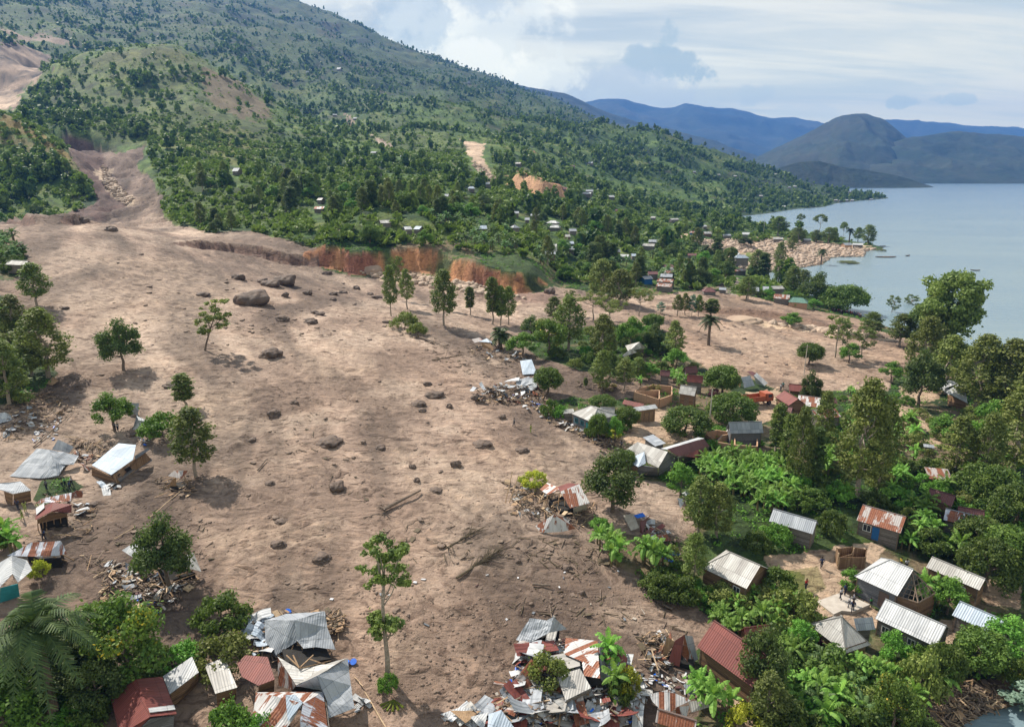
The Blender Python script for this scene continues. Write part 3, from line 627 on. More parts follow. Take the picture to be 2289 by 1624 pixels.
# ---------------------------------------------------------------- far ranges
def hmat():
    m, t, b = mat('distant_slope', .95); tc = t.n('ShaderNodeTexCoord').outputs['Object']
    n = t.noise(tc, .004, 7, .68, .4); n2 = t.noise(tc, .02, 6, .7); n3 = t.noise(tc, .0012, 5, .6)
    c = t.mix(t.map(n, .35, .65), (.012, .026, .018), (.036, .044, .024)); c = t.mix(t.map(n2, .45, .7), c, (.022, .042, .018))
    c = t.mix(t.map(n3, .5, .75, 0, .6), c, (.06, .055, .032)); t.set(b.inputs['Base Color'], c); bumpn(t, b, n2, .8, 12); return m
HM = hmat()
def hrange(pts, Yc, Yf, Yb, seed, amp=.035, n=260):
    """a range whose crest runs through pts (bearing, crest height) at distance Yc, foot at Yf, far foot at Yb"""
    pu = np.array([p[0] for p in pts], float); pv = np.array([p[1] for p in pts], float)
    us = np.linspace(pu[0], pu[-1], n); vs = np.interp(us, pu, pv)
    k = np.ones(5) / 5; vs = np.convolve(np.pad(vs, 2, 'edge'), k, 'valid')
    ae = np.array([ray(a, b) for a, b in zip(us, vs)]); aa = ae[:, 0]; zc = CAMZ + ae[:, 1] * Yc
    zc = np.maximum(zc, -4)
    Ts = np.linspace(0, 1, 70); X = []; Yy = []; Z = []
    for s in Ts:
        if s < .7: q = s / .7; y = Yf + (Yc - Yf) * q; f = q ** .9
        else: q = (s - .7) / .3; y = Yc + (Yb - Yc) * q; f = 1 - q
        x = aa * (Yc * .35 + y * .65)
        x = aa * y
        X.append(x); Yy.append(np.full(n, y)); Z.append(-6 + (zc + 6) * f)
    X = np.array(X); Yy = np.array(Yy); Z = np.array(Z); zr = max(zc.max(), 50)
    sp = (.5 - np.abs(fbm(X / zr + .3 * vn(X / zr, Yy / zr, seed), Yy / zr * .55, 1.1, 5, seed))) - .3
    fade = np.minimum(Z / (.25 * zr), 1).clip(0, 1) * (1 - .75 * np.exp(-((Ts[:, None] - .7) / .05) ** 2))
    Z = Z + sp * zr * amp * 9 * fade + fbm(X, Yy, 6 / zr, 3, seed + 3) * zr * .012 * (Z > 0)
    i = np.arange(X.size).reshape(X.shape); F = np.stack([i[:-1, :-1], i[:-1, 1:], i[1:, 1:], i[1:, :-1]], -1).reshape(-1, 4)
    tag(obj('hills', make('hills', np.stack([X, Yy, Z], -1).reshape(-1, 3), F, HM, smooth=True)), kind='structure')
hrange([(900,130),(960,142),(1040,155),(1130,180),(1200,193),(1260,205),(1310,226),(1400,262),(1480,288),(1560,312),(1640,335),(1720,362),(1800,400),(1850,425)], 5200, 3200, 8000, 5)
hrange([(1100,260),(1200,240),(1300,228),(1340,220),(1395,216),(1440,227),(1490,238),(1520,234),(1560,229),(1600,236),(1640,240),(1700,256),(1760,262),(1820,272),(1870,280),(1930,270),
        (1980,267),(2030,270),(2090,271),(2140,276),(2180,283),(2240,282),(2300,290),(2500,300),(2800,310)], 9500, 6500, 10500, 9)
hrange([(1640,420),(1690,350),(1730,332),(1770,313),(1820,288),(1860,267),(1885,256),(1905,253),(1935,255),(1975,268),(2000,285),(2020,305),(2080,330),(2180,365),(2280,400),(2400,425)], 4300, 2960, 6200, 14)
hrange([(1700,425),(1800,380),(1900,345),(1980,318),(2020,308),(2060,303),(2130,294),(2170,293),(2220,299),(2288,303),(2400,310),(2600,300),(2900,320)], 3900, 2930, 5600, 22)
hrange([(1600,420),(1700,385),(1780,362),(1830,358),(1880,372),(1930,378),(1980,386),(2030,398),(2070,412),(2088,418),(2100,424)], 2350, 2230, 2800, 31, .015)
# ---------------------------------------------------------------- the far houses (places only; built below)
FH = [('village_house','green roofed house with brick walls by the bamboo clump',(1762,676),(1802,684),(1770,660),'green','brick',2.6,5.0,(1.5,2.)),
 ('village_house','patched green and rust roof left of the green roofed house',(1728,674),(1762,668),(1740,660),'rust','plank',2.6,4.6,(0,0)),
 ('village_house','long pale roof over red sheets near the bamboo clump',(1714,648),(1757,650),(1718,638),'beige','plank',2.8,4.2,(0,0)),
 ('village_house','two storey building with light blue hipped roof by the road',(1641,588),(1675,589),(1650,575),'blue','plank',5.2,6.8,(2,2)),
 ('village_house','rust and cream low roof in front of the two storey building',(1640,606),(1672,606),(1645,598),'rust','plank',2.6,3.8,(0,0)),
 ('village_house','wrecked maroon hipped roof at the edge of the upper mud',(1571,648),(1602,654),(1578,638),'maroon','plank',1.6,3.6,(2,2)),
 ('village_house','small tilted grey roof at the right of the wrecked maroon roof',(1606,649),(1622,645),(1608,641),'grey','plank',1.8,2.6,(0,0)),
 ('village_house','front red roof of the red cluster, nearest the mud',(1465,644),(1499,645),(1467,636),'rust','plank',2.8,4.2,(0,0)),
 ('village_house','middle long rusty striped roof in the red cluster',(1466,634),(1502,635),(1470,624),'rust','plank',3,4.4,(0,0)),
 ('village_house','grey roof inside the red cluster',(1474,622),(1502,624),(1478,615),'grey','plank',3,4.6,(0,0)),
 ('village_house','dark red roof at the right top of the red cluster',(1480,614),(1511,615),(1484,606),'rust','plank',3,4.4,(0,0)),
 ('village_house','white gabled roof at the top of the red cluster',(1483,606),(1507,607),(1488,598),'beige','plank',3,4.4,(0,0)),
 ('village_house','topmost dull red roof of the red cluster',(1486,599),(1509,600),(1490,594),'maroon','plank',3,4.2,(0,0)),
 ('village_house','roof with one bright blue end left of the red cluster',(1438,626),(1462,628),(1443,617),'grey','bluep',2.8,4.2,(0,0)),
 ('village_house','brown roof behind the blue ended roof',(1448,615),(1472,617),(1454,607),'maroon','plank',2.8,4.2,(0,0)),
 ('village_house','pair of silver roofs high in the bananas, left slope',(1434,548),(1462,553),(1442,539),'beige','plank',2.8,4.6,(0,0)),
 ('village_house','rear silver roof of the pair in the bananas',(1448,540),(1468,543),(1456,533),'grey','plank',3,4.8,(0,0)),
 ('village_house','white gable facing right in the bananas',(1373,562),(1388,566),(1378,549),'white','brownplank',2.6,4.6,(0,0)),
 ('village_house','low silver roof beside the white gable',(1384,574),(1404,575),(1388,567),'white','plank',2.6,4,(0,0)),
 ('village_house','bluish small roof right of the low silver roof',(1411,573),(1423,573),(1413,567),'blue','plank',2.6,4,(0,0)),
 ('village_house','long grey patched roof over the mango trees above the mud',(1216,570),(1243,571),(1220,562),'grey','brownplank',2.6,4.2,(0,0)),
 ('village_house','white hipped roof, upper one of the hillside pair',(1219,498),(1246,499),(1224,490),'white','plank',2.6,4.6,(2,2)),
 ('village_house','white roof, lower one of the hillside pair',(1219,508),(1250,509),(1226,501),'white','plank',2.6,4.4,(1,1)),
 ('village_house','white hipped roof left of the hillside pair',(1146,510),(1163,511),(1150,500),'white','plank',2.6,4.6,(2,2)),
 ('village_house','grey roof between trees above the left hipped roof',(1172,491),(1184,492),(1174,484),'grey','plank',2.6,4.2,(0,0)),
 ('village_house','long white roof at the top left of the hillside village',(1130,476),(1161,477),(1134,470),'white','plank',2.6,4.2,(0,0)),
 ('village_house','pale roof right of the long white roof',(1184,481),(1206,482),(1188,477),'white','plank',2.6,4.,(0,0)),
 ('village_house','small white wall among bananas right of the hillside pair',(1314,505),(1322,505),(1315,496),'white','whitep',2.6,4.4,(0,0)),
 ('village_house','white roof right of the hillside pair by dark trees',(1272,516),(1290,517),(1276,510),'white','plank',2.6,4.2,(0,0)),
 ('village_house','brown walled house under the white roof by dark trees',(1262,529),(1276,530),(1265,523),'beige','brownplank',2.6,4.2,(0,0)),
 ('village_house','small blue grey roof by a tall tree on the slope',(1268,545),(1284,546),(1272,539),'blue','plank',2.6,4.2,(0,0)),
 ('village_house','lowest small grey roof on the slope by a tall tree',(1270,558),(1284,559),(1274,552),'grey','plank',2.6,4.2,(0,0)),
 ('village_house','white walled house between dark trees on the slope',(1231,553),(1243,553),(1233,545),'white','whitep',2.6,4.2,(0,0)),
 ('village_house','small maroon roof hidden near the dark pointed tree',(1536,571),(1557,571),(1540,565),'maroon','plank',2.6,4,(0,0)),
 ('village_house','red roof with blue wall on the rim of the boulder field',(1540,518),(1556,519),(1544,512),'rust','bluep',2.8,4.4,(0,0)),
 ('village_house','brown gabled house on the rim of the boulder field',(1573,520),(1592,521),(1578,511),'beige','brownplank',2.8,5,(0,0)),
 ('village_house','white gable above the brown gabled house',(1571,504),(1582,504),(1574,498),'white','plank',2.8,4.4,(0,0)),
 ('village_house','long low pale roof on the slope left of the shore wood',(1498,488),(1520,489),(1502,482),'beige','plank',2.8,4.2,(0,0)),
 ('village_house','small pale roof on the slope above a grassy strip',(1453,484),(1464,485),(1456,480),'white','plank',2.8,4.2,(0,0)),
 ('village_house','brown roof in dark trees above the slope village',(1374,468),(1394,469),(1378,463),'maroon','brownplank',2.8,4.2,(0,0)),
 ('village_house','low grey roof on the right rim of the boulder field',(1616,524),(1636,525),(1620,519),'grey','plank',2.8,4.2,(0,0)),
 ('village_house','tent like white roof near the water above the boulder field',(1658,522),(1674,521),(1664,512),'white','plank',2.6,4.8,(0,0)),
 ('village_house','pale roofs in front of the leftmost tree on the spit',(1728,533),(1750,532),(1734,526),'beige','plank',2.8,4.4,(0,0)),
 ('village_house','white roof beside low dense trees on the spit',(1796,536),(1814,535),(1800,529),'white','plank',2.8,4.4,(0,0)),
 ('village_house','white roofed house with reddish gable on the spit tip',(1886,546),(1908,547),(1892,539),'white','brick',2.8,4.8,(0,0)),
 ('village_house','long pale roof at the right of the spit tip house',(1906,546),(1928,546),(1909,541),'white','plank',2.8,4.2,(0,0)),
 ('village_house','small white roof beside the round tree near the road',(1640,568),(1651,572),(1643,560),'white','plank',2.8,4.4,(0,0)),
 ('village_house','white roofs at the lake foot of the road, right of a pole',(1680,652),(1696,655),(1684,644),'grey','plank',2.6,4.4,(0,0)),
 ('village_house','white upper roofs right of the road end pole',(1704,650),(1718,652),(1708,642),'white','plank',2.6,4.4,(0,0)),
 ('village_house','long white roof on the left slope edge by bananas',(8,590),(56,592),(12,580),'white','plank',2.2,3.6,(0,0)),
 ('village_house','white gable roof alone among trees on the left slope',(516,383),(533,384),(522,372),'white','plank',3,6,(0,0)),
 ('village_house','long shining white roof below the pale scar on the slope',(893,348),(916,349),(895,344),'white','plank',3,4.6,(0,0)),
 ('village_house','grey roof left of the long shining white roof',(826,338),(840,339),(829,333),'grey','plank',3,4.6,(0,0)),
 ('village_house','white hut roof high on the wooded mountain slope',(750,150),(761,150),(753,144),'white','plank',4,9,(0,0)),
 ('village_house','small white roof under the mountain slope wood',(743,252),(753,252),(745,248),'white','plank',3,6,(0,0)),
 ('village_house','white speck of a roof beside the upper stream scar',(788,260),(797,260),(790,257),'white','plank',3,6,(0,0)),
 ('village_house','white and rust roof behind bananas on the near slope',(699,467),(724,468),(702,461),'stripe','plank',2.6,4.2,(0,0)),
 ('village_house','small grey roof above the white and rust roof',(706,447),(719,448),(709,443),'beige','plank',2.6,4.2,(0,0)),
 ('village_house','long pale roof left of a pair above the orange cliff',(850,500),(876,502),(854,494),'beige','plank',2.6,4.2,(0,0)),
 ('village_house','light roof in bananas, left of a pair above the cliff',(905,515),(922,516),(908,510),'white','plank',2.6,4.2,(0,0)),
 ('village_house','bluish roof in bananas, right of a pair above the cliff',(922,514),(938,516),(926,507),'blue','plank',2.6,4.2,(0,0)),
 ('village_house','light blue hipped roof above dark round trees',(1064,512),(1090,516),(1072,505),'blue','plank',2.6,4.6,(2,0)),
 ('village_house','small pale house high above the banana slope',(1046,421),(1062,421),(1048,417),'blue','plank',3,5,(1,1)),
 ('village_house','tiny pale roof at the top of the grass path',(1085,411),(1098,411),(1087,407),'white','plank',3,5,(0,0)),
 ('village_house','tiny roof left of the blue roofs on the slope',(992,440),(1002,440),(994,435),'grey','plank',3,5,(0,0)),
 ('village_house','white gable beside the grass clearing on the slope',(1085,461),(1096,462),(1087,456),'white','plank',3,5,(0,0)),
 ('village_house','broken roofs with white sheets below the grass path',(1032,464),(1056,466),(1036,458),'beige','plank',2.6,4,(0,0)),
 ('village_house','white roof on the crest road, left of a pair',(1308,360),(1324,361),(1311,355),'white','plank',3,6,(0,0)),
 ('village_house','white roof on the crest road, right of a pair',(1350,366),(1366,366),(1352,361),'white','plank',3,6,(0,0)),
 ('village_house','white roof left of the tan scar',(1150,363),(1163,363),(1152,360),'white','plank',3,5,(0,0)),
 ('village_house','maroon roof on the slope below the crest road pair',(1272,368),(1284,368),(1275,364),'maroon','plank',3,5,(0,0)),
 ('village_house','two long white roofs right of the tan scar, upper',(1308,425),(1326,426),(1311,421),'white','plank',3,5,(0,0)),
 ('village_house','two long white roofs right of the tan scar, lower',(1300,431),(1320,432),(1303,427),'white','plank',3,5,(0,0)),
 ('village_house','pale roof beside the top wood right of the tan scar',(1361,438),(1375,438),(1363,434),'white','plank',3,5,(0,0)),
 ('village_house','brown roof right above the tan scar',(1255,421),(1266,421),(1257,417),'maroon','plank',3,5,(0,0)),
 ('village_house','tiny white roof on the upper left far wood',(683,158),(690,158),(685,156),'white','plank',4,8,(0,0)),
 ('village_house','tiny white roof under the main ridge',(1044,180),(1051,180),(1046,178),'white','plank',4,9,(0,0)) ]
for i, (u, v) in enumerate([(1455,358),(1467,361),(1552,378),(1607,384),(1643,387),(1650,394),(1664,376),(1685,397),(1733,382),(1785,386),(1798,390),(1811,388),(1840,392),(1765,412),(1776,410),(1852,430),(1868,441),(1879,442),(1893,441),(1905,441),(1948,439),(1900,422),(1668,463),(1752,456),(1700,432)]):
    FH.append(('village_house', 'tiny pale roof in the far shore woods, number %d counting from the left' % (i + 1), (u - 3.5, v + 1), (u + 4.5, v + 1), (u - 2, v - 1.2), 'white', 'plank', 3, 5, (0, 0)))

MARK_D = [('the bottom rubble heap',1290,1530),('the big red roof',1620,1490),('the white hipped house',1890,1430),('the long white roofed house',2040,1420),('the blue doored rusty house',1965,1175),
 ('the long grey shed',1775,1185),('the grey porch house',1450,1050),('the huge olive eucalyptus',1916,1100),('the spotted roof',2150,1175),('the striped white roofed house',1625,1300),('the orange truck',1695,900),
 ('the wrecked white lakeside roof',2125,905),('the orange cliff',850,600),('the boulder beach',1700,560),('the red roofed cluster',1483,640),('the tan scar',1200,440),('the gully mouth',280,460),
 ('the left valley wood',90,420),('the far shore village',1850,445),('the truss roof',2040,1330),('the bare slab',1880,1345),('the bamboo pen',1900,1262),('the light blue roof',2190,1400),('the two canoes',2195,1565),
 ('the dull silver long roof',2140,1300),('the row of columnar trees',1770,1080),('the dense banana grove',1650,1090),('the roofless brick rooms',1630,1000),('the turquoise house',1310,950),('the village yard',1450,970),
 ('the plank shop',1445,935),('the red square roof',1755,895),('the round dark village tree',2050,900),('the giant lake tree',2108,790),('the yellow flowered island tree',1226,790),('the white island roof',1415,790),
 ('the lone mud palm',1583,770),('the short feather palm',1118,778),('the bamboo clump',1884,694),('the green roofed house',1785,680),('the blue two storey building',1658,600),('the knoll above the gully',330,120),
 ('the two tiered tree',866,1508),('the fallen dark trunk',900,1125),('the largest boulder',551,681),('the large smooth boulder',732,998),('the stranded wooden house',270,1070),('the rusty double roof',120,1170),
 ('the large oil palm',90,1590),('the dark red gabled house',330,1640),('the striped roof under a tree',370,1300),('the broken grey roofs',670,1490),('the broken rusty house',1280,1145),('the leaning sparse tree',456,782),
 ('the lone full eucalyptus',992,727),('the slim tree pair',880,690),('the left edge olive trees',100,842),('the long pale scar roof',905,349),('the near slope white and rust roof',712,468),('the hillside roof pair',1233,505),
 ('the bluish roof pair on the slope',920,516),('the crest road roofs',1335,364),('the lone white gable on the slope',524,384),('the steel pylon',851,412),('the silver roofs in bananas',1450,548),('the pale stream scar',1085,400),
 ('the spit tip house',1895,546),('the upturned maroon heap',1520,1485),('the rubble hut',1285,1575),('the mud edge hedge',1500,1340),('the wreckage by the round tree',1150,895),('the stream channel',1780,730),('the blue tarpaulins',1495,1245),
 ('the grey and rust shed',2100,1070),('the middle wooded hill',800,330),('the upper left landslide',60,240),('the left edge white roof',32,592),('the purple shrub',1824,1442)]
MARKS = [(n, at(u, v)) for n, u, v in MARK_D]
LUSED = {}
def where(x, y, head):
    """a label that says what it stands by"""
    c = sorted(MARKS, key=lambda m: (m[1].x - x) ** 2 + ((m[1].y - y) * .8) ** 2)[:7]; k = max(y, 60) / 100
    for n, p in c + c[:3]:
        dx, dy = x - p.x, y - p.y; d = math.hypot(dx, dy)
        side = 'right of' if dx > abs(dy) * 1.6 else 'left of' if dx < -abs(dy) * 1.6 else ('behind and right of' if dx > 0 else 'behind and left of') if dy > 0 else ('in front and right of' if dx > 0 else 'in front and left of')
        if abs(dx) < abs(dy) * .35: side = 'straight behind' if dy > 0 else 'straight in front of'
        near = 'close' if d < 5 * k else '' if d < 12 * k else 'well'
        lb = ' '.join((head + ' ' + near + ' ' + side + ' ' + n).split())
        if len(lb.split()) > 16: lb = ' '.join((head + ' ' + side + ' ' + n).split())
        if len(lb.split()) > 16: lb = lb.replace('bright ', '').replace('corrugated ', '').replace('big ', '').replace('small ', '')
        if lb not in LUSED: break
    LUSED[lb] = 1
    return lb
def size_word(h, a, b): return 'low' if h < a else 'tall' if h > b else 'middling'
HB = []
for q in FH:
    p = at((q[2][0] + q[3][0]) / 2, q[2][1] + 2); k = 9.0 / max(p.y, 50) * FPX / S
    HB.append((q[2][0] - .15 * k, q[3][0] + .15 * k, q[4][1] - 1, q[2][1] + k * (1.0 if p.y < 900 else .5)))
def hides(u, v):
    r = np.zeros(np.shape(u), bool)
    for a, b, c, d in HB: r |= (u > a) & (u < b) & (v > c) & (v < d)
    return r
# ---------------------------------------------------------------- plants
def tube(P, Rr, k=6):
    """tapered tube through points"""
    V = []; F = []; P = [Vector(p) for p in P]
    for i, p in enumerate(P):
        d = (P[min(i + 1, len(P) - 1)] - P[max(i - 1, 0)]).normalized()
        a = d.cross(Vector((.3, .9, .1))); a = a.normalized() if a.length > .01 else Vector((1, 0, 0)); b = d.cross(a)
        for j in range(k):
            q = 2 * math.pi * j / k; V.append(p + (a * math.cos(q) + b * math.sin(q)) * Rr[i])
    for i in range(len(P) - 1):
        for j in range(k): F.append((i * k + j, i * k + (j + 1) % k, (i + 1) * k + (j + 1) % k, (i + 1) * k + j))
    F.append(tuple(range(k))[::-1]); F.append(tuple((len(P) - 1) * k + j for j in range(k)))
    return V, F
def join(parts):
    V = []; F = []
    for v, f in parts:
        n = len(V); V += list(v); F += [tuple(i + n for i in q) for q in f]
    return V, F
def leaves(cl, per, size, r, out=.6, flat=.75, jit=.5):
    """small leaf-sized faces through ellipsoid clumps: cl rows of x,y,z,rad"""
    cl = np.asarray(cl, float); n = len(cl); wt = cl[:, 3] ** 2; cnt = np.maximum((per * n * wt / wt.sum()).astype(int), 6)
    idx = np.repeat(np.arange(n), cnt); N = len(idx)
    d = r.normal(size=(N, 3)); d /= np.linalg.norm(d, axis=1)[:, None]
    rad = (1 - .55 * r.rand(N) ** 1.5 + .35 * np.maximum(r.normal(size=N), 0) * (r.rand(N) < .35))[:, None] * cl[idx, 3:4]
    c = cl[idx, :3] + d * rad * np.array([1, 1, flat])
    nrm = d * out + r.normal(size=(N, 3)) * .55 + np.array([0, 0, .35]); nrm /= np.linalg.norm(nrm, axis=1)[:, None]
    t = np.cross(nrm, r.normal(size=(N, 3))); t /= np.linalg.norm(t, axis=1)[:, None]; b = np.cross(nrm, t)
    s = (size * (.6 + .8 * r.rand(N)))[:, None]; asp = (.45 + .4 * r.rand(N))[:, None]
    V = np.stack([c - t * s, c + b * s * asp, c + t * s, c - b * s * asp * .9], 1).reshape(-1, 3)
    F = np.arange(4 * N).reshape(N, 4)
    ct = r.rand(n); tone = np.clip(.25 + .5 * ct[idx] + jit * (r.rand(N) - .5), 0, 1)
    return V, F, tone
MESH = {}
def crown_tree(key, seed, H=10, trunk=.3, W=5, shape='round', ncl=22, per=130, size=.2, leaf='euc', bark='bark', crad=.9, lean=0, tr=.2, limbs=10, two=False):
    r = np.random.RandomState(seed); cl = []
    z0 = H * trunk
    for i in range(ncl):
        q = (i + .5) / ncl; th = i * 2.4 + r.rand()
        if shape == 'round':
            ph = math.acos(1 - 1.75 * q); rr = .72 + .2 * r.rand(); hz = (H - z0) / 2
            p = (math.cos(th) * math.sin(ph) * W / 2 * rr, math.sin(th) * math.sin(ph) * W / 2 * rr, z0 + hz + math.cos(ph) * hz * rr)
            rd = crad * (.75 + .5 * r.rand())
        elif shape == 'dome':
            ph = math.acos(1 - 1.25 * q); rr = .75 + .18 * r.rand(); hz = (H - z0)
            p = (math.cos(th) * math.sin(ph) * W / 2 * rr, math.sin(th) * math.sin(ph) * W / 2 * rr, z0 + .32 * hz + math.cos(ph) * hz * .62)
            rd = crad * (.75 + .5 * r.rand())
        elif shape == 'tall':
            zz = z0 + (H - z0) * q; prof = math.sin(math.pi * min(.16 + .84 * q, 1) ** .8) ** .7 * (.65 + .5 * r.rand())
            p = (math.cos(th) * W / 2 * prof * .8, math.sin(th) * W / 2 * prof * .8, zz - .04 * H); rd = crad * (.55 + .55 * r.rand())
        elif shape == 'column':
            zz = z0 + (H - z0) * q; prof = (math.sin(math.pi * (.12 + .86 * q)) ** .5)
            p = (math.cos(th) * W / 3 * prof, math.sin(th) * W / 3 * prof, zz); rd = crad * (.8 + .35 * r.rand())
        elif shape == 'sparse':
            zz = z0 + (H - z0) * (.1 + .9 * r.rand()); rr = (.3 + .7 * r.rand()) * W / 2
            p = (math.cos(th) * rr, math.sin(th) * rr, zz); rd = crad * (.45 + .6 * r.rand())
        elif shape == 'vase':
            rr = (.25 + .75 * r.rand()) * W / 2; p = (math.cos(th) * rr, math.sin(th) * rr, H * (.7 + .28 * r.rand()) - rr * .15); rd = crad * (.5 + .5 * r.rand())
        elif shape == 'lumpy':
            c0 = [(0, 0, .78), (.28, .1, .62), (-.3, -.1, .66), (.12, -.3, .45), (-.15, .3, .5), (.3, .25, .38), (-.34, .0, .36)][i % 7]
            p = (c0[0] * W + r.normal() * W * .09, c0[1] * W + r.normal() * W * .09, c0[2] * H + r.normal() * H * .06 + .12 * H); rd = crad * (.7 + .6 * r.rand())
        elif shape == 'bush':
            ph = r.rand() ** .5 * 1.5; rr = .8 + .2 * r.rand()
            p = (math.cos(th) * math.sin(ph) * W / 2 * rr, math.sin(th) * math.sin(ph) * W / 2 * rr, H * .25 + math.cos(ph) * H * .55 * rr); rd = crad * (.6 + .7 * r.rand())
        if two and .44 < p[2] / H < .66: continue
        if two and p[2] / H <= .42: p = (p[0] * .55, p[1] * .55, p[2] + .04 * H)
        q_ = p[2] / H; cl.append((p[0] + lean * q_ * H, p[1], p[2], rd))
    V, F, tone = leaves(cl, per, size, r)
    k = np.random.RandomState(seed + 1); pts = [(0, 0, -.5)]; hh = H * (.9 if shape in ('tall', 'column', 'sparse') else .62)
    for i in range(1, 7):
        q = i / 6; pts.append((lean * q * hh + k.normal() * .012 * H, k.normal() * .012 * H, q * hh))
    tr_ = [tr * (1.25, 1, .85, .7, .55, .38, .15)[i] for i in range(7)]
    parts = [tube(pts, tr_, 7)]
    cs = sorted(cl, key=lambda c: -c[3])[:limbs]
    for c in cs:
        h0 = max(z0 * .75, min(c[2] * .72, hh * .9)); q = h0 / hh
        b0 = Vector((lean * h0, 0, h0)); e = Vector(c[:3]); md = (b0 + e) / 2 + Vector((0, 0, -.04 * H))
        parts.append(tube([b0, md, e], [tr * .42 * (1.1 - q * .5), tr * .28, tr * .08], 5))
    tv, tf = join(parts)
    MESH[key] = (make('trunk', tv, tf, M[bark]), make('crown', V, F, L_[leaf], shade=tone), H, W)
crown_tree('mango', 1, 8, .20, 9.5, 'dome', 64, 165, .21, 'mango', crad=1.15, tr=.32)
crown_tree('mango2', 2, 8, .24, 8, 'round', 54, 165, .21, 'mango', crad=1.15, tr=.3)
crown_tree('round', 3, 8, .3, 6.5, 'lumpy', 34, 150, .19, 'bright', crad=1.0, tr=.25)
crown_tree('darkround', 4, 8, .16, 7.5, 'lumpy', 42, 170, .2, 'dark', crad=1.15, tr=.3)
crown_tree('euc', 5, 14, .30, 5.2, 'tall', 60, 80, .2, 'euc', 'palebark', crad=.95, tr=.2)
crown_tree('euc2', 6, 14, .34, 4.6, 'tall', 48, 75, .2, 'grev', 'palebark', crad=.85, lean=.03, tr=.2)
crown_tree('eucbig', 7, 16, .22, 7.5, 'tall', 84, 90, .2, 'grev', 'palebark', crad=1.1, tr=.3)
crown_tree('eucdark', 8, 14, .25, 5.5, 'tall', 52, 85, .2, 'euc', 'palebark', crad=1.05, tr=.22)
crown_tree('column', 9, 13, .14, 3.4, 'column', 40, 150, .19, 'dark', crad=.85, tr=.2)
crown_tree('columnl', 10, 13, .28, 3.2, 'column', 34, 130, .2, 'euc', 'palebark', crad=.75, tr=.2)
crown_tree('sparse', 11, 10, .35, 4.6, 'sparse', 34, 60, .17, 'euc', 'palebark', crad=.7, tr=.14, limbs=14)
crown_tree('vase', 12, 9, .3, 7.5, 'vase', 34, 60, .16, 'grev', 'palebark', crad=.85, tr=.18, limbs=22)
crown_tree('two', 13, 15, .22, 4.9, 'sparse', 90, 75, .17, 'euc', 'palebark', crad=.6, tr=.24, limbs=16, two=True)
crown_tree('leaning', 14, 10, .32, 4.0, 'sparse', 40, 70, .17, 'grev', crad=.55, lean=-.26, tr=.13, limbs=9)
crown_tree('bluegum', 15, 8, .25, 2.6, 'tall', 14, 110, .18, 'bluegum', 'palebark', crad=.65, tr=.08)
crown_tree('flower', 16, 7, .16, 6.8, 'lumpy', 36, 170, .18, 'flower', crad=1.05, tr=.25)
crown_tree('bush', 17, 3, .0, 4.4, 'bush', 26, 130, .14, 'bright', crad=.62, tr=.08)
crown_tree('bushd', 18, 3, .0, 4.4, 'bush', 26, 130, .14, 'mango', crad=.62, tr=.08)
crown_tree('busho', 19, 3, .0, 4.2, 'bush', 24, 110, .13, 'grev', crad=.6, tr=.08)
crown_tree('bushy', 20, 3, .0, 4.2, 'bush', 22, 120, .13, 'yellow', crad=.6, tr=.08)
crown_tree('purple', 21, 3.4, .0, 3.6, 'bush', 18, 120, .13, 'purple', crad=.6, tr=.08)
crown_tree('bamboo', 22, 9, .0, 14, 'bush', 80, 200, .28, 'mango', crad=1.7, tr=.2)
crown_tree('drybush', 23, 2.4, .0, 4.2, 'bush', 14, 90, .13, 'dry', crad=.55, tr=.08)
crown_tree('stonepine', 24, 15, .62, 6, 'dome', 20, 120, .22, 'euc', 'palebark', crad=.8, tr=.18)
def frond(L, droop, up, r, n=13, wl=.9):
    """one feather frond in the xz plane: rib and rows of leaflets"""
    V = []; F = []; pts = []
    for i in range(n + 1):
        t = i / n; pts.append((L * (t * math.cos(up) * (1 - .12 * t)), 0, L * (t * math.sin(up) - droop * t * t)))
    for i in range(1, n + 1):
        p = Vector(pts[i]); d = (Vector(pts[i]) - Vector(pts[i - 1])).normalized(); t = i / n
        ln = wl * (math.sin(math.pi * min(.12 + t * .86, 1)) ** .6)
        for s in (-1, 1):
            for k in range(2):
                q = p + d * (k * L / n / 2); e = q + Vector((d.x * .5, s * 1., d.z * .5 - .38)).normalized() * ln * (.85 + .3 * r.rand()); w = d * .075
                j = len(V); V += [q - w, q + w, e + w * .3, e - w * .3]; F.append((j, j + 1, j + 2, j + 3))
    tv, tf = tube(pts[:: 3] + [pts[-1]], [.05] * (len(pts[::3])) + [.01], 4)
    return V, F, tv, tf
crown_tree('giant', 25, 14, .18, 11, 'lumpy', 130, 130, .26, 'euc', crad=1.15, tr=.4)
def palm(key, seed, H=9, n=26, L=3.6, leaf='palm', tr=.3):
    r = np.random.RandomState(seed); V = []; F = []
    for i in range(n):
        q = i / n; up = 1.25 - 1.75 * q; v, f, tv, tf = frond(L * (.85 + .2 * r.rand()), .45 + .35 * r.rand(), up, r)
        th = i * 2.4 + r.rand() * .3; m = Matrix.Rotation(th, 4, 'Z')
        for vv, ff in ((v, f), (tv, tf)):
            j = len(V); V += [m @ Vector(a) + Vector((0, 0, H)) for a in vv]; F += [tuple(x + j for x in a) for a in ff]
    tone = r.rand(len(F)) * .8
    tv, tf = tube([(0, 0, -.5), (.05, 0, H * .5), (0, 0, H + .2)], [tr * 1.3, tr, tr * 1.15], 8)
    MESH[key] = (make('trunk', tv, tf, M['bark']), make('crown', V, F, L_[leaf], shade=tone), H + L * .45, L * 1.8)
palm('oilpalm', 31, 8.5, 40, 4.6); palm('palm', 32, 7.5, 24, 3.3); palm('shortpalm', 33, 2.4, 16, 2.4)
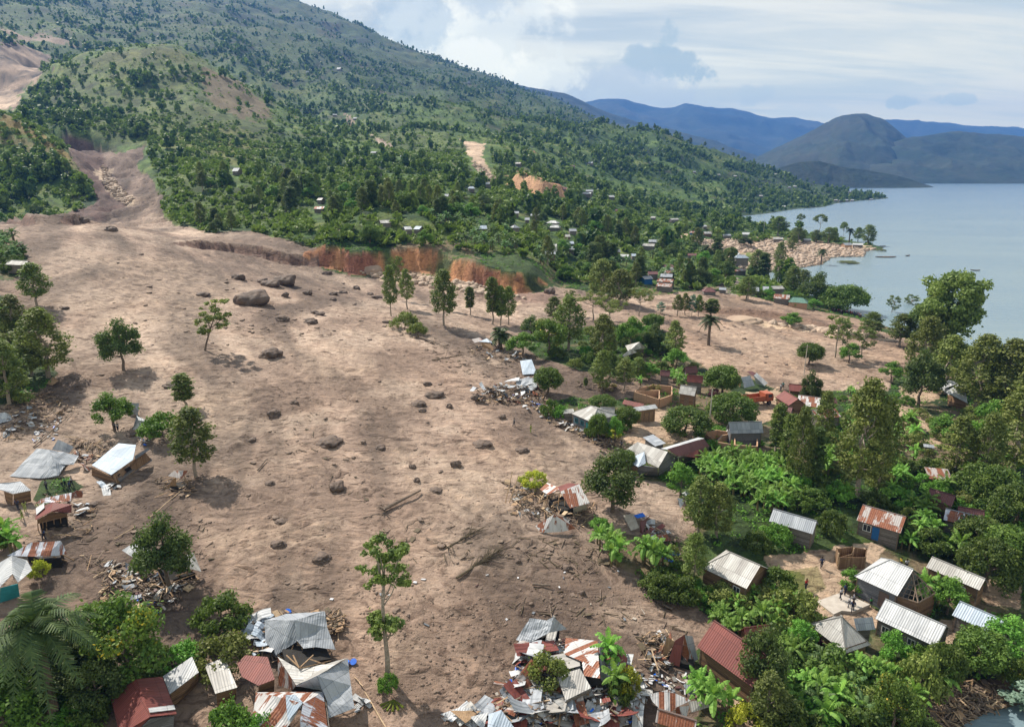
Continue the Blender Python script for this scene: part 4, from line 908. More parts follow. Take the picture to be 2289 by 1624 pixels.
def banana(key, seed, leaf='banana', H=2.1, n=11, stems=2):
    r = np.random.RandomState(seed); V = []; F = []; sv = []; tone = []
    for s in range(stems):
        ox, oy = (0, 0) if s == 0 else (r.normal() * .7, r.normal() * .7); h = H * (1 if s == 0 else .55 + .35 * r.rand())
        sv.append(tube([(ox, oy, -.3), (ox * 1.05, oy, h * .55), (ox * 1.1, oy * 1.1, h)], [.17, .13, .07], 6))
        for i in range(n):
            th = i * 2.4 + r.rand() * .5; up = 1.4 - 1.15 * (i / n) - .25 * r.rand(); L = (2.1 + .6 * r.rand()) * h / H; dr = .28 + .42 * r.rand(); wd_ = .27 + .08 * r.rand()
            seg = 7; rows = []
            for k in range(seg + 1):
                t = k / seg; rr = L * (t * math.cos(up) * (1 - .1 * t) + .02); z = h + L * (t * math.sin(up) - dr * t * t)
                w = wd_ * (math.sin(math.pi * min(.06 + t * .93, 1)) ** .55) * (.12 if k == 0 else 1)
                tw = .25 * math.sin(i + t * 2); c, s_ = math.cos(th + tw * .3), math.sin(th + tw * .3)
                dz = -.35 * w - .1 * r.rand() * w
                rows.append([(ox * 1.1 + rr * c - s_ * w * q, oy * 1.1 + rr * s_ + c * w * q, z + (dz if q else 0)) for q in (-1, 0, 1)])
            for k in range(seg):
                if r.rand() < .10 and k > 2: continue
                for q in (0, 1):
                    j = len(V); g_ = .25 * r.rand() if k > 1 else 0; e0, e1 = np.array(rows[k][0 if q == 0 else 2]), np.array(rows[k + 1][0 if q == 0 else 2]); e0, e1 = e0 * (1 - g_) + e1 * g_, e1 * (1 - g_ * .3) + e0 * g_ * .3; e1 = e1 - np.array([0, 0, .12 * r.rand()]); V += [tuple(e0), rows[k][1], rows[k + 1][1], tuple(e1)] if q == 0 else [rows[k][1], tuple(e0), tuple(e1), rows[k + 1][1]]; F.append((j, j + 1, j + 2, j + 3))
                    tone.append(min(1, max(0, .15 + .5 * r.rand() + (.35 if i < 2 else 0))))
    tv, tf = join(sv)
    MESH[key] = (make('stem', tv, tf, M['bananastem']), make('leaf_crown', V, F, L_[leaf], shade=tone), H + 1.5, 4.4)
for k in range(3): banana('banana%d' % k, 50 + k, stems=2 + k % 3)
banana('bananad', 60, 'bananad', stems=3); banana('bananad2', 61, 'bananad', stems=2)

SIDE = []
def put(key, loc, h, w=None, rz=None, name='tree', label=None, cat='tree', group=None, tilt=(0, 0)):
    a, b, H, W = MESH[key]; s = h / H; sw = s if w is None else w / W
    o = empty(name, loc, 0); o.rotation_euler = (tilt[0], tilt[1], random.uniform(0, 6.28) if rz is None else rz)
    o.scale = (sw, sw, s)
    n1, n2 = ('stem', 'leaf_crown') if name == 'banana_plant' else ('stems', 'foliage') if cat == 'shrub' else ('trunk', 'crown')
    obj(n1, a, o); obj(n2, b, o)
    tag(o, label, cat, group); return o
TREES = []
def dims(p, vt, wD):
    """height and width in metres from the top row and the width seen"""
    Yt = p.y; e = ray(0, vt)[1]; c = p.y * cp - (p.z - CAMZ) * sp_
    return CAMZ + Yt * e - p.z, wD * S / FPX * c
def T(key, u, vb, vt, wD, label, name=None, group=None, cat=None, tilt=(0, 0), rz=None):
    p = at(u, vb); h, w = dims(p, vt, wD)
    cat = cat or ('shrub' if key.startswith(('bush', 'purple', 'drybush')) else 'palm' if 'palm' in key else 'tree')
    name = name or {'mango': 'mango_tree', 'mango2': 'mango_tree', 'oilpalm': 'oil_palm', 'palm': 'oil_palm', 'shortpalm': 'young_palm'}.get(key) or \
        ('eucalyptus_tree' if key.startswith('euc') or key in ('columnl', 'bluegum') else 'shrub' if cat == 'shrub' else 'bamboo_clump' if key == 'bamboo' else 'tree')
    TREES.append((p.x, p.y, w / 2)); p.z -= .1
    return put(key, p, max(h, .8), w, rz, name, label, cat, group, tilt)
exec(TREE_TABLE) if 'TREE_TABLE' in globals() else None
for row in (
 # left edge and the mud sheet
 ('euc',84,684,583,64,'slender tree with pale green crown at the upper left mud edge'),
 ('euc2',30,742,655,60,'tall tree at the left edge above the dense olive clump'),
 ('eucbig',108,842,682,112,'broad olive green tree clump, largest on the left edge of the mud'),
 ('eucdark',72,838,742,70,'darker tree at the left foot of the broad olive clump'),
 ('eucdark',22,905,752,92,'dense dark tree cut by the left frame edge above wreckage'),
 ('columnl',4,880,790,50,'narrow trees at the extreme left edge over timber wreckage'),
 ('darkround',276,826,727,82,'dark green broad crowned tree standing alone on upper mud'),
 ('leaning',456,782,668,66,'thin tree leaning left with sparse crown on open mud'),
 ('columnl',414,912,834,44,'small slim tree just behind the tall tree on the mud'),
 ('euc',438,1064,904,92,'tall tree with knotty crown beside the small wrecked hut'),
 ('round',256,962,880,76,'olive crowned low tree next to the bent bright roof sheets'),
 ('bush',364,975,915,84,'bright green bushy shrub left of the tall knotty tree'),
 ('darkround',378,1312,1172,116,'dense dark tree growing through the broken striped roof'),
 ('two',866,1508,1208,112,'tall thin tree with two tiers of leaves in the mud centre'),
 ('bush',868,1540,1500,44,'small bright bush at the foot of the two tiered tree'),
 ('bushd',497,1402,1322,110,'rounded olive shrub above the crumpled metal sheets'),
 ('busho',500,1496,1414,118,'leafy shrub behind the pale flat roofs at lower left'),
 ('oilpalm',128,1620,1335,250,'large oil palm with drooping fronds at the lower left'),
 ('darkround',118,1560,1425,190,'dense dark tree right under the large oil palm'),
 ('flower',292,1512,1345,158,'bushy tree with yellow flowers left of the pale tilted roof'),
 ('darkround',225,1600,1490,105,'small dark tree left of the dark red gabled house'),
 ('darkround',150,1500,1440,90,'dark bush filling the gap right of the palm trunk'),
 ('round',25,1680,1505,150,'bright green tree in the lower left corner of the view'),
 ('bush',508,1668,1572,120,'feathery bright green shrub below the white flat roof'),
 ('bush',585,1665,1590,80,'bright green shrub before the rust striped hip roof'),
 ('bushd',190,1640,1580,90,'dark shrub beside the brick red wall in lower left'),
 ('bushy',90,1290,1245,45,'yellowish shrub behind the pale blue roof at left edge'),
 ('bushd',8,1230,1170,40,'banana green bush on the left edge below the dark hut'),
 # centre
 ('euc',874,705,588,34,'slim left tree of the group above the fallen brush on mud'),
 ('sparse',887,668,572,34,'thin tree with a high tuft behind the brush heap'),
 ('euc2',911,690,597,34,'narrow tree right of the two slim trees on the mud'),
 ('euc',992,727,597,58,'tall full crowned eucalyptus standing alone on the mud'),
 ('columnl',1007,695,640,15,'very thin sapling right of the lone eucalyptus'),
 ('columnl',1050,703,640,22,'thin sapling between the lone eucalyptus and the grove'),
 ('columnl',1100,724,619,30,'left tall tree in the slim grove above the village'),
 ('columnl',1118,727,638,26,'middle slim tree in the grove above the village'),
 ('euc',1136,725,636,34,'right bushy tree in the slim grove above the village'),
 ('busho',905,735,690,58,'fallen olive brush heap at the foot of the slim trees'),
 ('busho',932,748,715,44,'lower fallen olive brush with bare roots showing'),
 ('shortpalm',1118,778,728,60,'short feather palm at the left end of the tree island'),
 ('round',1168,795,742,64,'light green round tree by the short palm'),
 ('darkround',1188,752,710,46,'dark domed tree behind the yellow flowered tree'),
 ('flower',1226,792,712,72,'yellow flowered tree in the middle of the tree island'),
 ('euc',1237,720,660,38,'slender tree above the yellow flowered tree'),
 ('eucdark',1270,782,655,74,'tall dark tree right of the yellow flowered tree'),
 ('sparse',1272,700,648,28,'narrow tree top showing over bare mud beyond the island'),
 ('vase',1325,715,648,72,'bare stemmed tree with branches spread like a fan'),
 ('vase',1360,735,662,72,'pale open crowned tree right of the fan shaped tree'),
 ('eucbig',1343,668,575,66,'tall full tree left of the pair above the mud channel'),
 ('eucbig',1385,680,598,76,'tall full tree right of the pair above the mud channel'),
 ('vase',1428,706,642,58,'light olive tree with a slanting side branch on the mud'),
 ('eucbig',1346,808,698,66,'large grey green tree in front of the fan shaped tree'),
 ('round',1408,782,708,54,'bushy tree left of the small round topped tree'),
 ('mango2',1457,738,700,46,'small round topped dark tree beyond the white hipped roof'),
 ('darkround',1458,785,730,56,'leaning dark tree right of the white hipped roof'),
 ('euc2',1508,808,712,46,'narrow olive tree right of the white hipped roof'),
 ('round',1512,820,780,44,'bright green bush under the narrow olive tree'),
 ('bluegum',1476,700,672,19,'small blue green tree standing apart, leftmost of its kind'),
 ('euc2',1513,705,655,26,'slim tree, first of the row of five on the mud bank'),
 ('euc2',1531,703,652,24,'slim tree, second of the row of five on the mud bank'),
 ('bluegum',1546,706,655,22,'bluish slim tree, third of the row of five on the mud bank'),
 ('euc',1560,706,656,22,'slim tree, fourth of the row of five on the mud bank'),
 ('columnl',1589,708,667,32,'egg shaped tree just above the lone palm on the mud'),
 ('palm',1583,770,700,58,'lone palm with drooping fronds on the mud by the lake'),
 ('round',1768,730,698,42,'low round tree on the mud bank near the lake'),
 ('mango2',1808,814,765,56,'round dark tree beside the lone utility pole on mud'),
 ('sparse',1866,798,705,54,'open crowned tree leaning on the right of the mud'),
 ('sparse',1882,770,715,38,'thin tree behind the open crowned leaning tree'),
 ('round',1896,810,766,44,'small yellow green tree on the mud near the lake shore'),
 ('sparse',1925,800,730,48,'thin grey tree right of the small yellow green tree'),
 ('euc',1946,752,694,48,'dark topped tree at the lake edge above bare trunks'),
 ('sparse',1992,708,660,28,'pale wispy tree standing against the water, left one'),
 ('sparse',2032,700,658,30,'pale wispy tree standing against the water, right one'),
 ('euc',2010,772,698,56,'dense tree at the shore below the wispy pair'),
 ('eucdark',2040,775,678,50,'dark tree between the dense shore tree and the giant one'),
 ('eucbig',2060,850,702,84,'tall olive tree in front of the giant lake tree'),
 ('eucdark',2100,800,692,70,'grey green tree directly under the giant lake tree'),
 ('round',1990,850,808,46,'light green shrubby tree at the edge of the right mud'),
 ('eucbig',2112,880,745,96,'big olive tree right of the round dark village tree'),
 ('darkround',2052,905,800,84,'round dark tree above the white wrecked long roof'),
 ('eucbig',2180,915,742,110,'spreading green tree at the lake, left of the corner group'),
 ('eucbig',2240,925,752,110,'spreading green tree at the lake, second in the corner group'),
 ('eucbig',2288,945,760,90,'spreading green tree at the right frame edge by the lake'),
 ('round',2205,1000,900,80,'pale trunked tree right of the white wrecked long roof'),
 ('eucbig',2262,1060,855,130,'big olive tree on the right frame edge over garden plots'),
 ('eucdark',2190,1095,915,70,'dark tall tree left of the big edge tree'),
 ('euc2',2135,1075,925,74,'slim olive tree above the grey and rust shed'),
 ('round',2110,985,930,70,'leafy tree below the white wrecked long roof'),
 ('eucbig',1916,1105,838,118,'huge olive eucalyptus in the middle of the right village'),
 ('eucdark',1960,1095,880,74,'dark tree on the right of the huge olive eucalyptus'),
 ('columnl',1733,1022,902,36,'columnar tree, leftmost of the row over the banana grove'),
 ('columnl',1756,1060,925,36,'columnar tree, second of the row over the banana grove'),
 ('eucdark',1780,1092,902,58,'columnar tree with pale top, third over the banana grove'),
 ('column',1812,1085,955,42,'dark columnar tree, rightmost of the row over the grove'),
 ('euc2',1838,1000,870,46,'narrow tree above the rusty village roofs'),
 ('darkround',1808,905,838,42,'leafy tree in front of the small white striped roof'),
 # bamboo, spit and lake shore
 ('bamboo',1884,694,628,100,'big rounded bamboo clump on the lake shore over people'),
 ('eucdark',1770,655,592,48,'dark tree behind the green roofed house'),
 ('eucdark',1792,660,600,40,'tree with upright branches by the bamboo clump'),
 ('darkround',1822,680,617,66,'reddish dark tree between the green roof and the bamboo'),
 ('round',1818,690,667,30,'small bush right of the green roofed house'),
 ('euc',1738,526,481,44,'bushy tree, leftmost on the sandy spit'),
 ('stonepine',1787,514,477,17,'tall tree with a small high tuft on the spit'),
 ('eucdark',1782,542,506,38,'low dense tree behind the boulder field on the spit'),
 ('stonepine',1829,526,478,29,'tall flat topped tree in the middle of the spit'),
 ('eucdark',1850,543,506,38,'dense dark tree right of the tall flat topped tree'),
 ('eucdark',1822,541,512,26,'low dark tree under the tall flat topped tree'),
 ('stonepine',1882,540,495,17,'thin tree left of the palm on the spit tip'),
 ('palm',1897,541,508,24,'palm tree by the white house on the spit tip'),
 ('euc',1916,540,506,22,'pale tree right of the palm on the spit tip'),
 ('eucdark',1938,547,500,34,'dense tree at the outer end of the spit'),
 ('palm',1834,591,554,30,'palm standing at the edge of the beach water'),
 ('eucdark',1741,600,538,30,'tree with hollow crown among the pale boulders'),
 ('eucdark',1770,562,522,24,'dark tree on the boulder field, left of the beach palm'),
 ('column',1600,585,531,26,'dark pointed tree like a cypress by the boulder field'),
 ('palm',1575,578,545,32,'palm left of the dark pointed tree'),
 ('mango2',1631,580,552,30,'round tree between pointed tree and blue roofed building'),
 ('darkround',1664,550,530,32,'dark tree on the upper rim of the boulder field'),
 ('eucdark',1690,620,555,44,'dense tree right of the blue roofed building'),
 ('column',1705,625,565,30,'upright tree behind the blue roofed building'),
 ('eucdark',1668,668,615,46,'dark tree at the end of the road with a pole'),
 # village, middle right
 ('mango2',1225,880,820,62,'bright green round tree beside the bent metal wreckage'),
 ('columnl',1308,866,842,10,'tiny slim sapling on the mud above the village'),
 ('eucdark',1345,872,778,52,'dark tree in the village clump, left of the white roof'),
 ('euc2',1392,872,797,44,'grey green slim tree in the village clump'),
 ('darkround',1362,845,790,40,'dark bushy tree behind the village clump'),
 ('eucdark',1425,850,795,44,'dark tree under the white hipped roof'),
 ('round',1450,850,810,44,'leafy tree right under the white hipped roof'),
 ('mango',1347,915,882,58,'low domed bright tree left of the red lean-to roof'),
 ('mango2',1336,982,924,44,'round garden tree in front of the turquoise house'),
 ('round',1374,986,932,34,'light green garden tree in front of the turquoise house'),
 ('mango2',1402,955,909,52,'small round tree between turquoise house and shop'),
 ('mango',1531,975,911,108,'large domed mango tree by the village yard'),
 ('mango',1634,948,880,106,'large domed mango tree next to the orange truck'),
 ('mango2',1612,882,817,76,'dark mango tree behind the truck near the wrecked roofs'),
 ('purple',1594,884,863,24,'purple leaved shrub left of the dark mango tree'),
 ('drybush',1460,880,852,36,'dry leafless brown bush above the roofless brick walls'),
 ('drybush',1355,868,850,44,'greyish brush pile at the foot of the village clump'),
 ('darkround',1368,1142,1024,120,'dark dense bush tree right of the rusty broken house'),
 ('bushy',1193,1088,1047,60,'yellow green bush left of the rusty broken house'),
 ('mango2',1398,1050,1005,48,'dark shrub at the corner of the grey porch house'),
 ('round',1520,1110,1035,62,'olive leafy tree left of the banana grove'),
 ('eucdark',1560,1190,1060,74,'tall dark tree in front of the banana grove'),
 ('eucbig',1600,1200,1075,80,'tall olive tree right beside the dark one at the grove'),
 ('bush',1340,1185,1152,44,'low bush right of the rusty ground roof'),
 ('eucdark',1548,1305,1185,60,'dark upright tree left of the striped white roof'),
 ('bushd',1480,1330,1275,70,'green hedge shrub on the lower mud edge'),
 ('bushd',1520,1340,1282,76,'hedge shrub left of the striped white roof house'),
 ('busho',1612,1350,1300,80,'leafy shrub in front of the striped white roof house'),
 ('darkround',1700,1560,1420,105,'large dark tree in front of the big red roof'),
 ('eucdark',1710,1640,1500,90,'dark tree below the big red roof at the bottom'),
 ('bushd',1690,1230,1180,60,'shrub left of the long grey shed in the gardens'),
 ('bush',1730,1215,1165,70,'leafy green shrub at the grey shed wall'),
 ('bushd',1855,1190,1130,60,'leafy shrub between grey shed and rusty roofed house'),
 ('bushd',2020,1205,1160,80,'green shrub right of the blue door on the rusty house'),
 ('bushd',2070,1225,1170,90,'green shrub between rusty house and spotted roof'),
 ('mango',2200,1130,1040,130,'domed dark green tree above the spotted roof'),
 ('mango',2265,1190,1090,120,'domed dark green tree at the right frame edge'),
 ('mango2',2262,1300,1180,130,'dense tree at the right edge right of the spotted roof'),
 ('mango2',2180,1240,1160,100,'dense leafy tree below the spotted roof'),
 ('mango',2200,1320,1210,120,'leafy dark tree behind the long grey roof'),
 ('round',2115,1370,1295,72,'yellow green tree between the truss roof and grey roof'),
 ('bush',1905,1310,1270,60,'bright round bush beside the bamboo pen'),
 ('purple',1824,1442,1398,36,'purple shrub at the corner of the white hipped house'),
 ('round',1785,1455,1385,60,'bushy green tree left of the purple shrub'),
 ('bushd',1730,1330,1260,90,'flowering hedge shrub right of the striped white house'),
 ('busho',1770,1400,1310,110,'wide leafy shrub between the slab and the banana plants'),
 ('round',1990,1490,1415,64,'leafy tree in front of the long white roofed house'),
 ('bushd',1850,1520,1440,130,'wide green shrub below the white hipped house'),
 ('busho',2050,1560,1440,100,'olive shrubby tree below the long white roofed house'),
 ('mango2',2100,1540,1440,80,'dense bush right below the long white roofed house'),
 ('mango2',2185,1505,1415,110,'dense green tree on the bank above the boats'),
 ('flower',2262,1545,1470,66,'yellowish green tree on the bank beside the boats'),
 ('round',2250,1480,1390,110,'grey green tree hiding the end of the light blue roof'),
 ('bluegum',2290,1590,1520,80,'feathery blue green reeds at the lower right corner'),
 ('flower',1990,1640,1520,90,'tall olive yellow bush at the bottom right'),
 ('bushd',2060,1650,1600,80,'reedy bush at the water edge in the lower right'),
 ('bushy',1660,1650,1568,84,'yellow bush at the bottom right of the rubble'),
 ('bushd',1760,1650,1560,140,'low dark thicket at the bottom left of the banana plants'),
 ('bushd',1900,1650,1570,110,'green thicket between the banana plants at the bottom'),
 ('busho',1225,1530,1450,90,'olive bush standing in the middle of the rubble'),
 ('bushy',1400,1560,1480,60,'yellow flecked bush right of the rubble bananas'),
 ('bushd',1385,1570,1500,60,'dark bush under the rubble bananas'),
 ('busho',1500,1250,1215,40,'small shrub beside the blue tarpaulin sheets'),
 ('bushd',1390,960,930,40,'garden hedge shrub at the yard corner'),
 ('bushy',1372,978,955,34,'yellow garden shrub in the flower bed at the yard'),
 ('bushd',1230,930,885,40,'dark green shrub by the rubble left of the grey shed'),
 ('bush',1252,935,900,34,'bright green shrub left of the turquoise house'),
 ('bushd',1325,975,940,34,'shrub at the front wall of the turquoise house'),
 ('bush',1605,968,950,60,'bright low shrub below the truck side mango'),
):
    T(*row)
giant = T('giant', 2108, 795, 606, 134, 'giant lakeside tree with billowing green and amber crown', name='tree')
cc_ = T('eucbig', 2085, 790, 625, 70, 'left shoulder trunk of the giant lakeside tree group')

# banana plants: rows of bearing, foot row, top row
BAN = [(1382,1262,1165),(1362,1245,1160),(1440,1258,1172),(1455,1270,1190),(1340,1225,1165),(1358,1490,1395),(1372,1560,1440),(1357,1470,1425),(1590,1600,1462),(1560,1560,1490),
       (1612,1395,1340),(1655,1420,1345),(1700,1405,1335),(1735,1395,1325),(1640,1370,1320),(1680,1350,1300),(1770,1380,1320),(1720,1350,1300),
       (1830,1580,1485),(1800,1560,1490),(1862,1600,1510),(1910,1520,1450),(1880,1500,1440),(1945,1530,1455),(1985,1540,1475),(1840,1640,1545),(1890,1620,1540),(2035,1590,1510),(2095,1560,1460),(1780,1600,1540),
       (2060,1345,1240),(2093,1350,1235),(2140,1250,1140),(2060,1190,1095),(2070,1150,1070),(2010,1090,1020),(1985,1060,1000),(2205,1180,1130),(2040,1030,985),(1850,1060,990),(1830,1050,965),(1855,930,898),(1850,940,895),
       (1975,1120,1080),(1990,1110,1065),(1890,1120,1070),(2030,960,905),(2040,990,930),(2240,1100,1040),(2000,930,900),(1515,860,825),(1505,850,815),(1530,845,812),(1500,815,780),(1520,865,840),(1430,860,835),(2030,1230,1180),(2110,1110,1050),
       (15,1220,1140),(25,1235,1160),(1905,885,868),(1900,880,866)]
for i, (u, vb, vt) in enumerate(BAN):
    p = at(u, vb); h, w = dims(p, vt, 10); h = min(max(h, 2.5), 6.5)
    h = min(h, 4.9); put(random.choice(['banana0', 'banana1', 'banana2']), p, h, h * 1.0, None, 'banana_plant',
        where(p.x, p.y, size_word(h, 3.6, 4.6) + ' banana plant'), 'banana plant', 'banana plants in the village gardens')
NB = 0
def scatter(poly, n, seed, mind=1.2):
    r = np.random.RandomState(seed); P = []; us = [p[0] for p in poly]; vs = [p[1] for p in poly]; tries = 0
    while len(P) < n and tries < n * 12:
        tries += 1; u = r.uniform(min(us), max(us)); v = r.uniform(min(vs), max(vs))
        if not inpoly(np.array([u]), np.array([v]), poly)[0]: continue
        p = at(u, v)
        if p.z < .15 or any((p.x - q.x) ** 2 + (p.y - q.y) ** 2 < mind ** 2 for q in P): continue
        P.append(p)
    return P
for p in scatter([(1565,1040),(1640,1030),(1740,1050),(1770,1110),(1740,1150),(1660,1120),(1590,1080)], 46, 3, 1.7):
    put(random.choice(['banana0', 'banana1', 'banana2']), p, random.uniform(3.5, 4.6), 4.3, None, 'banana_plant', where(p.x, p.y, 'grove banana plant'), 'banana plant', 'dense banana grove')
for p in scatter([(1440,530),(1560,540),(1600,600),(1560,640),(1440,620),(1200,600),(1150,540),(1250,510)], 60, 4, 4):
    put(random.choice(['bananad', 'bananad2']), p, random.uniform(5, 6.5), 6, None, 'banana_plant', where(p.x, p.y, 'slope banana plant'), 'banana plant', 'banana plants on the lower slope')
for p in scatter([(960,480),(1150,500),(1180,560),(1080,560),(980,530)], 30, 5, 4):
    put(random.choice(['bananad', 'bananad2']), p, random.uniform(5, 6.5), 6, None, 'banana_plant', where(p.x, p.y, 'banana plant'), 'banana plant', 'banana plants above the orange cliff')
for p in scatter([(1830,940),(2000,950),(2020,1100),(1850,1090)], 12, 6, 2.5) + scatter([(1740,1430),(1950,1560),(1950,1620),(1740,1600)], 8, 8, 2.5):
    put(random.choice(['banana0', 'bananad', 'banana2']), p, random.uniform(3.6, 4.6), 4.2, None, 'banana_plant', where(p.x, p.y, 'half hidden banana plant'), 'banana plant', 'half hidden banana plants')
for p in scatter([(0,530),(50,530),(60,570),(0,600)], 7, 9, 3):
    put('bananad', p, 5.5, 5.5, None, 'banana_plant', where(p.x, p.y, 'left edge banana plant'), 'banana plant', 'banana patch at the left edge')
# shrubs filling the gardens
for poly, n, sd, keys, h0, h1, lb, gr in (
    ([(1700,1100),(1900,1080),(2100,1060),(2288,1080),(2288,1260),(2100,1230),(1980,1140),(1900,1120),(1720,1170)], 46, 21, ['bush', 'bushd', 'busho'], 1.5, 3.4, 'leafy garden shrub between the long grey shed and the spotted roof', 'garden shrubs behind the sheds'),
    ([(1640,1330),(1800,1400),(1800,1520),(2000,1480),(2288,1470),(2288,1500),(2060,1510),(1980,1624),(1720,1624),(1700,1500)], 56, 22, ['bush', 'bushd', 'busho', 'bushd'], 1.5, 3.4, 'leafy shrub in the thicket at the lower right', 'thicket at the lower right'),
    ([(1760,880),(2060,900),(2288,900),(2288,1060),(1760,1060)], 60, 23, ['bush', 'bushd', 'busho', 'busho'], 1.4, 3.2, 'leafy shrub under the tall eucalyptus trees', 'shrubs under the eucalyptus trees'),
    ([(1180,760),(1300,740),(1440,745),(1530,800),(1560,830),(1400,835),(1250,830),(1200,800)], 34, 24, ['bush', 'bushd', 'busho'], 1.6, 3.4, 'leafy shrub on the tree island in the mud', 'shrubs on the tree island'),
    ([(1560,980),(1760,960),(1760,1040),(1600,1030)], 14, 25, ['bush', 'bushd'], 1, 2, 'low shrub growing inside the roofless brick walls', 'shrubs in the brick ruins'),
    ([(1440,1270),(1560,1290),(1640,1320),(1700,1390),(1640,1400),(1560,1345),(1450,1325)], 14, 26, ['bush', 'bushd'], 1.2, 2.4, 'hedge shrub along the lower mud edge', 'hedge along the mud'),
    ([(0,1430),(300,1450),(420,1490),(200,1624),(0,1624)], 26, 27, ['bushd', 'bushd', 'bush'], 1.5, 3, 'dark shrub under the palm at the lower left', 'shrubs at the lower left'),
    ([(2050,760),(2288,800),(2288,900),(2100,880)], 24, 28, ['bushd', 'busho'], 2, 4, 'shrub at the foot of the lakeside trees', 'lakeside shrubs'),
    ([(1640,610),(1740,620),(1800,690),(1700,670)], 12, 29, ['bushd', 'bush'], 2, 4, 'shrub around the houses at the road end', 'shrubs at the road end'),
    ([(0,560),(50,570),(60,610),(0,620)], 6, 30, ['bushd'], 2, 4, 'shrub near the white roof at the left edge', 'shrubs at the left edge'),
    ([(0,690),(60,770),(70,900),(0,900)], 12, 31, ['bushd', 'busho'], 2, 4, 'shrub among the trunks at the left edge', 'shrubs among the left trunks')):
    for p in scatter(poly, n, sd, 1.6):
        h = random.uniform(h0, h1); put(random.choice(keys), p, h, h * random.uniform(1.2, 1.7), None, 'shrub', where(p.x, p.y, size_word(h, 1.9, 2.7) + ' leafy shrub'), 'shrub', gr)

# hillside trees: the nearest as trees of their own, the far ones as one woodland
def hill_trees():
    r = np.random.RandomState(77); u, v, x, y = G['u'], G['v'], G['x'], G['y']
    dY = np.gradient(y.reshape(G['nr'], G['nc'])[:, 0])[:, None] + 0 * y.reshape(G['nr'], G['nc']); area = (dY * (y.reshape(G['nr'], G['nc']) * 2.24 / 1059)).ravel()
    dens = .10 + 1.9 * smooth(-G['n1'] - .8 * G['n2'], -.05, .32)
    def boost(poly, f, y0=0, y1=9e9):
        k = inpoly(u, v, poly) & (y > y0) & (y < y1); dens[k] *= f
    boost([(0,330),(100,335),(190,400),(210,440),(100,470),(0,480),(-300,480),(-300,330)], 9, 350, 640)
    boost([(60,190),(240,240),(330,300),(320,335),(240,350),(150,300),(60,250)], 6, 600, 1200); boost([(150,150),(420,160),(400,230),(230,230)], 2.2, 700, 1200)
    boost([(450,165),(620,270),(560,290),(440,220)], .2, 600, 1300); boost([(400,280),(560,300),(640,340),(540,400),(380,350)], .25, 450, 900)
    boost([(180,105),(340,98),(420,120),(420,150),(200,150)], .5, 700, 1300)
    boost([(380,390),(500,400),(700,460),(700,520),(380,500)], .6, 300, 480); boost([(700,525),(1000,545),(1230,615),(1240,632),(950,580)], .05, 270, 330)
    boost([(1150,440),(1700,470),(1650,560),(1560,650),(1230,610),(1150,540)], 2.6, 290, 900)
    boost([(1300,330),(1500,340),(1640,420),(1500,440)], 1.3, 700, 1500); boost([(820,290),(1030,320),(1000,360),(860,350)], .35, 600, 1500)
    boost([(1440,380),(1560,400),(1560,440),(1450,420)], .2, 600, 1300); boost([(700,30),(1100,200),(1050,240),(800,150),(640,60)], .35, 2400, 5000)
    cl = _h(np.floor(x / 30).astype(np.int64), np.floor(y / 30).astype(np.int64), 9); dens *= .2 + 1.6 * cl ** 2
    kq = inpoly(u, v, [(1640,400),(1990,422),(1990,452),(1700,478),(1600,470)]) & (y > 700); dens[kq] = np.maximum(dens[kq], .8)
    boost([(170,120),(340,100),(420,112),(520,185),(615,262),(600,300),(520,290),(440,160),(330,135),(190,165)], .3, 700, 1300)
    bad = hides(u, v) | G['mud'] | G['inl'] | (G['face'] > 0) | (y < 285) | (G['dd'] < 4)
    for pl in ([(1470,508),(1560,530),(1860,545),(1960,553),(1930,580),(1800,602),(1640,595),(1560,545)], [(1035,318),(1088,325),(1115,408),(1050,380)], [(1130,385),(1200,393),(1275,450),(1160,412)],
               [(225,360),(298,445),(285,465),(215,400)], [(-300,108),(115,128),(80,200),(30,260),(-300,260)], [(130,300),(330,325),(370,490),(150,500),(230,420)], [(0,70),(160,95),(160,108),(0,92)]):
        bad |= inpoly(u, v, pl) & (y < 2600)
    dens[bad] = 0
    w = dens * area * np.where(y < 900, 1, np.where(y < 1800, .75, .45)); w *= np.where(y > 4000, 0, 1.) * (np.abs(x / y) < 1.0)
    out = []
    for (y0, y1, n, kind) in ((285, 440, 300, 0), (440, 800, 1300, 1), (800, 1500, 4300, 2), (1500, 4000, 11000, 3)):
        k = np.where((y >= y0) & (y < y1))[0]; pw = w[k] / w[k].sum(); s = r.choice(k, n, p=pw)
        out.append((s, kind))
    sh = []
    for (y0, y1, n, kind) in ((285, 800, 11000, 4), (800, 2600, 16000, 5)):
        k = np.where((y >= y0) & (y < y1) & (~bad) & (np.abs(x / y) < 1.0))[0]; pw = (area * (.3 + smooth(G['n2'], -.3, .2)) / y)[k]; sh.append((r.choice(k, n, p=pw / pw.sum()), kind))
    return (out, sh), r
(HT, HS), hr = hill_trees()
SKY_ROW = []
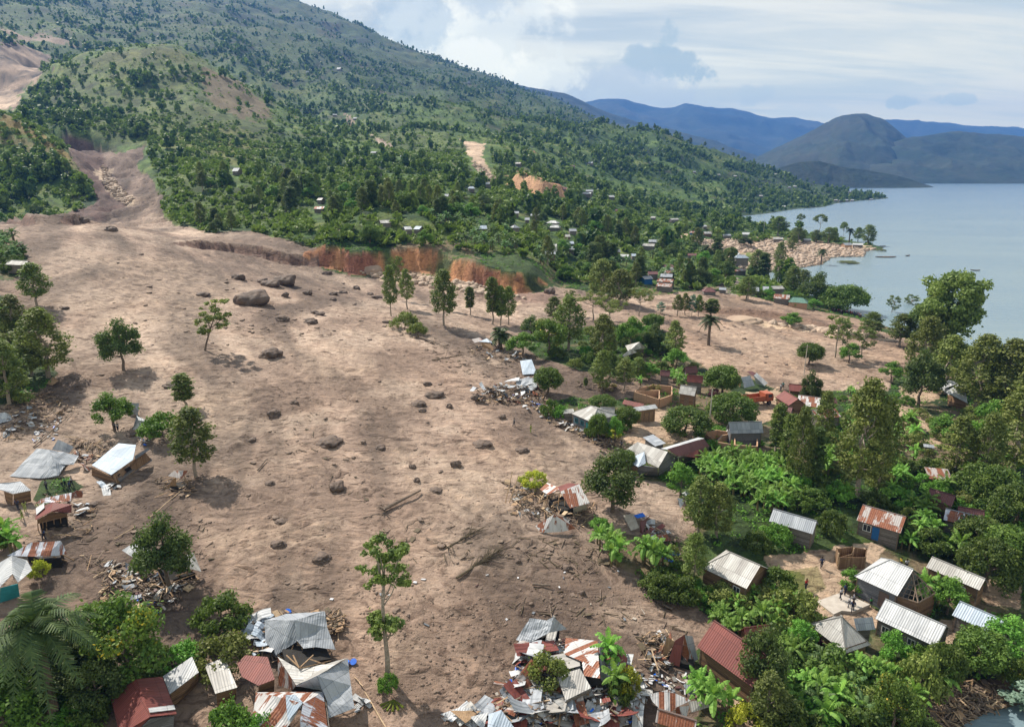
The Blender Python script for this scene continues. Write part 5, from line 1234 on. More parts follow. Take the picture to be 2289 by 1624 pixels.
def hillside():
    s = HT[0][0]; near = []
    used = []
    keys = ['mango2', 'round', 'eucdark', 'euc', 'column', 'round', 'eucbig', 'darkround', 'euc2', 'round']
    words = {'mango2': 'round dark tree', 'darkround': 'bushy dark tree', 'eucdark': 'tall dark tree', 'euc': 'tall slender tree', 'column': 'pointed dark tree', 'round': 'light green bushy tree', 'eucbig': 'full crowned tall tree', 'euc2': 'thin olive tree'}
    for i in s:
        x, y = G['x'][i] + hr.uniform(-.5, .5), G['y'][i] + hr.uniform(-1, 1)
        if any((x - a) ** 2 + (y - b) ** 2 < 12 for a, b in used): continue
        if len(used) >= 215: break
        used.append((x, y)); k = keys[hr.randint(len(keys))]; tall = k in ('eucdark', 'euc', 'column', 'eucbig', 'euc2'); h = hr.uniform(8, 14) if tall else hr.uniform(5, 8.5)
        put(k, (x, y, tz(x, y) - .3), h, h * (hr.uniform(.4, .55) if tall else hr.uniform(.9, 1.2)), None, 'eucalyptus_tree' if tall and k != 'column' else 'tree',
            where(x, y, words[k]), 'tree', 'trees over the lower hillside')
    # templates for the woodland
    def templ(n, sz, sh, seed):
        r = np.random.RandomState(seed); d = r.normal(size=(n, 3)); d /= np.linalg.norm(d, axis=1)[:, None]
        lump = .75 + .35 * np.sin(d[:, 0] * 5 + seed) * np.sin(d[:, 2] * 4 + 1) * np.cos(d[:, 1] * 5)
        c = d * (lump * (.75 + .3 * r.rand(n)))[:, None]
        if sh == 'tall': c *= np.array([.36, .36, .62]); c[:, 2] += .66
        elif sh == 'two': c *= np.array([.33, .33, .36]); up = r.rand(n) > .4; c[up, 2] += .95; c[~up, 2] += .45; c[~up, 0] += .18
        elif sh == 'star':
            th = r.rand(n) * 6.28; el = .25 + 1.1 * r.rand(n); q = .55 + .3 * r.rand(n); dd_ = np.stack([np.cos(th) * np.cos(el), np.sin(th) * np.cos(el), np.sin(el)], 1); c = dd_ * (q * .55)[:, None]; c[:, 2] += .3
            sd = np.stack([-np.sin(th), np.cos(th), 0 * th], 1) * .10; tip = dd_ * .5 * q[:, None]; return np.stack([c - tip - sd * .3, c + sd, c + tip - [0, 0, .12], c - sd], 1)
        else: c *= np.array([.6, .6, .5]); c[:, 2] += .48
        nn = d * .8 + r.normal(size=(n, 3)) * .45; nn /= np.linalg.norm(nn, axis=1)[:, None]
        t = np.cross(nn, r.normal(size=(n, 3))); t /= np.linalg.norm(t, axis=1)[:, None]; b = np.cross(nn, t); s = (sz * (.6 + .8 * r.rand(n)))[:, None]
        return np.stack([c - t * s, c + b * s * .7, c + t * s, c - b * s * .7], 1)
    VV = []; TT = []
    for (s, kind) in HT[0:] + HS:
        n, sz = ((110, .15), (90, .15), (34, .25), (14, .40), (26, .30), (12, .45))[kind]
        tm = [templ(n, sz, sh, 5 + j) for j, sh in enumerate(('tall', 'round', 'round', 'two', 'tall', 'round') if kind < 4 else ('star', 'round', 'star', 'star', 'round', 'star'))]
        if kind == 0: s = s[len(s) // 2:][:60]
        x = G['x'][s] + hr.uniform(-.5, .5, len(s)) * G['y'][s] * .002; y = G['y'][s] * (1 + hr.uniform(-.004, .004, len(s))); z = land(x, y)
        kk = hr.randint(0, len(tm), len(s)); tall = np.isin(kk, (0, 3, 4)) & (kind < 4); h = np.where(tall, hr.uniform(7, 13, len(s)), hr.uniform(4.5, 8, len(s))) * (1.0, .85, .78, .85, .5, .5)[kind]
        th = hr.uniform(0, 6.28, len(s)); c, sn = np.cos(th), np.sin(th); tone = np.clip(hr.beta(1.5, 2.0, len(s)) + (.3 if kind > 3 else 0), 0, 1)
        for j in range(len(tm)):
            m = np.where(kk == j)[0]; P = tm[j][None] * (h[m] * np.where(tall[m], 1, 1.15))[:, None, None, None]
            X = P[..., 0] * c[m][:, None, None] - P[..., 1] * sn[m][:, None, None] + x[m][:, None, None]
            Yy = P[..., 0] * sn[m][:, None, None] + P[..., 1] * c[m][:, None, None] + y[m][:, None, None]
            Z = P[..., 2] + z[m][:, None, None] - .3
            VV.append(np.stack([X, Yy, Z], -1).reshape(-1, 3)); TT.append(np.clip(np.repeat(tone[m], P.shape[1]) + hr.uniform(-.15, .15, len(m) * P.shape[1]), 0, 1))
    V = np.concatenate(VV); F = np.arange(len(V)).reshape(-1, 4)
    tag(obj('woodland', make('woodland', V, F, L_['far'], shade=np.concatenate(TT))), 'mixed trees and scrub thinning out over the far hillsides', None, None, 'stuff')
hillside()
# trees that stand out on the ridge lines
for i in range(46):
    u = np.interp(i / 45 + hr.uniform(-.01, .01), [0, .35, .6, .8, 1], [900, 1060, 1180, 1350, 1660]); 
    best = None; a = ray(u, 200)[0]; Ys = np.exp(np.linspace(math.log(600), math.log(4300), 260)); zz = land(a * Ys, Ys); k = int(np.argmax((zz - CAMZ) / Ys)); Y = Ys[k]
    h = hr.uniform(7, 13) * (1.35 if Y > 2500 else 1)
    put(random.choice(['euc', 'eucdark', 'stonepine', 'darkround']), (a * Y, Y, zz[k] - .5), h, h * hr.uniform(.45, .7), None, 'tree', where(a * Y, Y, 'small skyline tree on the ridge'), 'tree', 'trees along the ridge line')

# undergrowth: one mass of low leaves over the green ground
def undergrowth():
    r = np.random.RandomState(5); y = G['y']; A = G['y'] ** 2
    ok = (~G['mud']) & (~G['inl']) & (y < 300) & (G['dd'] > 1.0) & (G['face'] == 0) & (np.abs(G['x'] / y) < .95)
    u, v = G['u'], G['v']
    for pl in ([(1375,1000),(1420,945),(1470,915),(1545,905),(1580,950),(1560,990),(1480,985)], [(1640,880),(1740,870),(1740,930),(1700,940),(1640,905)], [(1700,1230),(1860,1205),(1985,1195),(1965,1235),(1990,1290),(1900,1290),(1830,1262),(1720,1250)],
               [(1795,1250),(1860,1245),(1950,1330),(2010,1375),(1900,1390),(1790,1330)], [(2050,1370),(2160,1350),(2220,1420),(2120,1460)], [(1660,1480),(1700,1420),(1790,1420),(1780,1520),(1730,1600),(1670,1600)]):
        ok &= ~inpoly(u, v, pl)
    nn = fbm(G['x'], y, .12, 3, 44); k = np.where(ok)[0]; w = (smooth(nn[k], -.25, .3) + .12) * 1.0
    dY = np.gradient(y.reshape(G['nr'], G['nc'])[:, 0]); ar = (np.repeat(dY, G['nc']) * y)[k]
    k2 = ~((u[k] > 2010) & (v[k] > 1515)); k = k[k2]; w = w[k2]; ar = ar[k2]; s = r.choice(k, 3400, p=(w * ar) / (w * ar).sum()); N = 26
    cx = G['x'][s]; cy = G['y'][s]; cz = G['z'][s]; sz = r.uniform(.5, 1.3, len(s))
    d = r.normal(size=(len(s), N, 3)); d /= np.linalg.norm(d, axis=2)[..., None]; d[..., 2] = np.abs(d[..., 2]) * .7
    c = np.stack([cx, cy, cz], -1)[:, None] + d * (sz[:, None] * r.uniform(.5, 1, (len(s), N)))[..., None]
    nr_ = d + r.normal(size=d.shape) * .5 + [0, 0, .4]; nr_ /= np.linalg.norm(nr_, axis=2)[..., None]; t = np.cross(nr_, r.normal(size=d.shape)); t /= np.linalg.norm(t, axis=2)[..., None]; b = np.cross(nr_, t)
    q = r.uniform(.10, .26, (len(s), N, 1)); V = np.stack([c - t * q, c + b * q * .6, c + t * q, c - b * q * .6], 2).reshape(-1, 3)
    tone = np.clip(np.repeat(r.beta(1.4, 1.8, len(s)), N) + r.uniform(-.2, .2, len(s) * N), 0, 1)
    tag(obj('undergrowth', make('undergrowth', V, np.arange(len(V)).reshape(-1, 4), L_['bright'], shade=tone)), 'low weeds and garden crops covering the green ground', None, None, 'stuff')
undergrowth()
# ---------------------------------------------------------------- buildings
def poly_up(pts):
    """make a face wound so that it looks up"""
    n = Vector((0, 0, 0))
    for i in range(len(pts)):
        a, b = pts[i], pts[(i + 1) % len(pts)]; n += a.cross(b)
    return (pts if n.z >= 0 else pts[::-1]), (n if n.z >= 0 else -n).normalized()
def sheet_mesh(name, faces, m, thick=.05, crumple=0., cuts=0, seed=0, across=None):
    """roof faces (lists of points) as thin slabs with u across the sheets and v up the slope"""
    V = []; F = []; UV = []; r = np.random.RandomState(seed + 5)
    for pts in faces:
        pts, n = poly_up([Vector(p) for p in pts])
        au = Vector(across).normalized() if across is not None else Vector((0, 0, 1)).cross(n)
        if au.length < .05: au = (pts[1] - pts[0])
        au = (au - n * au.dot(n)).normalized(); av = n.cross(au)
        if cuts:
            bm = bmesh.new(); f = bm.faces.new([bm.verts.new(p) for p in pts]); bmesh.ops.triangulate(bm, faces=bm.faces[:])
            bmesh.ops.subdivide_edges(bm, edges=bm.edges[:], cuts=cuts, use_grid_fill=True)
            bm.verts.ensure_lookup_table()
            for v in bm.verts:
                q = v.co; w = mn.noise(Vector((q.x, q.y, q.z + seed)) * .9) + .5 * mn.noise(Vector((q.x, q.y, q.z + seed)) * 2.3)
                v.co = q + n * w * crumple
            vs = [v.co.copy() for v in bm.verts]; fs = [[v.index for v in f.verts] for f in bm.faces] if not bm.verts.index_update() else 0
            bm.verts.index_update(); fs = [[v.index for v in f.verts] for f in bm.faces]; bm.free()
        else: vs = pts; fs = [list(range(len(pts)))]
        for side in (0, 1):
            j = len(V); V += [p - n * thick * side for p in vs]
            for f in fs:
                g = f if side == 0 else f[::-1]; F.append([x + j for x in g]); UV += [((vs[x]).dot(au), (vs[x]).dot(av)) for x in g]
        if not cuts:
            k = len(pts); j = len(V) - 2 * k
            for i in range(k):
                a, b = i, (i + 1) % k; F.append([j + b, j + a, j + a + k, j + b + k]); UV += [(pts[b].dot(au), 0), (pts[a].dot(au), 0), (pts[a].dot(au), .05), (pts[b].dot(au), .05)]
    return make(name, V, F, m, uv=[c for q in UV for c in q])
def boxm(x0, x1, y0, y1, z0, z1):
    V = [(x, y, z) for z in (z0, z1) for y in (y0, y1) for x in (x0, x1)]
    return V, [(0, 2, 3, 1), (4, 5, 7, 6), (0, 1, 5, 4), (2, 6, 7, 3), (0, 4, 6, 2), (1, 3, 7, 5)]
def beam(a, b, w=.08):
    return tube([a, b], [w, w], 4)
def part(name, VF, m, parent, **k): return obj(name, make(name, VF[0], VF[1], m), parent)
def opening(parent, x, y, z0, w, h, side, kind, m):
    """door or window proud of a wall whose outer face is at y (side: outward sign along y)"""
    s = side
    if kind == 'door':
        d = part('door', boxm(x - w / 2, x + w / 2, min(y, y + s * .05), max(y, y + s * .05), z0, z0 + h), m, parent)
        part('frame', join([boxm(x - w / 2 - .09, x - w / 2, min(y, y + s * .08), max(y, y + s * .08), z0, z0 + h + .09), boxm(x + w / 2, x + w / 2 + .09, min(y, y + s * .08), max(y, y + s * .08), z0, z0 + h + .09),
                            boxm(x - w / 2, x + w / 2, min(y, y + s * .08), max(y, y + s * .08), z0 + h, z0 + h + .09)]), M['timber'], d)
    else:
        d = part('window', boxm(x - w / 2, x + w / 2, min(y, y + s * .03), max(y, y + s * .03), z0, z0 + h), M['glass'] if kind == 'window' else m, parent)
        bars = [boxm(x - w / 2 - .08, x - w / 2, min(y, y + s * .07), max(y, y + s * .07), z0 - .08, z0 + h + .08), boxm(x + w / 2, x + w / 2 + .08, min(y, y + s * .07), max(y, y + s * .07), z0 - .08, z0 + h + .08),
                boxm(x - w / 2, x + w / 2, min(y, y + s * .07), max(y, y + s * .07), z0 + h, z0 + h + .08), boxm(x - w / 2, x + w / 2, min(y, y + s * .07), max(y, y + s * .07), z0 - .08, z0),
                boxm(x - .03, x + .03, min(y, y + s * .065), max(y, y + s * .065), z0, z0 + h)]
        part('frame', join(bars), m, d)
def ridge_pt(u, v, h, z0):
    a, e = ray(u, v); Y = 60.
    y = (z0 + h - CAMZ) / e
    return Vector((a * y, y, z0 + h))
def gable(name, label, E1, E2, R1, roof='grey', wall='plank', eh=2.3, rh=3.7, kind='gable', hip=(0, 0), group=None, cat='house', doors=(), wins=(), win_m='whitep', door_m='timber', maxw=None, zoff=0, tilt=None, back=None, gm=None, over=.35):
    g0 = at((E1[0] + E2[0]) / 2, (E1[1] + E2[1]) / 2 + 8); z0 = g0.z + zoff
    e1 = ridge_pt(*E1, eh, z0); e2 = ridge_pt(*E2, eh, z0); r1 = ridge_pt(*R1, rh, z0)
    if g0.y > 240:                       # far off: the eave line at the distance of its ground, turned a little
        a1, a2 = ray(*E1)[0], ray(*E2)[0]; Yg = g0.y; tr_ = (random.random() - .5) * .5 * (a2 - a1) * Yg
        e1 = Vector((a1 * Yg, Yg - tr_, z0 + eh)); e2 = Vector((a2 * Yg, Yg + tr_, z0 + eh)); d_ = (e2 - e1).normalized(); r1 = e1 + Vector((-d_.y, d_.x, 0)) * min(max((e2 - e1).length * .3, 2.4), 5)
    if e1.x > e2.x: e1, e2 = e2, e1
    d = (e2 - e1); L = d.length; d.normalize(); n = Vector((-d.y, d.x, 0))
    hw = (r1 - e1).dot(n)
    if hw < 0: hw = 1.2
    if maxw: hw = min(hw, maxw)
    hw = max(hw, .8)
    W = hw * (2 if kind != 'mono' else 1); c = (e1 + e2) / 2 + n * W / 2
    rz = math.atan2(d.y, d.x)
    o = empty(name, (c.x, c.y, z0), rz)
    if tilt: o.rotation_euler = (tilt[0], tilt[1], rz)
    tag(o, label, cat, group)
    x, y = L / 2, W / 2; ov = over
    if kind == 'mono':
        F = [[(-x, -y, eh), (x, -y, eh), (x, y, rh), (-x, y, rh)]]
        obj('roof', sheet_mesh('roof', F, M[roof], seed=len(label), across=(1, 0, 0)), o)
        xi, yi = x - ov, y - ov
        lo, hi = eh - .06 + (rh - eh) * ov / W, rh - .06 - (rh - eh) * ov / W
        V = [(-xi, -yi, -.6), (xi, -yi, -.6), (xi, yi, -.6), (-xi, yi, -.6), (-xi, -yi, lo), (xi, -yi, lo), (xi, yi, hi), (-xi, yi, hi)]
        Fw = [(0, 1, 5, 4), (1, 2, 6, 5), (2, 3, 7, 6), (3, 0, 4, 7), (0, 3, 2, 1), (4, 5, 6, 7)]
    else:
        a, b = hip; RL, RR = Vector((-x + a, 0, rh)), Vector((x - b, 0, rh))
        F = [[(-x, -y, eh), (x, -y, eh), RR, RL], [(x, y, eh), (-x, y, eh), RL, RR]]
        if a: F.append([(-x, y, eh), (-x, -y, eh), RL])
        if b: F.append([(x, -y, eh), (x, y, eh), RR])
        rf = obj('roof', sheet_mesh('roof', F, M[roof], seed=len(label)), o)
        rc = [tube([RL, RR], [.1, .1], 6)]
        if a: rc += [tube([(-x, -y, eh), RL], [.07, .07], 5), tube([(-x, y, eh), RL], [.07, .07], 5)]
        if b: rc += [tube([(x, -y, eh), RR], [.07, .07], 5), tube([(x, y, eh), RR], [.07, .07], 5)]
        part('ridge_cap', join(rc), M['grey' if roof in ('red', 'maroon') else roof] if roof not in ('red', 'maroon', 'green') else M[roof], rf)
        xi, yi = x - ov * .8, y - ov; lo = eh - .07 + (rh - eh) * ov / y; tp = rh - .1
        V = [(-xi, -yi, -.6), (xi, -yi, -.6), (xi, yi, -.6), (-xi, yi, -.6), (-xi, -yi, lo), (xi, -yi, lo), (xi, yi, lo), (-xi, yi, lo)]
        Fw = [(0, 1, 5, 4), (2, 3, 7, 6), (0, 3, 2, 1)]
        if a: Fw.append((3, 0, 4, 7))
        else: V.append((-xi, 0, tp)); Fw.append((3, 0, 4, len(V) - 1, 7))
        if b: Fw.append((1, 2, 6, 5))
        else: V.append((xi, 0, tp)); Fw.append((1, 2, 6, len(V) - 1, 5))
    part('wall', (V, Fw), M[wall], o)
    xi, yi = x - ov * .8, y - ov
    if kind == 'mono': xi = x - ov
    for (f, w, h, s) in doors: opening(o, (f - .5) * 2 * xi, -yi if s < 0 else yi, .05, w, h, s, 'door', M[door_m])
    for (f, w, h, s) in wins: opening(o, (f - .5) * 2 * xi, -yi if s < 0 else yi, 1.05, w, h, s, 'window', M[win_m])
    if eh > 1.9 and kind != 'mono' and g0.y < 240:           # rafters show under the eave, corner posts on the walls
        bs = [beam((q, -y + .04, eh - .1), (q, -yi + .12, eh - .1 + (rh - eh) * ov / y), .035) for q in np.linspace(-x + .25, x - .25, max(int(L / 1.1), 3))]
        for sx in (-1, 1): part('corner_post', boxm(sx * xi - .07, sx * xi + .07, -yi - .03, -yi + .09, -.5, lo - .02), M['timber'], o)
        part('rafters', join(bs), M['timber'], o)
    return o
HOUSES = {}
# name, label, near eave ends, ridge point over the left end, options
gable('village_house','gabled house with white roof striped beige, beside the lower mud edge',(1566,1266),(1668,1314),(1640,1236),'beige','brownplank',2.5,4.4,hip=(2.2,0),doors=((.55,.9,1.9,-1),),wins=((.8,.8,.8,-1),))
gable('village_house','large bright white roofed house with bare trusses at its right end',(1909,1286),(2005,1330),(1978,1244),'white','greyplank',2.7,5.0,hip=(2.5,0),doors=((.72,1.0,2.0,-1),),door_m='rust')
gable('long_house','long house with dull silver roof behind the banana plants and truss roof',(2069,1266),(2188,1317),(2084,1243),'beige','brownplank',2.5,3.6,doors=((.3,.9,1.9,-1),),wins=((.7,.7,.7,-1),))
gable('long_house','long plank house with bright white corrugated roof beside the slab',(1955,1380),(2092,1444),(1981,1338),'white','plank',2.5,4.1,doors=((.35,1.0,2.0,-1),),wins=((.15,.7,.7,-1),(.62,.7,.7,-1)))
gable('long_house','plank house with light blue roof at the lower right edge',(2127,1373),(2240,1424),(2150,1344),'blue','plank',2.5,3.7,doors=((.82,1.2,2.1,-1),),door_m='dark')
gable('village_house','white hipped roof house behind the purple shrub and banana plants',(1806,1393),(1890,1458),(1868,1366),'beige','brownplank',2.5,4.9,hip=(2.8,2.8),maxw=4.6)
gable('outbuilding','small grey roof wing tucked behind the white hipped house',(1914,1408),(1956,1405),(1900,1381),'grey','plank',2.3,3.4,kind='mono')
gable('shed','long plank shed with silver grey roof in the gardens',(1718,1163),(1816,1192),(1731,1136),'grey','plank',2.2,3.5,doors=((.42,.8,1.8,-1),))
gable('village_house','plank house with rusty red roof, blue door and white framed window',(1914,1161),(2012,1190),(1927,1126),'rust','plank',2.4,3.9,doors=((.45,.95,2.0,-1),),wins=((.22,.95,.95,-1),),door_m='bluep',win_m='whitep')
gable('village_house','low house with white sheets spotted rust red on its roof',(2108,1160),(2190,1180),(2118,1136),'patch','plank',2.1,3.2,wins=((.5,.6,.6,-1),))
gable('village_house','dull red low roof just behind the spotted white roof',(2140,1150),(2200,1160),(2150,1134),'maroon','plank',2.3,3.4)
gable('shed','small shed with grey and rust roof under the tall trees',(2076,1068),(2130,1073),(2087,1044),'rust','brownplank',2.3,3.1,kind='mono')
gable('village_house','dark brown roofed house half hidden below the grey and rust shed',(2068,1112),(2126,1130),(2080,1090),'maroon','brownplank',2.3,3.6)
gable('shed','tiny shed with pale lean-to roof among banana plants',(2064,997),(2088,1000),(2066,991),'grey','plank',1.9,2.2,kind='mono',cat='shed')
gable('village_house','big house with plain red roof at the lower right of the rubble',(1557,1443),(1681,1534),(1602,1389),'red','brownplank',2.5,4.8)
gable('outbuilding','red roofed wing at the upper right of the big red roof',(1672,1440),(1730,1432),(1664,1422),'red','brownplank',2.6,3.9,hip=(0,0))
gable('village_house','small red roofed house cut by the bottom edge of the rubble',(1464,1612),(1552,1640),(1470,1592),'rust','brownplank',2.3,3.2)
gable('village_house','grey roofed house with porch gable on the mud edge',(1395,1008),(1470,1045),(1426,986),'beige','greyplank',2.9,4.7,maxw=4.2,doors=((.78,.9,1.9,-1),),wins=((.62,.9,.9,-1),),door_m='bluep',win_m='bluep') if 0 else None
gable('village_house','white roofed house with turquoise doors and shutters behind garden trees',(1275,922),(1322,942),(1316,904),'beige','greyplank',2.6,4.0,hip=(2.0,2.0),maxw=4.4,doors=((.78,.9,1.9,-1),),wins=((.2,.8,.8,-1),(.5,.7,.8,-1)),door_m='teal',win_m='teal')
gable('outbuilding','grey roofed wing at the right of the turquoise house',(1340,922),(1373,924),(1334,908),'beige','greyplank',2.5,3.5)
gable('shed','small dull roofed shed left of the turquoise house',(1258,923),(1284,922),(1262,913),'beige','plank',2.,2.4,kind='mono',cat='shed')
gable('lean_to','long low red roofed lean-to below the roofless brick walls',(1390,901),(1435,911),(1396,892),'red','brownplank',2.1,2.8,kind='mono',cat='shed')
gable('shop','wooden shop with white flat front board facing the yard',(1420,918),(1470,911),(1436,906),'white','wood',2.7,3.2,kind='mono',cat='shop',doors=((.55,1.0,2.0,-1),(.8,.9,2.,-1)),door_m='wood')
gable('village_house','small plank house with silver gabled roof above the large mangos',(1516,878),(1552,884),(1526,864),'beige','brownplank',2.6,4.2,doors=((.5,.8,1.8,-1),))
gable('village_house','front red roof of the pair by the dark mango tree',(1534,852),(1570,855),(1545,838),'red','plank',2.5,3.9)
gable('village_house','rear red roof of the pair by the dark mango tree',(1533,834),(1560,832),(1540,818),'maroon','plank',2.6,4.0)
gable('village_house','low dark red roof left of the red pair among bananas',(1474,838),(1496,840),(1478,828),'maroon','plank',2.3,3.4)
gable('shed','small open shed with one flat zinc roof in the yard',(1436,976),(1464,996),(1456,967),'grey','rust',2.1,2.4,kind='mono',cat='shed')
gable('village_house','long red roofed house with one white slope at the yard',(1477,1002),(1520,1020),(1560,978),'maroon','plank',2.6,3.6,kind='mono',maxw=9) if 0 else None
gable('village_house','grey gabled roof over slate coloured planks right of the mangos',(1632,968),(1706,966),(1640,948),'grey','greyplank',2.8,4.6,maxw=3.8)
gable('shed','small zinc lean-to left of the grey gabled roof',(1622,962),(1640,968),(1632,944),'beige','plank',2.2,3.2,kind='mono',cat='shed')
gable('village_house','square red roofed house beside the orange truck',(1732,886),(1762,905),(1757,874),'red','brownplank',2.4,3.8,maxw=3)
gable('village_house','small red roof at the mud edge behind the red square house',(1763,872),(1806,876),(1766,857),'red','brownplank',2.3,3.4)
gable('village_house','white and black striped roof among trees right of the truck',(1780,903),(1830,910),(1798,883),'stripe','plank',2.4,3.8)
gable('village_house','rusty brown roofs left of the huge olive eucalyptus',(1826,935),(1880,930),(1840,912),'rust','plank',2.4,3.6)
gable('shed','low maroon roof right of the white striped roof',(1843,903),(1872,902),(1850,889),'maroon','plank',2.2,3.2)
gable('village_house','maroon roof partly hidden below the red square house',(1737,925),(1765,930),(1745,905),'maroon','plank',2.3,3.6)
# by the lower left
gable('village_house','dark red gabled house with one white sheet at the lower left',(262,1640),(395,1598),(336,1598),'red','brownplank',2.4,3.6,maxw=3.2) if 0 else None
gable('hut','tiny hut leaning behind the yellow flowered tree with pale roof',(200,1455),(232,1466),(222,1445),'white','brownplank',2.0,2.2,kind='mono',cat='hut',tilt=(.1,-.15))
gable('village_house','turquoise walled hut almost hidden at the left frame edge',(-14,1490),(6,1476),(-5,1465),'blue','teal',2.2,2.8,kind='mono')
# far houses: right shore, road, cluster
for (nm, lb, a, b, c, rf, wl, eh, rh, hp) in FH:
    if 'number' in lb: lb = lb.split(', number')[0]
    eh, rh = (eh * .85, eh * .85 + (rh - eh) * .7) if rh < 6.5 and eh < 4 else (eh, rh); c0 = (a[0] + b[0]) / 2; a = (c0 + (a[0] - c0) * .9, a[1]); b = (c0 + (b[0] - c0) * .9, b[1])
    if rf == 'white' and (int(a[0]) % 3) == 0: rf = 'grey'
    if rf == 'white' and (int(a[0]) % 3) == 1: rf = 'beige'
    gable(nm, lb, a, b, c, rf, wl, eh, rh, hip=hp, group='tiny roofs in the far shore woods' if 'tiny pale roof in the far' in lb else None, maxw=5.5)

def roofs(name, label, base, faces, m='grey', cat='house', crumple=.0, cuts=0, walls=(), wall_m='plank', beams=(), mats=None, extra=None, group=None, inner=None):
    """a building given by its roof faces: corners as (u, v, height above its ground)"""
    g = at(*base); z0 = g.z; o = empty(name, (g.x, g.y, z0)); tag(o, label, cat, group)
    W = lambda q: ridge_pt(q[0], q[1], q[2], z0) - Vector((g.x, g.y, z0))
    for i, f in enumerate(faces):
        mm = mats[i] if mats else m
        obj('roof' if cat != 'debris' else 'roof_sheet', sheet_mesh('roof', [[W(q) for q in f]], M[mm], crumple=crumple, cuts=cuts, seed=len(label) + i), o)
    for i, wq in enumerate(walls):
        wm = wall_m
        if isinstance(wq[0], str): wm, wq = wq[0], wq[1:]
        P = [W(q) for q in wq]; n = (P[1] - P[0]).cross(P[2] - P[0]).normalized() * .08
        V = P + [p - n for p in P]; k = len(P); F = [tuple(range(k)), tuple(range(2 * k - 1, k - 1, -1))] + [(a, a + k, (a + 1) % k + k, (a + 1) % k) for a in range(k)]
        part('wall', (V, F), M[wm], o)
    if beams: part('rafters', join([beam(W(a), W(b), .07) for a, b in beams]), M['wood'], o)
    if inner:  # added black block paints the shade under the broken roof
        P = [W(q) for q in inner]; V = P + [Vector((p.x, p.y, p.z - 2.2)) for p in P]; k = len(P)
        part('interior_shade_block', (V, [tuple(range(k)), tuple(range(2 * k - 1, k - 1, -1))] + [(a, (a + 1) % k, (a + 1) % k + k, a + k) for a in range(k)]), M['dark'], o)
    return o
# porch house on the mud edge
roofs('village_house','grey roofed plank house with light blue porch gable on the mud edge',(1450,1062),
  [[(1394,1007,2.6),(1424,986,4.6),(1492,1008,4.6),(1471,1044,2.6)],[(1424,986,4.6),(1492,1008,4.6),(1514,1020,2.8),(1450,996,2.8)],[(1396,1027,2.2),(1440,1008,3.9),(1443,1034,2.6),(1426,1042,2.2)]],
  mats=['beige','beige','blue'],walls=[[(1424,1037,2.2),(1470,1043,2.5),(1470,1062,0),(1424,1060,0)],[(1471,1044,2.5),(1491,1010,4.4),(1508,1020,2.7),(1506,1042,0),(1472,1062,0)],['wood',(1400,1026,2.1),(1424,1018,3.0),(1425,1040,2.1),(1424,1060,0),(1402,1050,0)],
    ['bluep',(1447,1041,2.0),(1457,1042,2.0),(1457,1053,.8),(1447,1051,.8)],['bluep',(1486,1037,1.9),(1493,1033,1.9),(1493,1050,0),(1486,1053,0)]],wall_m='greyplank')
roofs('village_house','long house with maroon near slope and white far slope at the yard',(1520,1030),
  [[(1476,1001,3.3),(1496,1004,3.6),(1574,978,3.9),(1560,976,3.2)],[(1491,1002,3.9),(1572,978,3.9),(1586,996,2.6),(1516,1019,2.6)],[(1519,1017,2.5),(1560,1004,2.7),(1582,1003,2.0),(1558,1022,1.8)]],
  mats=['white','maroon','red'],walls=[[(1516,1020,2.5),(1584,998,2.5),(1584,1012,0),(1518,1036,0)],[(1480,1002,3.0),(1514,1018,2.5),(1516,1036,0),(1482,1018,0)]])
# red gabled house, pale roofs, bottom left
roofs('village_house','dark red gabled house with one white sheet at the lower left',(330,1660),
  [[(305,1515,3.9),(336,1599,3.9),(306,1630,2.5),(267,1640,2.4),(247,1553,2.5)],[(305,1515,3.9),(363,1510,2.5),(395,1593,2.5),(336,1599,3.9)],[(332,1580,4.02),(389,1573,2.66),(392,1583,2.66),(335,1590,4.02)]],
  mats=['red','red','white'],walls=[[(336,1603,3.6),(388,1597,2.4),(386,1640,0),(300,1660,0),(306,1632,2.4)]],wall_m='greyplank')
roofs('hut','hut with one pale grey sloping roof beside the dark red house',(415,1590),
  [[(364,1509,2.4),(429,1465,3.2),(444,1500,2.6),(379,1549,2.0)]],'white',cat='hut',walls=[[(381,1549,1.9),(443,1502,2.5),(440,1535,0),(384,1583,0)]],wall_m='brownplank')
roofs('hut','hut with flat pale grey roof in the row at the lower left',(500,1580),
  [[(457,1484,2.7),(502,1467,2.7),(530,1534,2.4),(481,1548,2.4)]],'beige',cat='hut',walls=[[(483,1547,2.3),(528,1534,2.3),(527,1560,0),(486,1578,0)]],wall_m='brownplank')
roofs('village_house','dark red flat roof right of the flat pale grey roof',(575,1560),
  [[(530,1480,2.6),(548,1462,2.8),(598,1466,2.8),(614,1516,2.4),(577,1530,2.2),(540,1510,2.3)]],'red',walls=[[(577,1530,2.1),(613,1516,2.3),(612,1545,0),(578,1556,0)]],wall_m='brownplank')
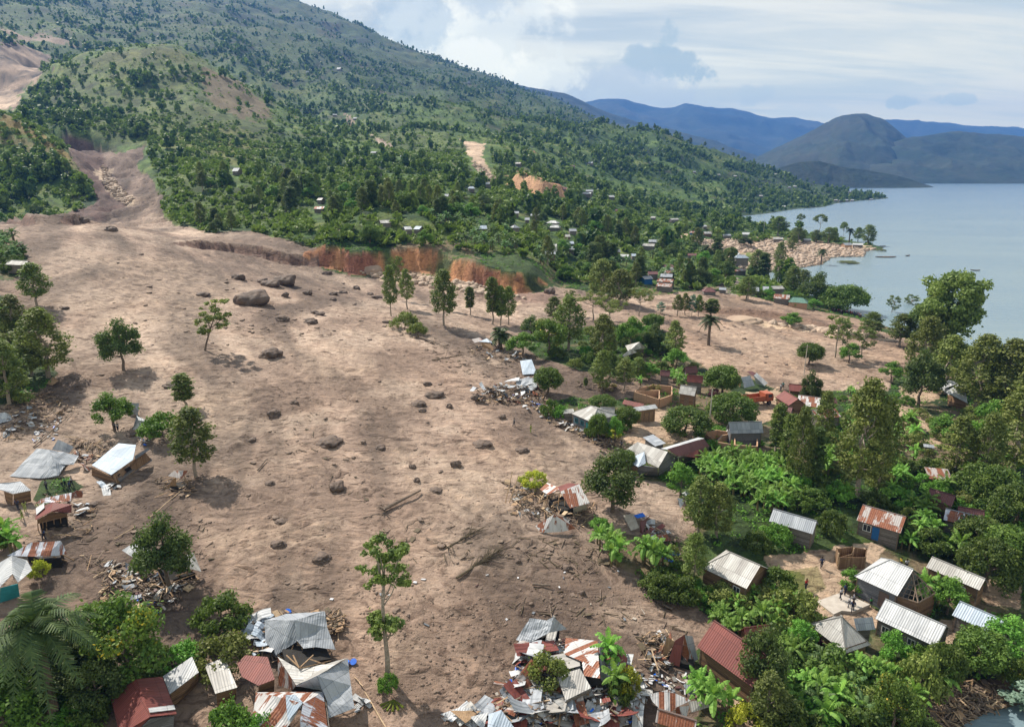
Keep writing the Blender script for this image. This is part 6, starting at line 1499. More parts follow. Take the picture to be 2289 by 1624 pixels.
roofs('village_house','broken grey hipped roof with exposed rafters, upper of two',(670,1490),
  [[(591,1384,2.6),(659,1384,4.2),(663,1432,2.4),(617,1462,1.0),(592,1430,1.4)],[(659,1384,4.2),(726,1364,4.4),(731,1400,3.4),(750,1450,2.2),(706,1444,2.2),(678,1447,2.2),(662,1428,2.6)],[(591,1384,2.6),(640,1370,2.8),(726,1364,4.4),(659,1384,4.2)]],'grey',crumple=.10,cuts=5,
  beams=[((620,1460,1.0),(650,1485,.2)),((655,1440,2.0),(640,1490,.2)),((664,1432,2.0),(680,1465,.2)),((675,1445,2.0),(676,1470,.3)),((700,1446,1.9),(703,1462,.2)),((663,1440,1.9),(690,1440,1.9)),((664,1434,2.3),(678,1447,1.4)),((725,1440,2.0),(742,1456,.1))],
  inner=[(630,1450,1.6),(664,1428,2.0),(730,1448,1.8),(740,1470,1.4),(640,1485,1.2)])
roofs('village_house','broken silver roof folded in two over rusty trusses, lower of two',(720,1560),
  [[(620,1465,3.3),(668,1493,3.0),(730,1482,3.4),(775,1468,3.4),(708,1508,4.0),(662,1530,2.6)],[(708,1508,4.0),(777,1469,3.0),(784,1530,2.2),(792,1580,1.4),(733,1603,1.2),(731,1565,2.0)],[(662,1530,2.6),(708,1508,4.0),(731,1565,2.0),(722,1540,1.5)],[(620,1465,3.3),(662,1530,2.6),(652,1540,1.4),(622,1530,1.0)]],
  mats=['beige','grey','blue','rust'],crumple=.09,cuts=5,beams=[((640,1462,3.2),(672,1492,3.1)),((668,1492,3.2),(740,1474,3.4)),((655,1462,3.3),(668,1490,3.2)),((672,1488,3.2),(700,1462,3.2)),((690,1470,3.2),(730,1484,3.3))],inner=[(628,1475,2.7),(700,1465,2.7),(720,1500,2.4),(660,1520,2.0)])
roofs('village_house','rust striped hipped roof at the bottom edge with one clean sheet',(650,1640),
  [[(572,1545,2.6),(722,1543,3.0),(677,1570,4.2),(610,1552,4.0)],[(722,1543,3.0),(733,1630,2.6),(672,1630,3.4),(671,1605,4.0),(677,1570,4.2)],[(572,1545,2.6),(610,1552,4.0),(677,1570,4.2),(640,1625,2.6),(560,1640,2.2)],[(638,1551,4.3),(660,1550,4.35),(677,1568,4.3),(643,1610,3.2)]],
  mats=['stripe','patch','stripe','blue'],crumple=.05,cuts=3,walls=[[(735,1630,2.4),(724,1545,2.8),(724,1565,0),(735,1650,0)]])
# left wrecks
roofs('village_house','collapsed grey hipped roof lying on the mud at the left',(100,1072),
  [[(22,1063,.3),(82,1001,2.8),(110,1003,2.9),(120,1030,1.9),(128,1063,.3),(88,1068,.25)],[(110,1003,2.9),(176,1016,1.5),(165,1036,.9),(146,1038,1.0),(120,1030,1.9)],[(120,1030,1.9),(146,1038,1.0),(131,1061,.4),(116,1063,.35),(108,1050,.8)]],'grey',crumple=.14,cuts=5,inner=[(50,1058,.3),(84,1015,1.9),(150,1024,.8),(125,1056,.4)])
roofs('roof_sheet_panel','torn grey roof panel propped behind the collapsed grey roof',(140,1008),[[(130,981,2.0),(165,997,1.4),(155,1011,.4),(116,1003,.5)]],'grey',cat='debris',crumple=.06,cuts=3)
roofs('village_house','tilted wooden house with pale hipped roof stranded in the mud',(290,1072),
  [[(205,1038,2.0),(242,1007,3.0),(247,1059,1.4)],[(242,1007,3.0),(265,989,3.6),(304,993,3.9),(297,1026,2.7),(248,1060,1.4),(247,1059,1.4)]],'blue',crumple=.02,cuts=1,
  walls=[['vplank',(297,1028,2.6),(322,1008,2.8),(337,1026,1.2),(262,1080,0),(250,1062,1.2)],['greyplank',(300,1018,3.0),(330,1000,3.2),(334,1004,2.9),(303,1026,2.5)],['greyplank',(262,1068,.9),(336,1022,1.3),(340,1028,.9),(268,1076,.1)],['brownplank',(206,1042,1.8),(248,1062,1.3),(262,1080,0),(206,1062,.2)],['dark',(276,1047,2.0),(288,1040,2.1),(294,1047,1.3),(283,1054,1.1)],['dark',(262,1060,1.3),(268,1056,1.35),(271,1061,.8),(264,1066,.7)]],wall_m='greyplank')
roofs('village_house','grey roofed dark hut at the left frame edge',(40,1115),
  [[(-30,1085,2.2),(0,1078,2.6),(46,1074,2.7),(69,1094,1.9),(29,1102,1.9),(10,1095,2.3)]],'grey',walls=[[(10,1097,2.0),(29,1103,1.8),(28,1128,0),(14,1118,0)],[(30,1103,1.8),(68,1095,1.8),(70,1118,0),(30,1128,0)]],wall_m='brownplank')
roofs('village_house','rusty red double roof with bright white sheets over an open frame',(120,1185),
  [[(79,1124,3.0),(92,1113,3.4),(160,1099,3.6),(158,1118,2.9),(118,1121,3.1)],[(80,1137,2.6),(118,1120,3.6),(115,1141,3.2),(79,1160,2.2)],[(118,1121,3.6),(160,1126,3.1),(160,1144,2.2),(114,1141,3.3)],[(80,1134,2.7),(98,1122,3.2),(99,1133,3.2),(81,1149,2.55)],[(156,1103,3.0),(171,1094,3.2),(186,1096,2.7),(184,1110,2.0),(162,1112,2.4)]],
  mats=['patch','red','red','white','rust'],walls=[['brownplank',(83,1160,2.1),(116,1142,3.1),(150,1146,2.2),(150,1152,1.7),(84,1168,1.6)]],
  beams=[((84,1168,1.6),(86,1186,0)),((95,1165,1.6),(97,1184,0)),((103,1163,1.6),(105,1182,0)),((120,1159,1.6),(122,1178,0)),((135,1156,1.6),(137,1175,0)),((150,1150,1.6),(151,1170,0))],inner=[(88,1166,1.4),(148,1152,1.5),(146,1140,1.9),(100,1150,1.9)])
roofs('village_house','rusty red broken roof above the pale blue roof at left',(95,1255),
  [[(15,1240,1.6),(70,1211,2.6),(136,1207,2.7),(150,1236,1.4),(100,1243,1.5)]],'patch',crumple=.10,cuts=4,beams=[((118,1242,1.3),(150,1252,.1)),((140,1238,1.3),(165,1250,.1))],inner=[(60,1235,1.2),(140,1226,1.2),(135,1245,1.0),(100,1252,.9)])
roofs('village_house','pale blue hipped roof at the left edge above the large oil palm',(30,1330),
  [[(-40,1260,2.4),(0,1255,3.0),(26,1240,4.0),(28,1280,2.9),(0,1310,2.3),(-40,1320,2.0)],[(26,1240,4.0),(60,1250,3.0),(72,1272,2.4),(40,1300,2.2),(28,1280,2.9)]],'white',walls=[[(0,1312,2.1),(40,1302,2.0),(44,1330,0),(0,1345,0)]],wall_m='teal')
roofs('village_house','broken white and red striped roof with a tree through it',(365,1300),
  [[(272,1228,1.8),(300,1212,2.6),(355,1240,2.8),(345,1268,1.4),(310,1252,1.6)],[(358,1268,2.2),(405,1243,2.6),(432,1232,2.4),(450,1276,1.0),(408,1264,1.9)],[(300,1226,2.3),(310,1222,2.5),(350,1252,2.3),(346,1264,1.7)]],
  mats=['white','beige','white'],crumple=.08,cuts=4,beams=[((380,1290,.4),(432,1272,1.3)),((385,1300,.2),(440,1280,.9)),((350,1270,1.5),(370,1310,0)),((395,1266,1.8),(400,1296,.1)),((415,1268,1.6),(420,1290,.1))],inner=[(352,1270,1.2),(405,1264,1.4),(436,1278,.7),(372,1298,.4)])
roofs('hut','small wrecked hut with one brown lean-to sheet on the mud',(395,1092),
  [[(375,1062,2.2),(388,1051,2.7),(421,1050,2.6),(406,1068,1.9)]],'rust',cat='hut',walls=[['wood',(388,1066,2.0),(392,1066,2.0),(394,1090,0),(372,1090,0)]],beams=[((392,1066,1.9),(394,1090,0)),((412,1062,2.0),(420,1086,0)),((405,1080,.6),(428,1070,.9)),((380,1085,.3),(410,1090,.2))],inner=[(376,1078,.6),(412,1074,.8),(418,1084,.5),(382,1092,.3)])
roofs('hut','bent bright white sheet roof resting on a yellow wall',(320,975),
  [[(296,959,1.0),(302,939,2.6),(305,928,3.0),(310,938,2.6),(337,942,1.9),(318,952,1.4)]],'white',cat='hut',crumple=.05,cuts=3,walls=[['wood',(300,960,.9),(338,945,1.6),(340,958,.3),(310,972,0)]])
roofs('roof_sheet_panel','curled grey roof sheets behind the olive crowned low tree',(295,935),[[(275,908,1.6),(290,899,2.6),(309,900,2.5),(309,918,1.2),(292,920,.6)],[(290,920,.7),(309,918,1.2),(308,930,.4),(300,926,.3)]],'grey',cat='debris',crumple=.15,cuts=4)
roofs('roof_sheet_panel','torn bright sheets on the left frame edge near the trees',(10,950),[[(-20,925,.8),(10,920,1.2),(40,930,.3),(18,940,.3),(-15,950,.2)]],'white',cat='debris',crumple=.2,cuts=4)
roofs('roof_sheet_panel','orange brown corrugated panel under the olive tree clump',(118,862),[[(104,855,.6),(117,841,1.6),(131,850,1.0),(116,860,.4)]],'wood',cat='debris')
# centre right wrecks
roofs('village_house','rusty striped broken house beside the dark dense bush tree',(1290,1150),
  [[(1206,1092,2.2),(1222,1077,2.8),(1254,1090,3.0),(1224,1104,2.2)],[(1252,1097,3.2),(1294,1080,3.6),(1318,1122,2.2),(1274,1134,1.8)],[(1252,1097,3.2),(1246,1086,2.9),(1270,1078,3.0),(1294,1080,3.6)]],'stripe',
  mats=['stripe','stripe','red'],walls=[['plaster',(1281,1134,1.6),(1310,1124,2.0),(1310,1140,0),(1281,1149,0)],['wood',(1236,1120,1.4),(1260,1114,1.6),(1258,1138,0),(1234,1144,0)]],crumple=.03,cuts=2,
  beams=[((1224,1106,2.0),(1220,1138,0)),((1250,1100,2.8),(1246,1145,0)),((1262,1110,2.5),(1262,1146,0)),((1176,1134,.3),(1222,1114,1.4)),((1174,1090,.2),(1196,1108,1.0)),((1222,1106,2.),(1260,1100,2.4))],inner=[(1226,1118,1.2),(1262,1106,1.8),(1280,1134,1.2),(1250,1142,.6)])
roofs('village_house','red and white hipped roof sunk flat on the mud',(1245,1192),
  [[(1196,1174,.7),(1238,1148,2.6),(1215,1189,.3),(1206,1186,.3)],[(1238,1148,2.6),(1286,1180,.5),(1255,1187,.3),(1215,1189,.3)],[(1238,1148,2.6),(1262,1156,1.8),(1286,1180,.5)]],'stripe',crumple=.03,cuts=2)
roofs('hut','overturned cream and maroon walled hut above the banana plants',(1420,1190),
  [[(1392,1150,1.6),(1416,1146,2.0),(1428,1178,.9),(1410,1184,.4)],[(1430,1162,1.8),(1446,1160,1.8),(1436,1194,.2),(1430,1190,.2)]],mats=['plaster','maroon'],cat='hut')
roofs('tarpaulin_frame','bright blue tarpaulin over broken beams behind the banana plants',(1432,1158),[[(1416,1150,1.9),(1436,1144,2.1),(1443,1152,1.9),(1424,1156,1.8)]],'tarp',cat='tarpaulin')
roofs('tarpaulin_frame','larger blue tarpaulin sheets on the ground by the hedge',(1495,1250),[[(1486,1228,.5),(1510,1222,.6),(1520,1238,.3),(1500,1240,.3)],[(1478,1240,.3),(1490,1238,.3),(1508,1254,.2),(1500,1256,.2)]],'tarp',cat='tarpaulin')
roofs('village_house','broken rusty roof low behind the banana plants and tarpaulin',(1480,1215),[[(1440,1196,1.0),(1490,1192,1.2),(1500,1206,.5),(1450,1212,.5)]],'patch',crumple=.08,cuts=3)
roofs('roof_sheet_panel','big bent grey roof sheet at the top of the mud edge wreckage',(1185,838),[[(1162,805,1.8),(1188,802,2.2),(1200,834,.4),(1168,836,.4)]],'blue',cat='debris',crumple=.05,cuts=2)
roofs('roof_sheet_panel','curled silver roof left of the bright green round tree',(1178,880),[[(1152,846,1.8),(1196,842,2.2),(1200,862,1.2),(1182,878,.3),(1156,872,.4)]],'grey',cat='debris',crumple=.3,cuts=5)
roofs('hut','wrecked hut with red and white sheets at the upper mud edge',(1085,775),[[(1054,757,1.6),(1072,753,2.0),(1080,760,1.5),(1060,765,1.0)],[(1070,762,1.8),(1088,755,2.4),(1108,768,1.4),(1094,764,1.9)]],mats=['rust','blue'],cat='hut',walls=[['wood',(1074,764,1.6),(1096,766,1.7),(1104,782,.2),(1080,776,.3)]])
roofs('village_house','white multi gabled roof standing in the tree island',(1415,785),[[(1397,771,3.2),(1429,763,4.8),(1434,777,3.2),(1404,785,2.4)],[(1429,763,4.8),(1443,777,2.8),(1434,779,2.6)],[(1390,794,2.4),(1408,779,3.8),(1424,786,2.8),(1394,796,2.2)]],'beige',walls=[[(1404,786,2.3),(1438,779,2.6),(1438,792,0),(1404,800,0)]])
roofs("village_house","grey metal hut hanging askew left of the white broken roof",(1675,872),[[(1656,842,3.0),(1676,838,3.0),(1687,860,.6),(1663,866,.5)]],"blue",walls=[["wood",(1649,838,3.0),(1656,844,2.6),(1654,866,0),(1648,860,0)]])
roofs('village_house','white broken roof lying tilted at the right of the askew hut',(1705,865),[[(1684,838,2.6),(1691,832,3.0),(1716,855,1.4),(1708,861,.6),(1690,856,.6)],[(1669,829,3.0),(1680,828,3.0),(1691,834,2.6),(1684,840,2.4)]],mats=['white','maroon'])
roofs('village_house','long wrecked white roof with folded sheets near the lake trees',(2130,925),
  [[(2090,870,2.8),(2120,847,4.6),(2140,856,4.2),(2112,866,3.4),(2092,872,2.4)],[(2110,876,3.2),(2140,858,4.4),(2158,872,3.6),(2162,900,2.2),(2128,882,3.0)],[(2106,869,2.6),(2118,866,3.2),(2126,876,2.6),(2120,882,2.0)]],'white',crumple=.12,cuts=4,walls=[[(2118,880,2.4),(2158,898,2.0),(2158,915,0),(2118,905,0)]],wall_m='brownplank')
# rubble heap, lower centre right
roofs('village_house','crumpled silver grey roof at the upper left of the rubble',(1195,1432),
  [[(1153,1428,.6),(1184,1380,2.2),(1222,1384,2.6),(1226,1412,1.8),(1180,1436,.6)],[(1222,1384,2.6),(1237,1377,3.0),(1267,1404,1.2),(1226,1412,1.8)]],'grey',crumple=.22,cuts=6,inner=[(1158,1426,.5),(1190,1400,1.2),(1250,1404,1.0),(1180,1440,.3)])
roofs('village_house','long rust striped roof torn at its left side in the rubble',(1320,1520),
  [[(1263,1423,2.6),(1335,1430,3.0),(1338,1475,2.8),(1300,1476,2.6),(1262,1460,2.4)],[(1300,1476,2.6),(1338,1475,2.8),(1341,1514,2.4),(1305,1508,2.2)]],'stripe',walls=[['grey',(1338,1432,2.9),(1344,1440,2.6),(1360,1540,.2),(1342,1515,2.2)]],inner=[(1305,1508,2.0),(1340,1512,2.2),(1350,1530,1.2),(1320,1525,1.0)])
roofs('hut','small hut with plain dull white roof in the middle of the rubble',(1285,1572),
  [[(1244,1508,2.3),(1296,1492,2.6),(1321,1535,2.2),(1264,1563,2.0)]],'beige',cat='hut',walls=[[(1264,1564,1.9),(1320,1537,2.1),(1318,1552,0),(1266,1582,0)]])
roofs('village_house','upright heap of maroon and ochre sheets right of the rubble',(1520,1485),
  [[(1508,1430,2.8),(1530,1416,3.6),(1518,1488,.4),(1492,1480,.6)],[(1530,1416,3.6),(1552,1480,.4),(1545,1488,.3),(1524,1462,1.2)],[(1490,1420,3.0),(1508,1432,2.6),(1490,1462,.8),(1478,1472,.4)],[(1498,1408,3.0),(1500,1430,2.4),(1482,1454,1.0)],[(1530,1418,3.5),(1548,1420,3.2),(1560,1470,.6),(1546,1480,.4)]],mats=['red','patch','wood','rust','grey'],crumple=.12,cuts=3,inner=[(1486,1474,.6),(1506,1440,1.6),(1545,1440,1.6),(1552,1486,.5)])
roofs('village_house','white roof striped with rust at the bottom of the rubble',(1495,1608),
  [[(1451,1550,2.2),(1491,1539,2.6),(1544,1563,2.2),(1512,1578,1.6),(1489,1597,1.2),(1458,1566,1.8)],[(1512,1578,1.6),(1540,1575,1.6),(1534,1600,.8),(1505,1602,.6)]],'stripe',crumple=.06,cuts=3)
roofs('hut','dark grey flat sheets behind the rust striped white roof',(1545,1560),[[(1526,1528,1.6),(1562,1525,1.9),(1560,1550,1.2),(1540,1552,1.0)],[(1538,1566,1.4),(1580,1560,1.6),(1585,1578,1.0),(1545,1590,.8)]],mats=['grey','beige'],cat='hut',crumple=.05,cuts=2)
roofs('village_house','light blue hipped roof corner at the bottom centre edge',(1110,1640),[[(1092,1594,2.6),(1120,1584,3.2),(1150,1625,2.4),(1088,1640,2.0)],[(1050,1600,1.2),(1090,1590,2.0),(1080,1630,1.2)]],mats=['blue','white'],crumple=.03,cuts=1)
roofs('roof_sheet_panel','torn white and ochre sheets at the bottom centre edge',(1030,1612),[[(984,1594,.3),(1030,1578,.9),(1075,1582,1.0),(1050,1612,.4),(1010,1606,.3)],[(1006,1586,.9),(1074,1586,1.2),(1040,1614,.6)]],mats=['white','wood'],cat='debris',crumple=.12,cuts=4)
roofs('roof_sheet_panel','long white bent sheets right of the rubble bananas',(1440,1545),[[(1398,1488,1.0),(1414,1486,1.2),(1444,1530,.8),(1436,1556,.4),(1412,1540,.5)]],'white',cat='debris',crumple=.2,cuts=4)
# trusses of the bright white roofed house
def trusses():
    g = at(2040, 1335); z0 = g.z; o = empty('roof_truss', (g.x, g.y, z0)); tag(o, 'open timber trusses at the right end of the bright white roof', 'roof frame')
    W = lambda u, v, h: ridge_pt(u, v, h, z0) - Vector((g.x, g.y, z0)); A = W(2036, 1272, 5.0); B = W(2052, 1345, 2.7); C = W(2090, 1324, 2.7); D = W(2005, 1330, 2.7); Q = []
    for p, q in ((A, B), (A, C), (A, D), (B, C), (D, B)): Q.append(beam(p, q, .09))
    for k in range(1, 6):
        t = k / 6; Q.append(beam(A.lerp(D, t), A.lerp(B, t), .05)); Q.append(beam(A.lerp(B, t), A.lerp(C, t), .05))
    for k in range(1, 4): Q.append(beam(D.lerp(B, k / 4), A.lerp(B, k / 5), .05)); Q.append(beam(B.lerp(C, k / 4), A.lerp(C, k / 5), .05))
    part('rafters', join(Q), M['timber'], o)
    for (p, q) in ((D, B), (B, C)):
        V = [p, q, q - Vector((0, 0, 3.2)), p - Vector((0, 0, 3.2))]; n = (q - p).cross(Vector((0, 0, 1))).normalized() * .1; V = [v - n * .5 for v in V] + [v + n * .5 for v in V]
        part('wall', (V, [(0, 1, 2, 3), (7, 6, 5, 4), (0, 4, 5, 1), (1, 5, 6, 2), (2, 6, 7, 3), (3, 7, 4, 0)]), M['brownplank'], o)
trusses()
def wall_run(name, label, pts, h, m, cat, th=.22, posts=None):
    P = [at(*p) for p in pts]; o = empty(name, P[0]); tag(o, label, cat); Q = []; S_ = []
    for a, b in zip(P, P[1:]):
        a = a - P[0]; b = b - P[0]; d = (b - a); d.z = 0
        if d.length < .1: continue
        n = Vector((-d.y, d.x, 0)).normalized() * th / 2; Q.append(([a - n, b - n, b + n, a + n, a - n + Vector((0, 0, h)), b - n + Vector((0, 0, h)), b + n + Vector((0, 0, h)), a + n + Vector((0, 0, h))],
            [(0, 3, 2, 1), (4, 5, 6, 7), (0, 1, 5, 4), (1, 2, 6, 5), (2, 3, 7, 6), (3, 0, 4, 7)]))
        k = max(int(d.length / 2.2), 1)
        for i in range(k + 1): q = a.lerp(b, i / k); S_.append(tube([q - Vector((0, 0, .1)), q + Vector((0, 0, h + .12))], [.09, .09], 4))
    part('wall', join(Q), M[m], o)
    if posts: part('post_row', join(S_), M[posts], o)
    return o
wall_run('ruin_wall','roofless pinkish brick walls with rooms open to the sky',[(1416,893),(1428,884),(1460,876),(1500,880),(1500,900),(1472,910),(1416,893),(1440,890),(1472,889),(1472,910)],1.9,'brick','ruin',.22,'timber')
wall_run('ruin_wall','second roofless brick ruin left of the grey gabled roof',[(1572,985),(1600,978),(1640,985),(1690,990),(1690,1015),(1640,1012),(1600,1005),(1572,985),(1600,1005),(1612,990),(1640,985),(1640,1012)],1.7,'brick','ruin',.22)
wall_run('bamboo_pen','open bamboo stake pen beside the village path',[(1870,1262),(1866,1250),(1900,1246),(1932,1252),(1930,1270),(1872,1270),(1900,1262),(1904,1250)],1.8,'vplank','pen',.06,'pale_wood')
def slab():
    pts = [(1806,1325),(1841,1300),(1943,1355),(1905,1372),(1880,1368),(1862,1376)]; P = [at(*p) for p in pts]; z = sum(p.z for p in P) / len(P) + .18; g = P[0]
    top = [Vector((p.x - g.x, p.y - g.y, z - g.z)) for p in P]; bot = [Vector((p.x, p.y, -1)) for p in top]; k = len(P)
    F = [tuple(range(k))[::-1], tuple(range(k, 2 * k)), *[((a + 1) % k, a, a + k, (a + 1) % k + k) for a in range(k)]]
    o = obj('concrete_slab', make('concrete_slab', top + bot, F, M['concrete']), None, g); tag(o, 'cracked bare concrete house floor with people standing on it', 'slab'); return z
SLABZ = slab()
# ---------------------------------------------------------------- boulders, logs, wreckage
def rock_mesh(name, seed, m, sub=4, rough=.4, flat=.7):
    bm = bmesh.new(); bmesh.ops.create_icosphere(bm, subdivisions=sub, radius=1)
    for v in bm.verts:
        p = v.co.copy(); w = mn.noise(p * 1.1 + Vector((seed * 7.1, 0, 0))) * rough + mn.noise(p * 2.6 + Vector((0, seed, 0))) * rough * .5 + mn.noise(p * 7 + Vector((seed, 0, 0))) * rough * .32
        q = p * (1 + w); k = .92
        for ax in range(3):
            if abs(q[ax]) > k: q[ax] = math.copysign(k + (abs(q[ax]) - k) * .4, q[ax])
        v.co = Vector((q.x, q.y, q.z * flat))
    me = bpy.data.meshes.new(name); bm.to_mesh(me); bm.free(); me.materials.append(m); me.polygons.foreach_set('use_smooth', [True] * len(me.polygons)); return me
RK = [rock_mesh('boulder', i, M['rock']) for i in range(5)]; CL = [rock_mesh('mud_lump', 20 + i, M['clod'], 3, .8, .5) for i in range(5)]; TR = [rock_mesh('boulder', 40 + i, M['tanrock'], 4, .22, .62) for i in range(3)]
def rock(u, vb, wD, hD, label, kind=RK, cat='boulder', group=None, name='boulder'):
    p = at(u, vb); c = p.y * cp - (p.z - CAMZ) * sp_; w = wD * S / FPX * c / 2; h = hD * S / FPX * c * 1.0
    o = obj(name, random.choice(kind)); o.location = (p.x, p.y + w * .7, p.z + h * .12); o.scale = (w, w * random.uniform(.75, 1.05), max(h * .85, w * .45)); o.rotation_euler = (0, 0, random.uniform(-.5, .5) + (math.pi if random.random() < .5 else 0))
    return tag(o, label, cat, group)
for r_ in (
 (551,681,78,40,'largest dark boulder on the upper mud, with a cracked side'),(631,636,50,30,'tall rounded boulder right of the boulder cluster'),(586,633,28,16,'left boulder of the cluster beside the tall rounded one'),
 (600,640,44,20,'front dark boulder of the cluster beside the tall rounded one'),(530,624,30,17,'smaller boulder upslope left of the boulder cluster'),(727,613,24,10,'flat small boulder upslope right of the cluster'),
 (685,658,22,14,'small peaked boulder right of the largest boulder'),(636,663,16,14,'pointed small boulder below the tall rounded one'),(763,655,24,9,'flat boulder among those right of the largest boulder'),
 (742,658,20,8,'low boulder left of the flat pair, upper mud'),(794,646,20,11,'rounded boulder nearest the slim trees'),(825,658,18,7,'low boulder between the rounded one and the slim trees'),(841,666,24,9,'flat dark boulder left of the slim trees'),
 (742,670,16,8,'small boulder below the flat boulder pair'),(600,800,50,28,'dark boulder in the middle of the upper mud'),(712,703,24,8,'brown flat lump left of the fallen brush'),(628,718,30,16,'square dark boulder above the mid mud'),
 (690,722,32,14,'lumpy brown boulder right of the square dark one'),(380,865,50,12,'flat dark lump beside the slim small tree'),(610,932,32,20,'pointed brown boulder in the centre left of the mud'),
 (968,889,44,17,'broad flat boulder left of the wreckage heap'),(933,907,34,13,'dark boulder below the broad flat one'),(955,862,22,12,'small boulder above the broad flat one'),(943,919,20,8,'small dark boulder in the group of four'),
 (1003,911,16,13,'upright small boulder right of the dark one'),(732,998,58,22,'large smooth dark boulder in the middle of the mud'),(749,1096,34,24,'rough brown boulder below the large smooth one'),
 (1019,1043,26,17,'angular brown boulder near the broken rusty house'),(1077,999,44,14,'pair of low dark rocks right of the middle mud'),(1122,935,17,12,'small boulder below the wreckage heap'),
 (921,1046,16,11,'small dark rock above the fallen log'),(1168,1012,34,12,'dark pit rimmed rock near the village yard'),(972,1100,32,9,'flat dark rock right of the fallen log'),(848,1003,26,10,'flat dark lump right of the large smooth boulder'),
 (625,1170,30,10,'dark flat mound in the left centre mud'),(618,1224,36,16,'rough dark boulder above the flat black mound'),(716,1256,42,18,'black flat mound left of the two tiered tree'),(930,1076,16,12,'small round rock upslope of the fallen log'),
 (1268,1275,26,14,'dark rounded rock near the rubble, upper right'),(1156,1256,16,8,'small dark rock right of the brush heap'),(1302,1330,16,14,'angular grey rock on the lower mud'),(242,516,30,16,'dark boulder on the upper bank left of the hill foot'),
 (180,498,28,20,'brown boulder at the dark cut bank on the far left'),(1060,892,20,14,'pale boulder leaning on the wreckage heap'),(450,660,30,10,'low dark lump on the mud above the leaning tree'),(140,690,24,8,'flat lump right of the left edge trees'),
 (865,722,26,8,'dark root lump by the fallen brush'),(932,742,30,14,'dark root plate of the toppled tree'),(1228,602+54,26,18,'round boulder in the mud where the orange cliff ends'),(1232,727,12,9,'small round boulder above the tree island'),
 (700,700,20,9,'small dark boulder on the upper central mud'),(560,985,20,8,'dark lump on the left centre mud'),(600,1084,24,10,'dark lump left of the rough brown boulder'),(655,902,20,9,'small dark lump right of the pointed brown boulder'),
 (290,975,22,8,'low mud mound by the bent bright sheets'),(205,1130,22,9,'dark flat mound right of the rusty double roof')):
    rock(*r_)
rock(823,611,68,34,'huge pale rectangular boulder at the foot of the orange cliff', TR)
rock(1885-215,722,70,14,'low pale layered boulder in the stream channel by the lake', TR); rock(1690,720,40,12,'pale boulder beside the low layered one in the stream', TR)
mr = np.random.RandomState(3)
mudpoly = [(60,560),(400,560),(700,620),(1000,700),(1150,800),(1080,900),(1200,1000),(1120,1100),(1150,1200),(1400,1330),(1500,1430),(1150,1380),(820,1560),(800,1350),(480,1290),(460,1100),(200,1050),(120,900),(150,720)]
cnt = 0
for p in scatter(mudpoly, 55, 12, 3.0) + scatter([(1560,700),(1800,730),(1960,790),(1800,860),(1560,800)], 22, 13, 3) + scatter([(250,600),(900,640),(1000,800),(300,760)], 60, 16, 2.5):
    s = mr.uniform(.18, .5) * (1 + max(p.y - 120, 0) / 260)
    o = obj('mud_lump', CL[mr.randint(5)]); o.location = (p.x, p.y, p.z + s * .1); o.scale = (s * mr.uniform(.8, 1.8), s * mr.uniform(.7, 1.1), s * .8); o.rotation_euler = (0, 0, mr.uniform(0, 6.3))
    tag(o, where(p.x, p.y, 'small dark mud lump'), 'mud lump', 'lumps scattered over the mudflow')
def field(name, polys, n, s0, s1, m, label, seed, squash=.7, grow=True):
    """a field nobody could count: many small angular stones in one mesh"""
    r = np.random.RandomState(seed); bm = bmesh.new(); bmesh.ops.create_icosphere(bm, subdivisions=1, radius=1); bv = np.array([v.co[:] for v in bm.verts]); bf = np.array([[v.index for v in f.verts] for f in bm.faces]); bm.free()
    VV = []; FF = []; j = 0
    for poly, w in polys:
        us = [p[0] for p in poly]; vs = [p[1] for p in poly]; k = 0; t = 0
        while k < n * w and t < n * w * 8:
            t += 1; u = r.uniform(min(us), max(us)); v = r.uniform(min(vs), max(vs))
            if not inpoly(np.array([u]), np.array([v]), poly)[0]: continue
            p = at(u, v)
            if p.z < .02: continue
            s = r.uniform(s0, s1) ** 1 * (r.rand() ** 1.2 + .35); q = bv * (1 + r.uniform(-.3, .3, (len(bv), 1))) * np.array([s * r.uniform(.8, 1.6), s * r.uniform(.7, 1.2), s * squash])
            a = r.uniform(0, 6.3); c, sn = math.cos(a), math.sin(a); q = np.stack([q[:, 0] * c - q[:, 1] * sn, q[:, 0] * sn + q[:, 1] * c, q[:, 2]], 1) + np.array([p.x, p.y, p.z + s * .1])
            VV.append(q); FF.append(bf + j); j += len(bv); k += 1
    tag(obj(name, make(name, np.concatenate(VV), np.concatenate(FF), m)), label, None, None, 'stuff')
field('boulder_field', [([(1480,512),(1560,535),(1700,532),(1860,548),(1955,556),(1930,572),(1860,578),(1790,600),(1716,610),(1650,598),(1700,565),(1600,560)], 1.)], 3400, .45, 1.6, M['palerock'], 'pale boulders and rubble fanned out to the lake', 1)
field('river_stones', [([(800,606),(900,610),(1085,638),(1180,668),(1040,655),(850,622)], .5), ([(228,365),(262,410),(298,445),(280,460),(230,410)], .5), ([(1060,360),(1112,400),(1090,408),(1055,370)], .3), ([(1700,720),(1860,735),(2000,758),(1850,745)], .25)], 700, .5, 1.7, M['palerock'], 'pale stones along the stream beds', 2)
field('mud_clods', [(mudpoly, 1.), ([(800,1300),(1450,1330),(1440,1420),(1150,1380),(1120,1600),(820,1600)], .5), ([(200,1080),(460,1110),(470,1300),(250,1200)], .2)], 1500, .05, .18, M['clod'], 'small clods and stones peppering the mudflow', 3, .6)
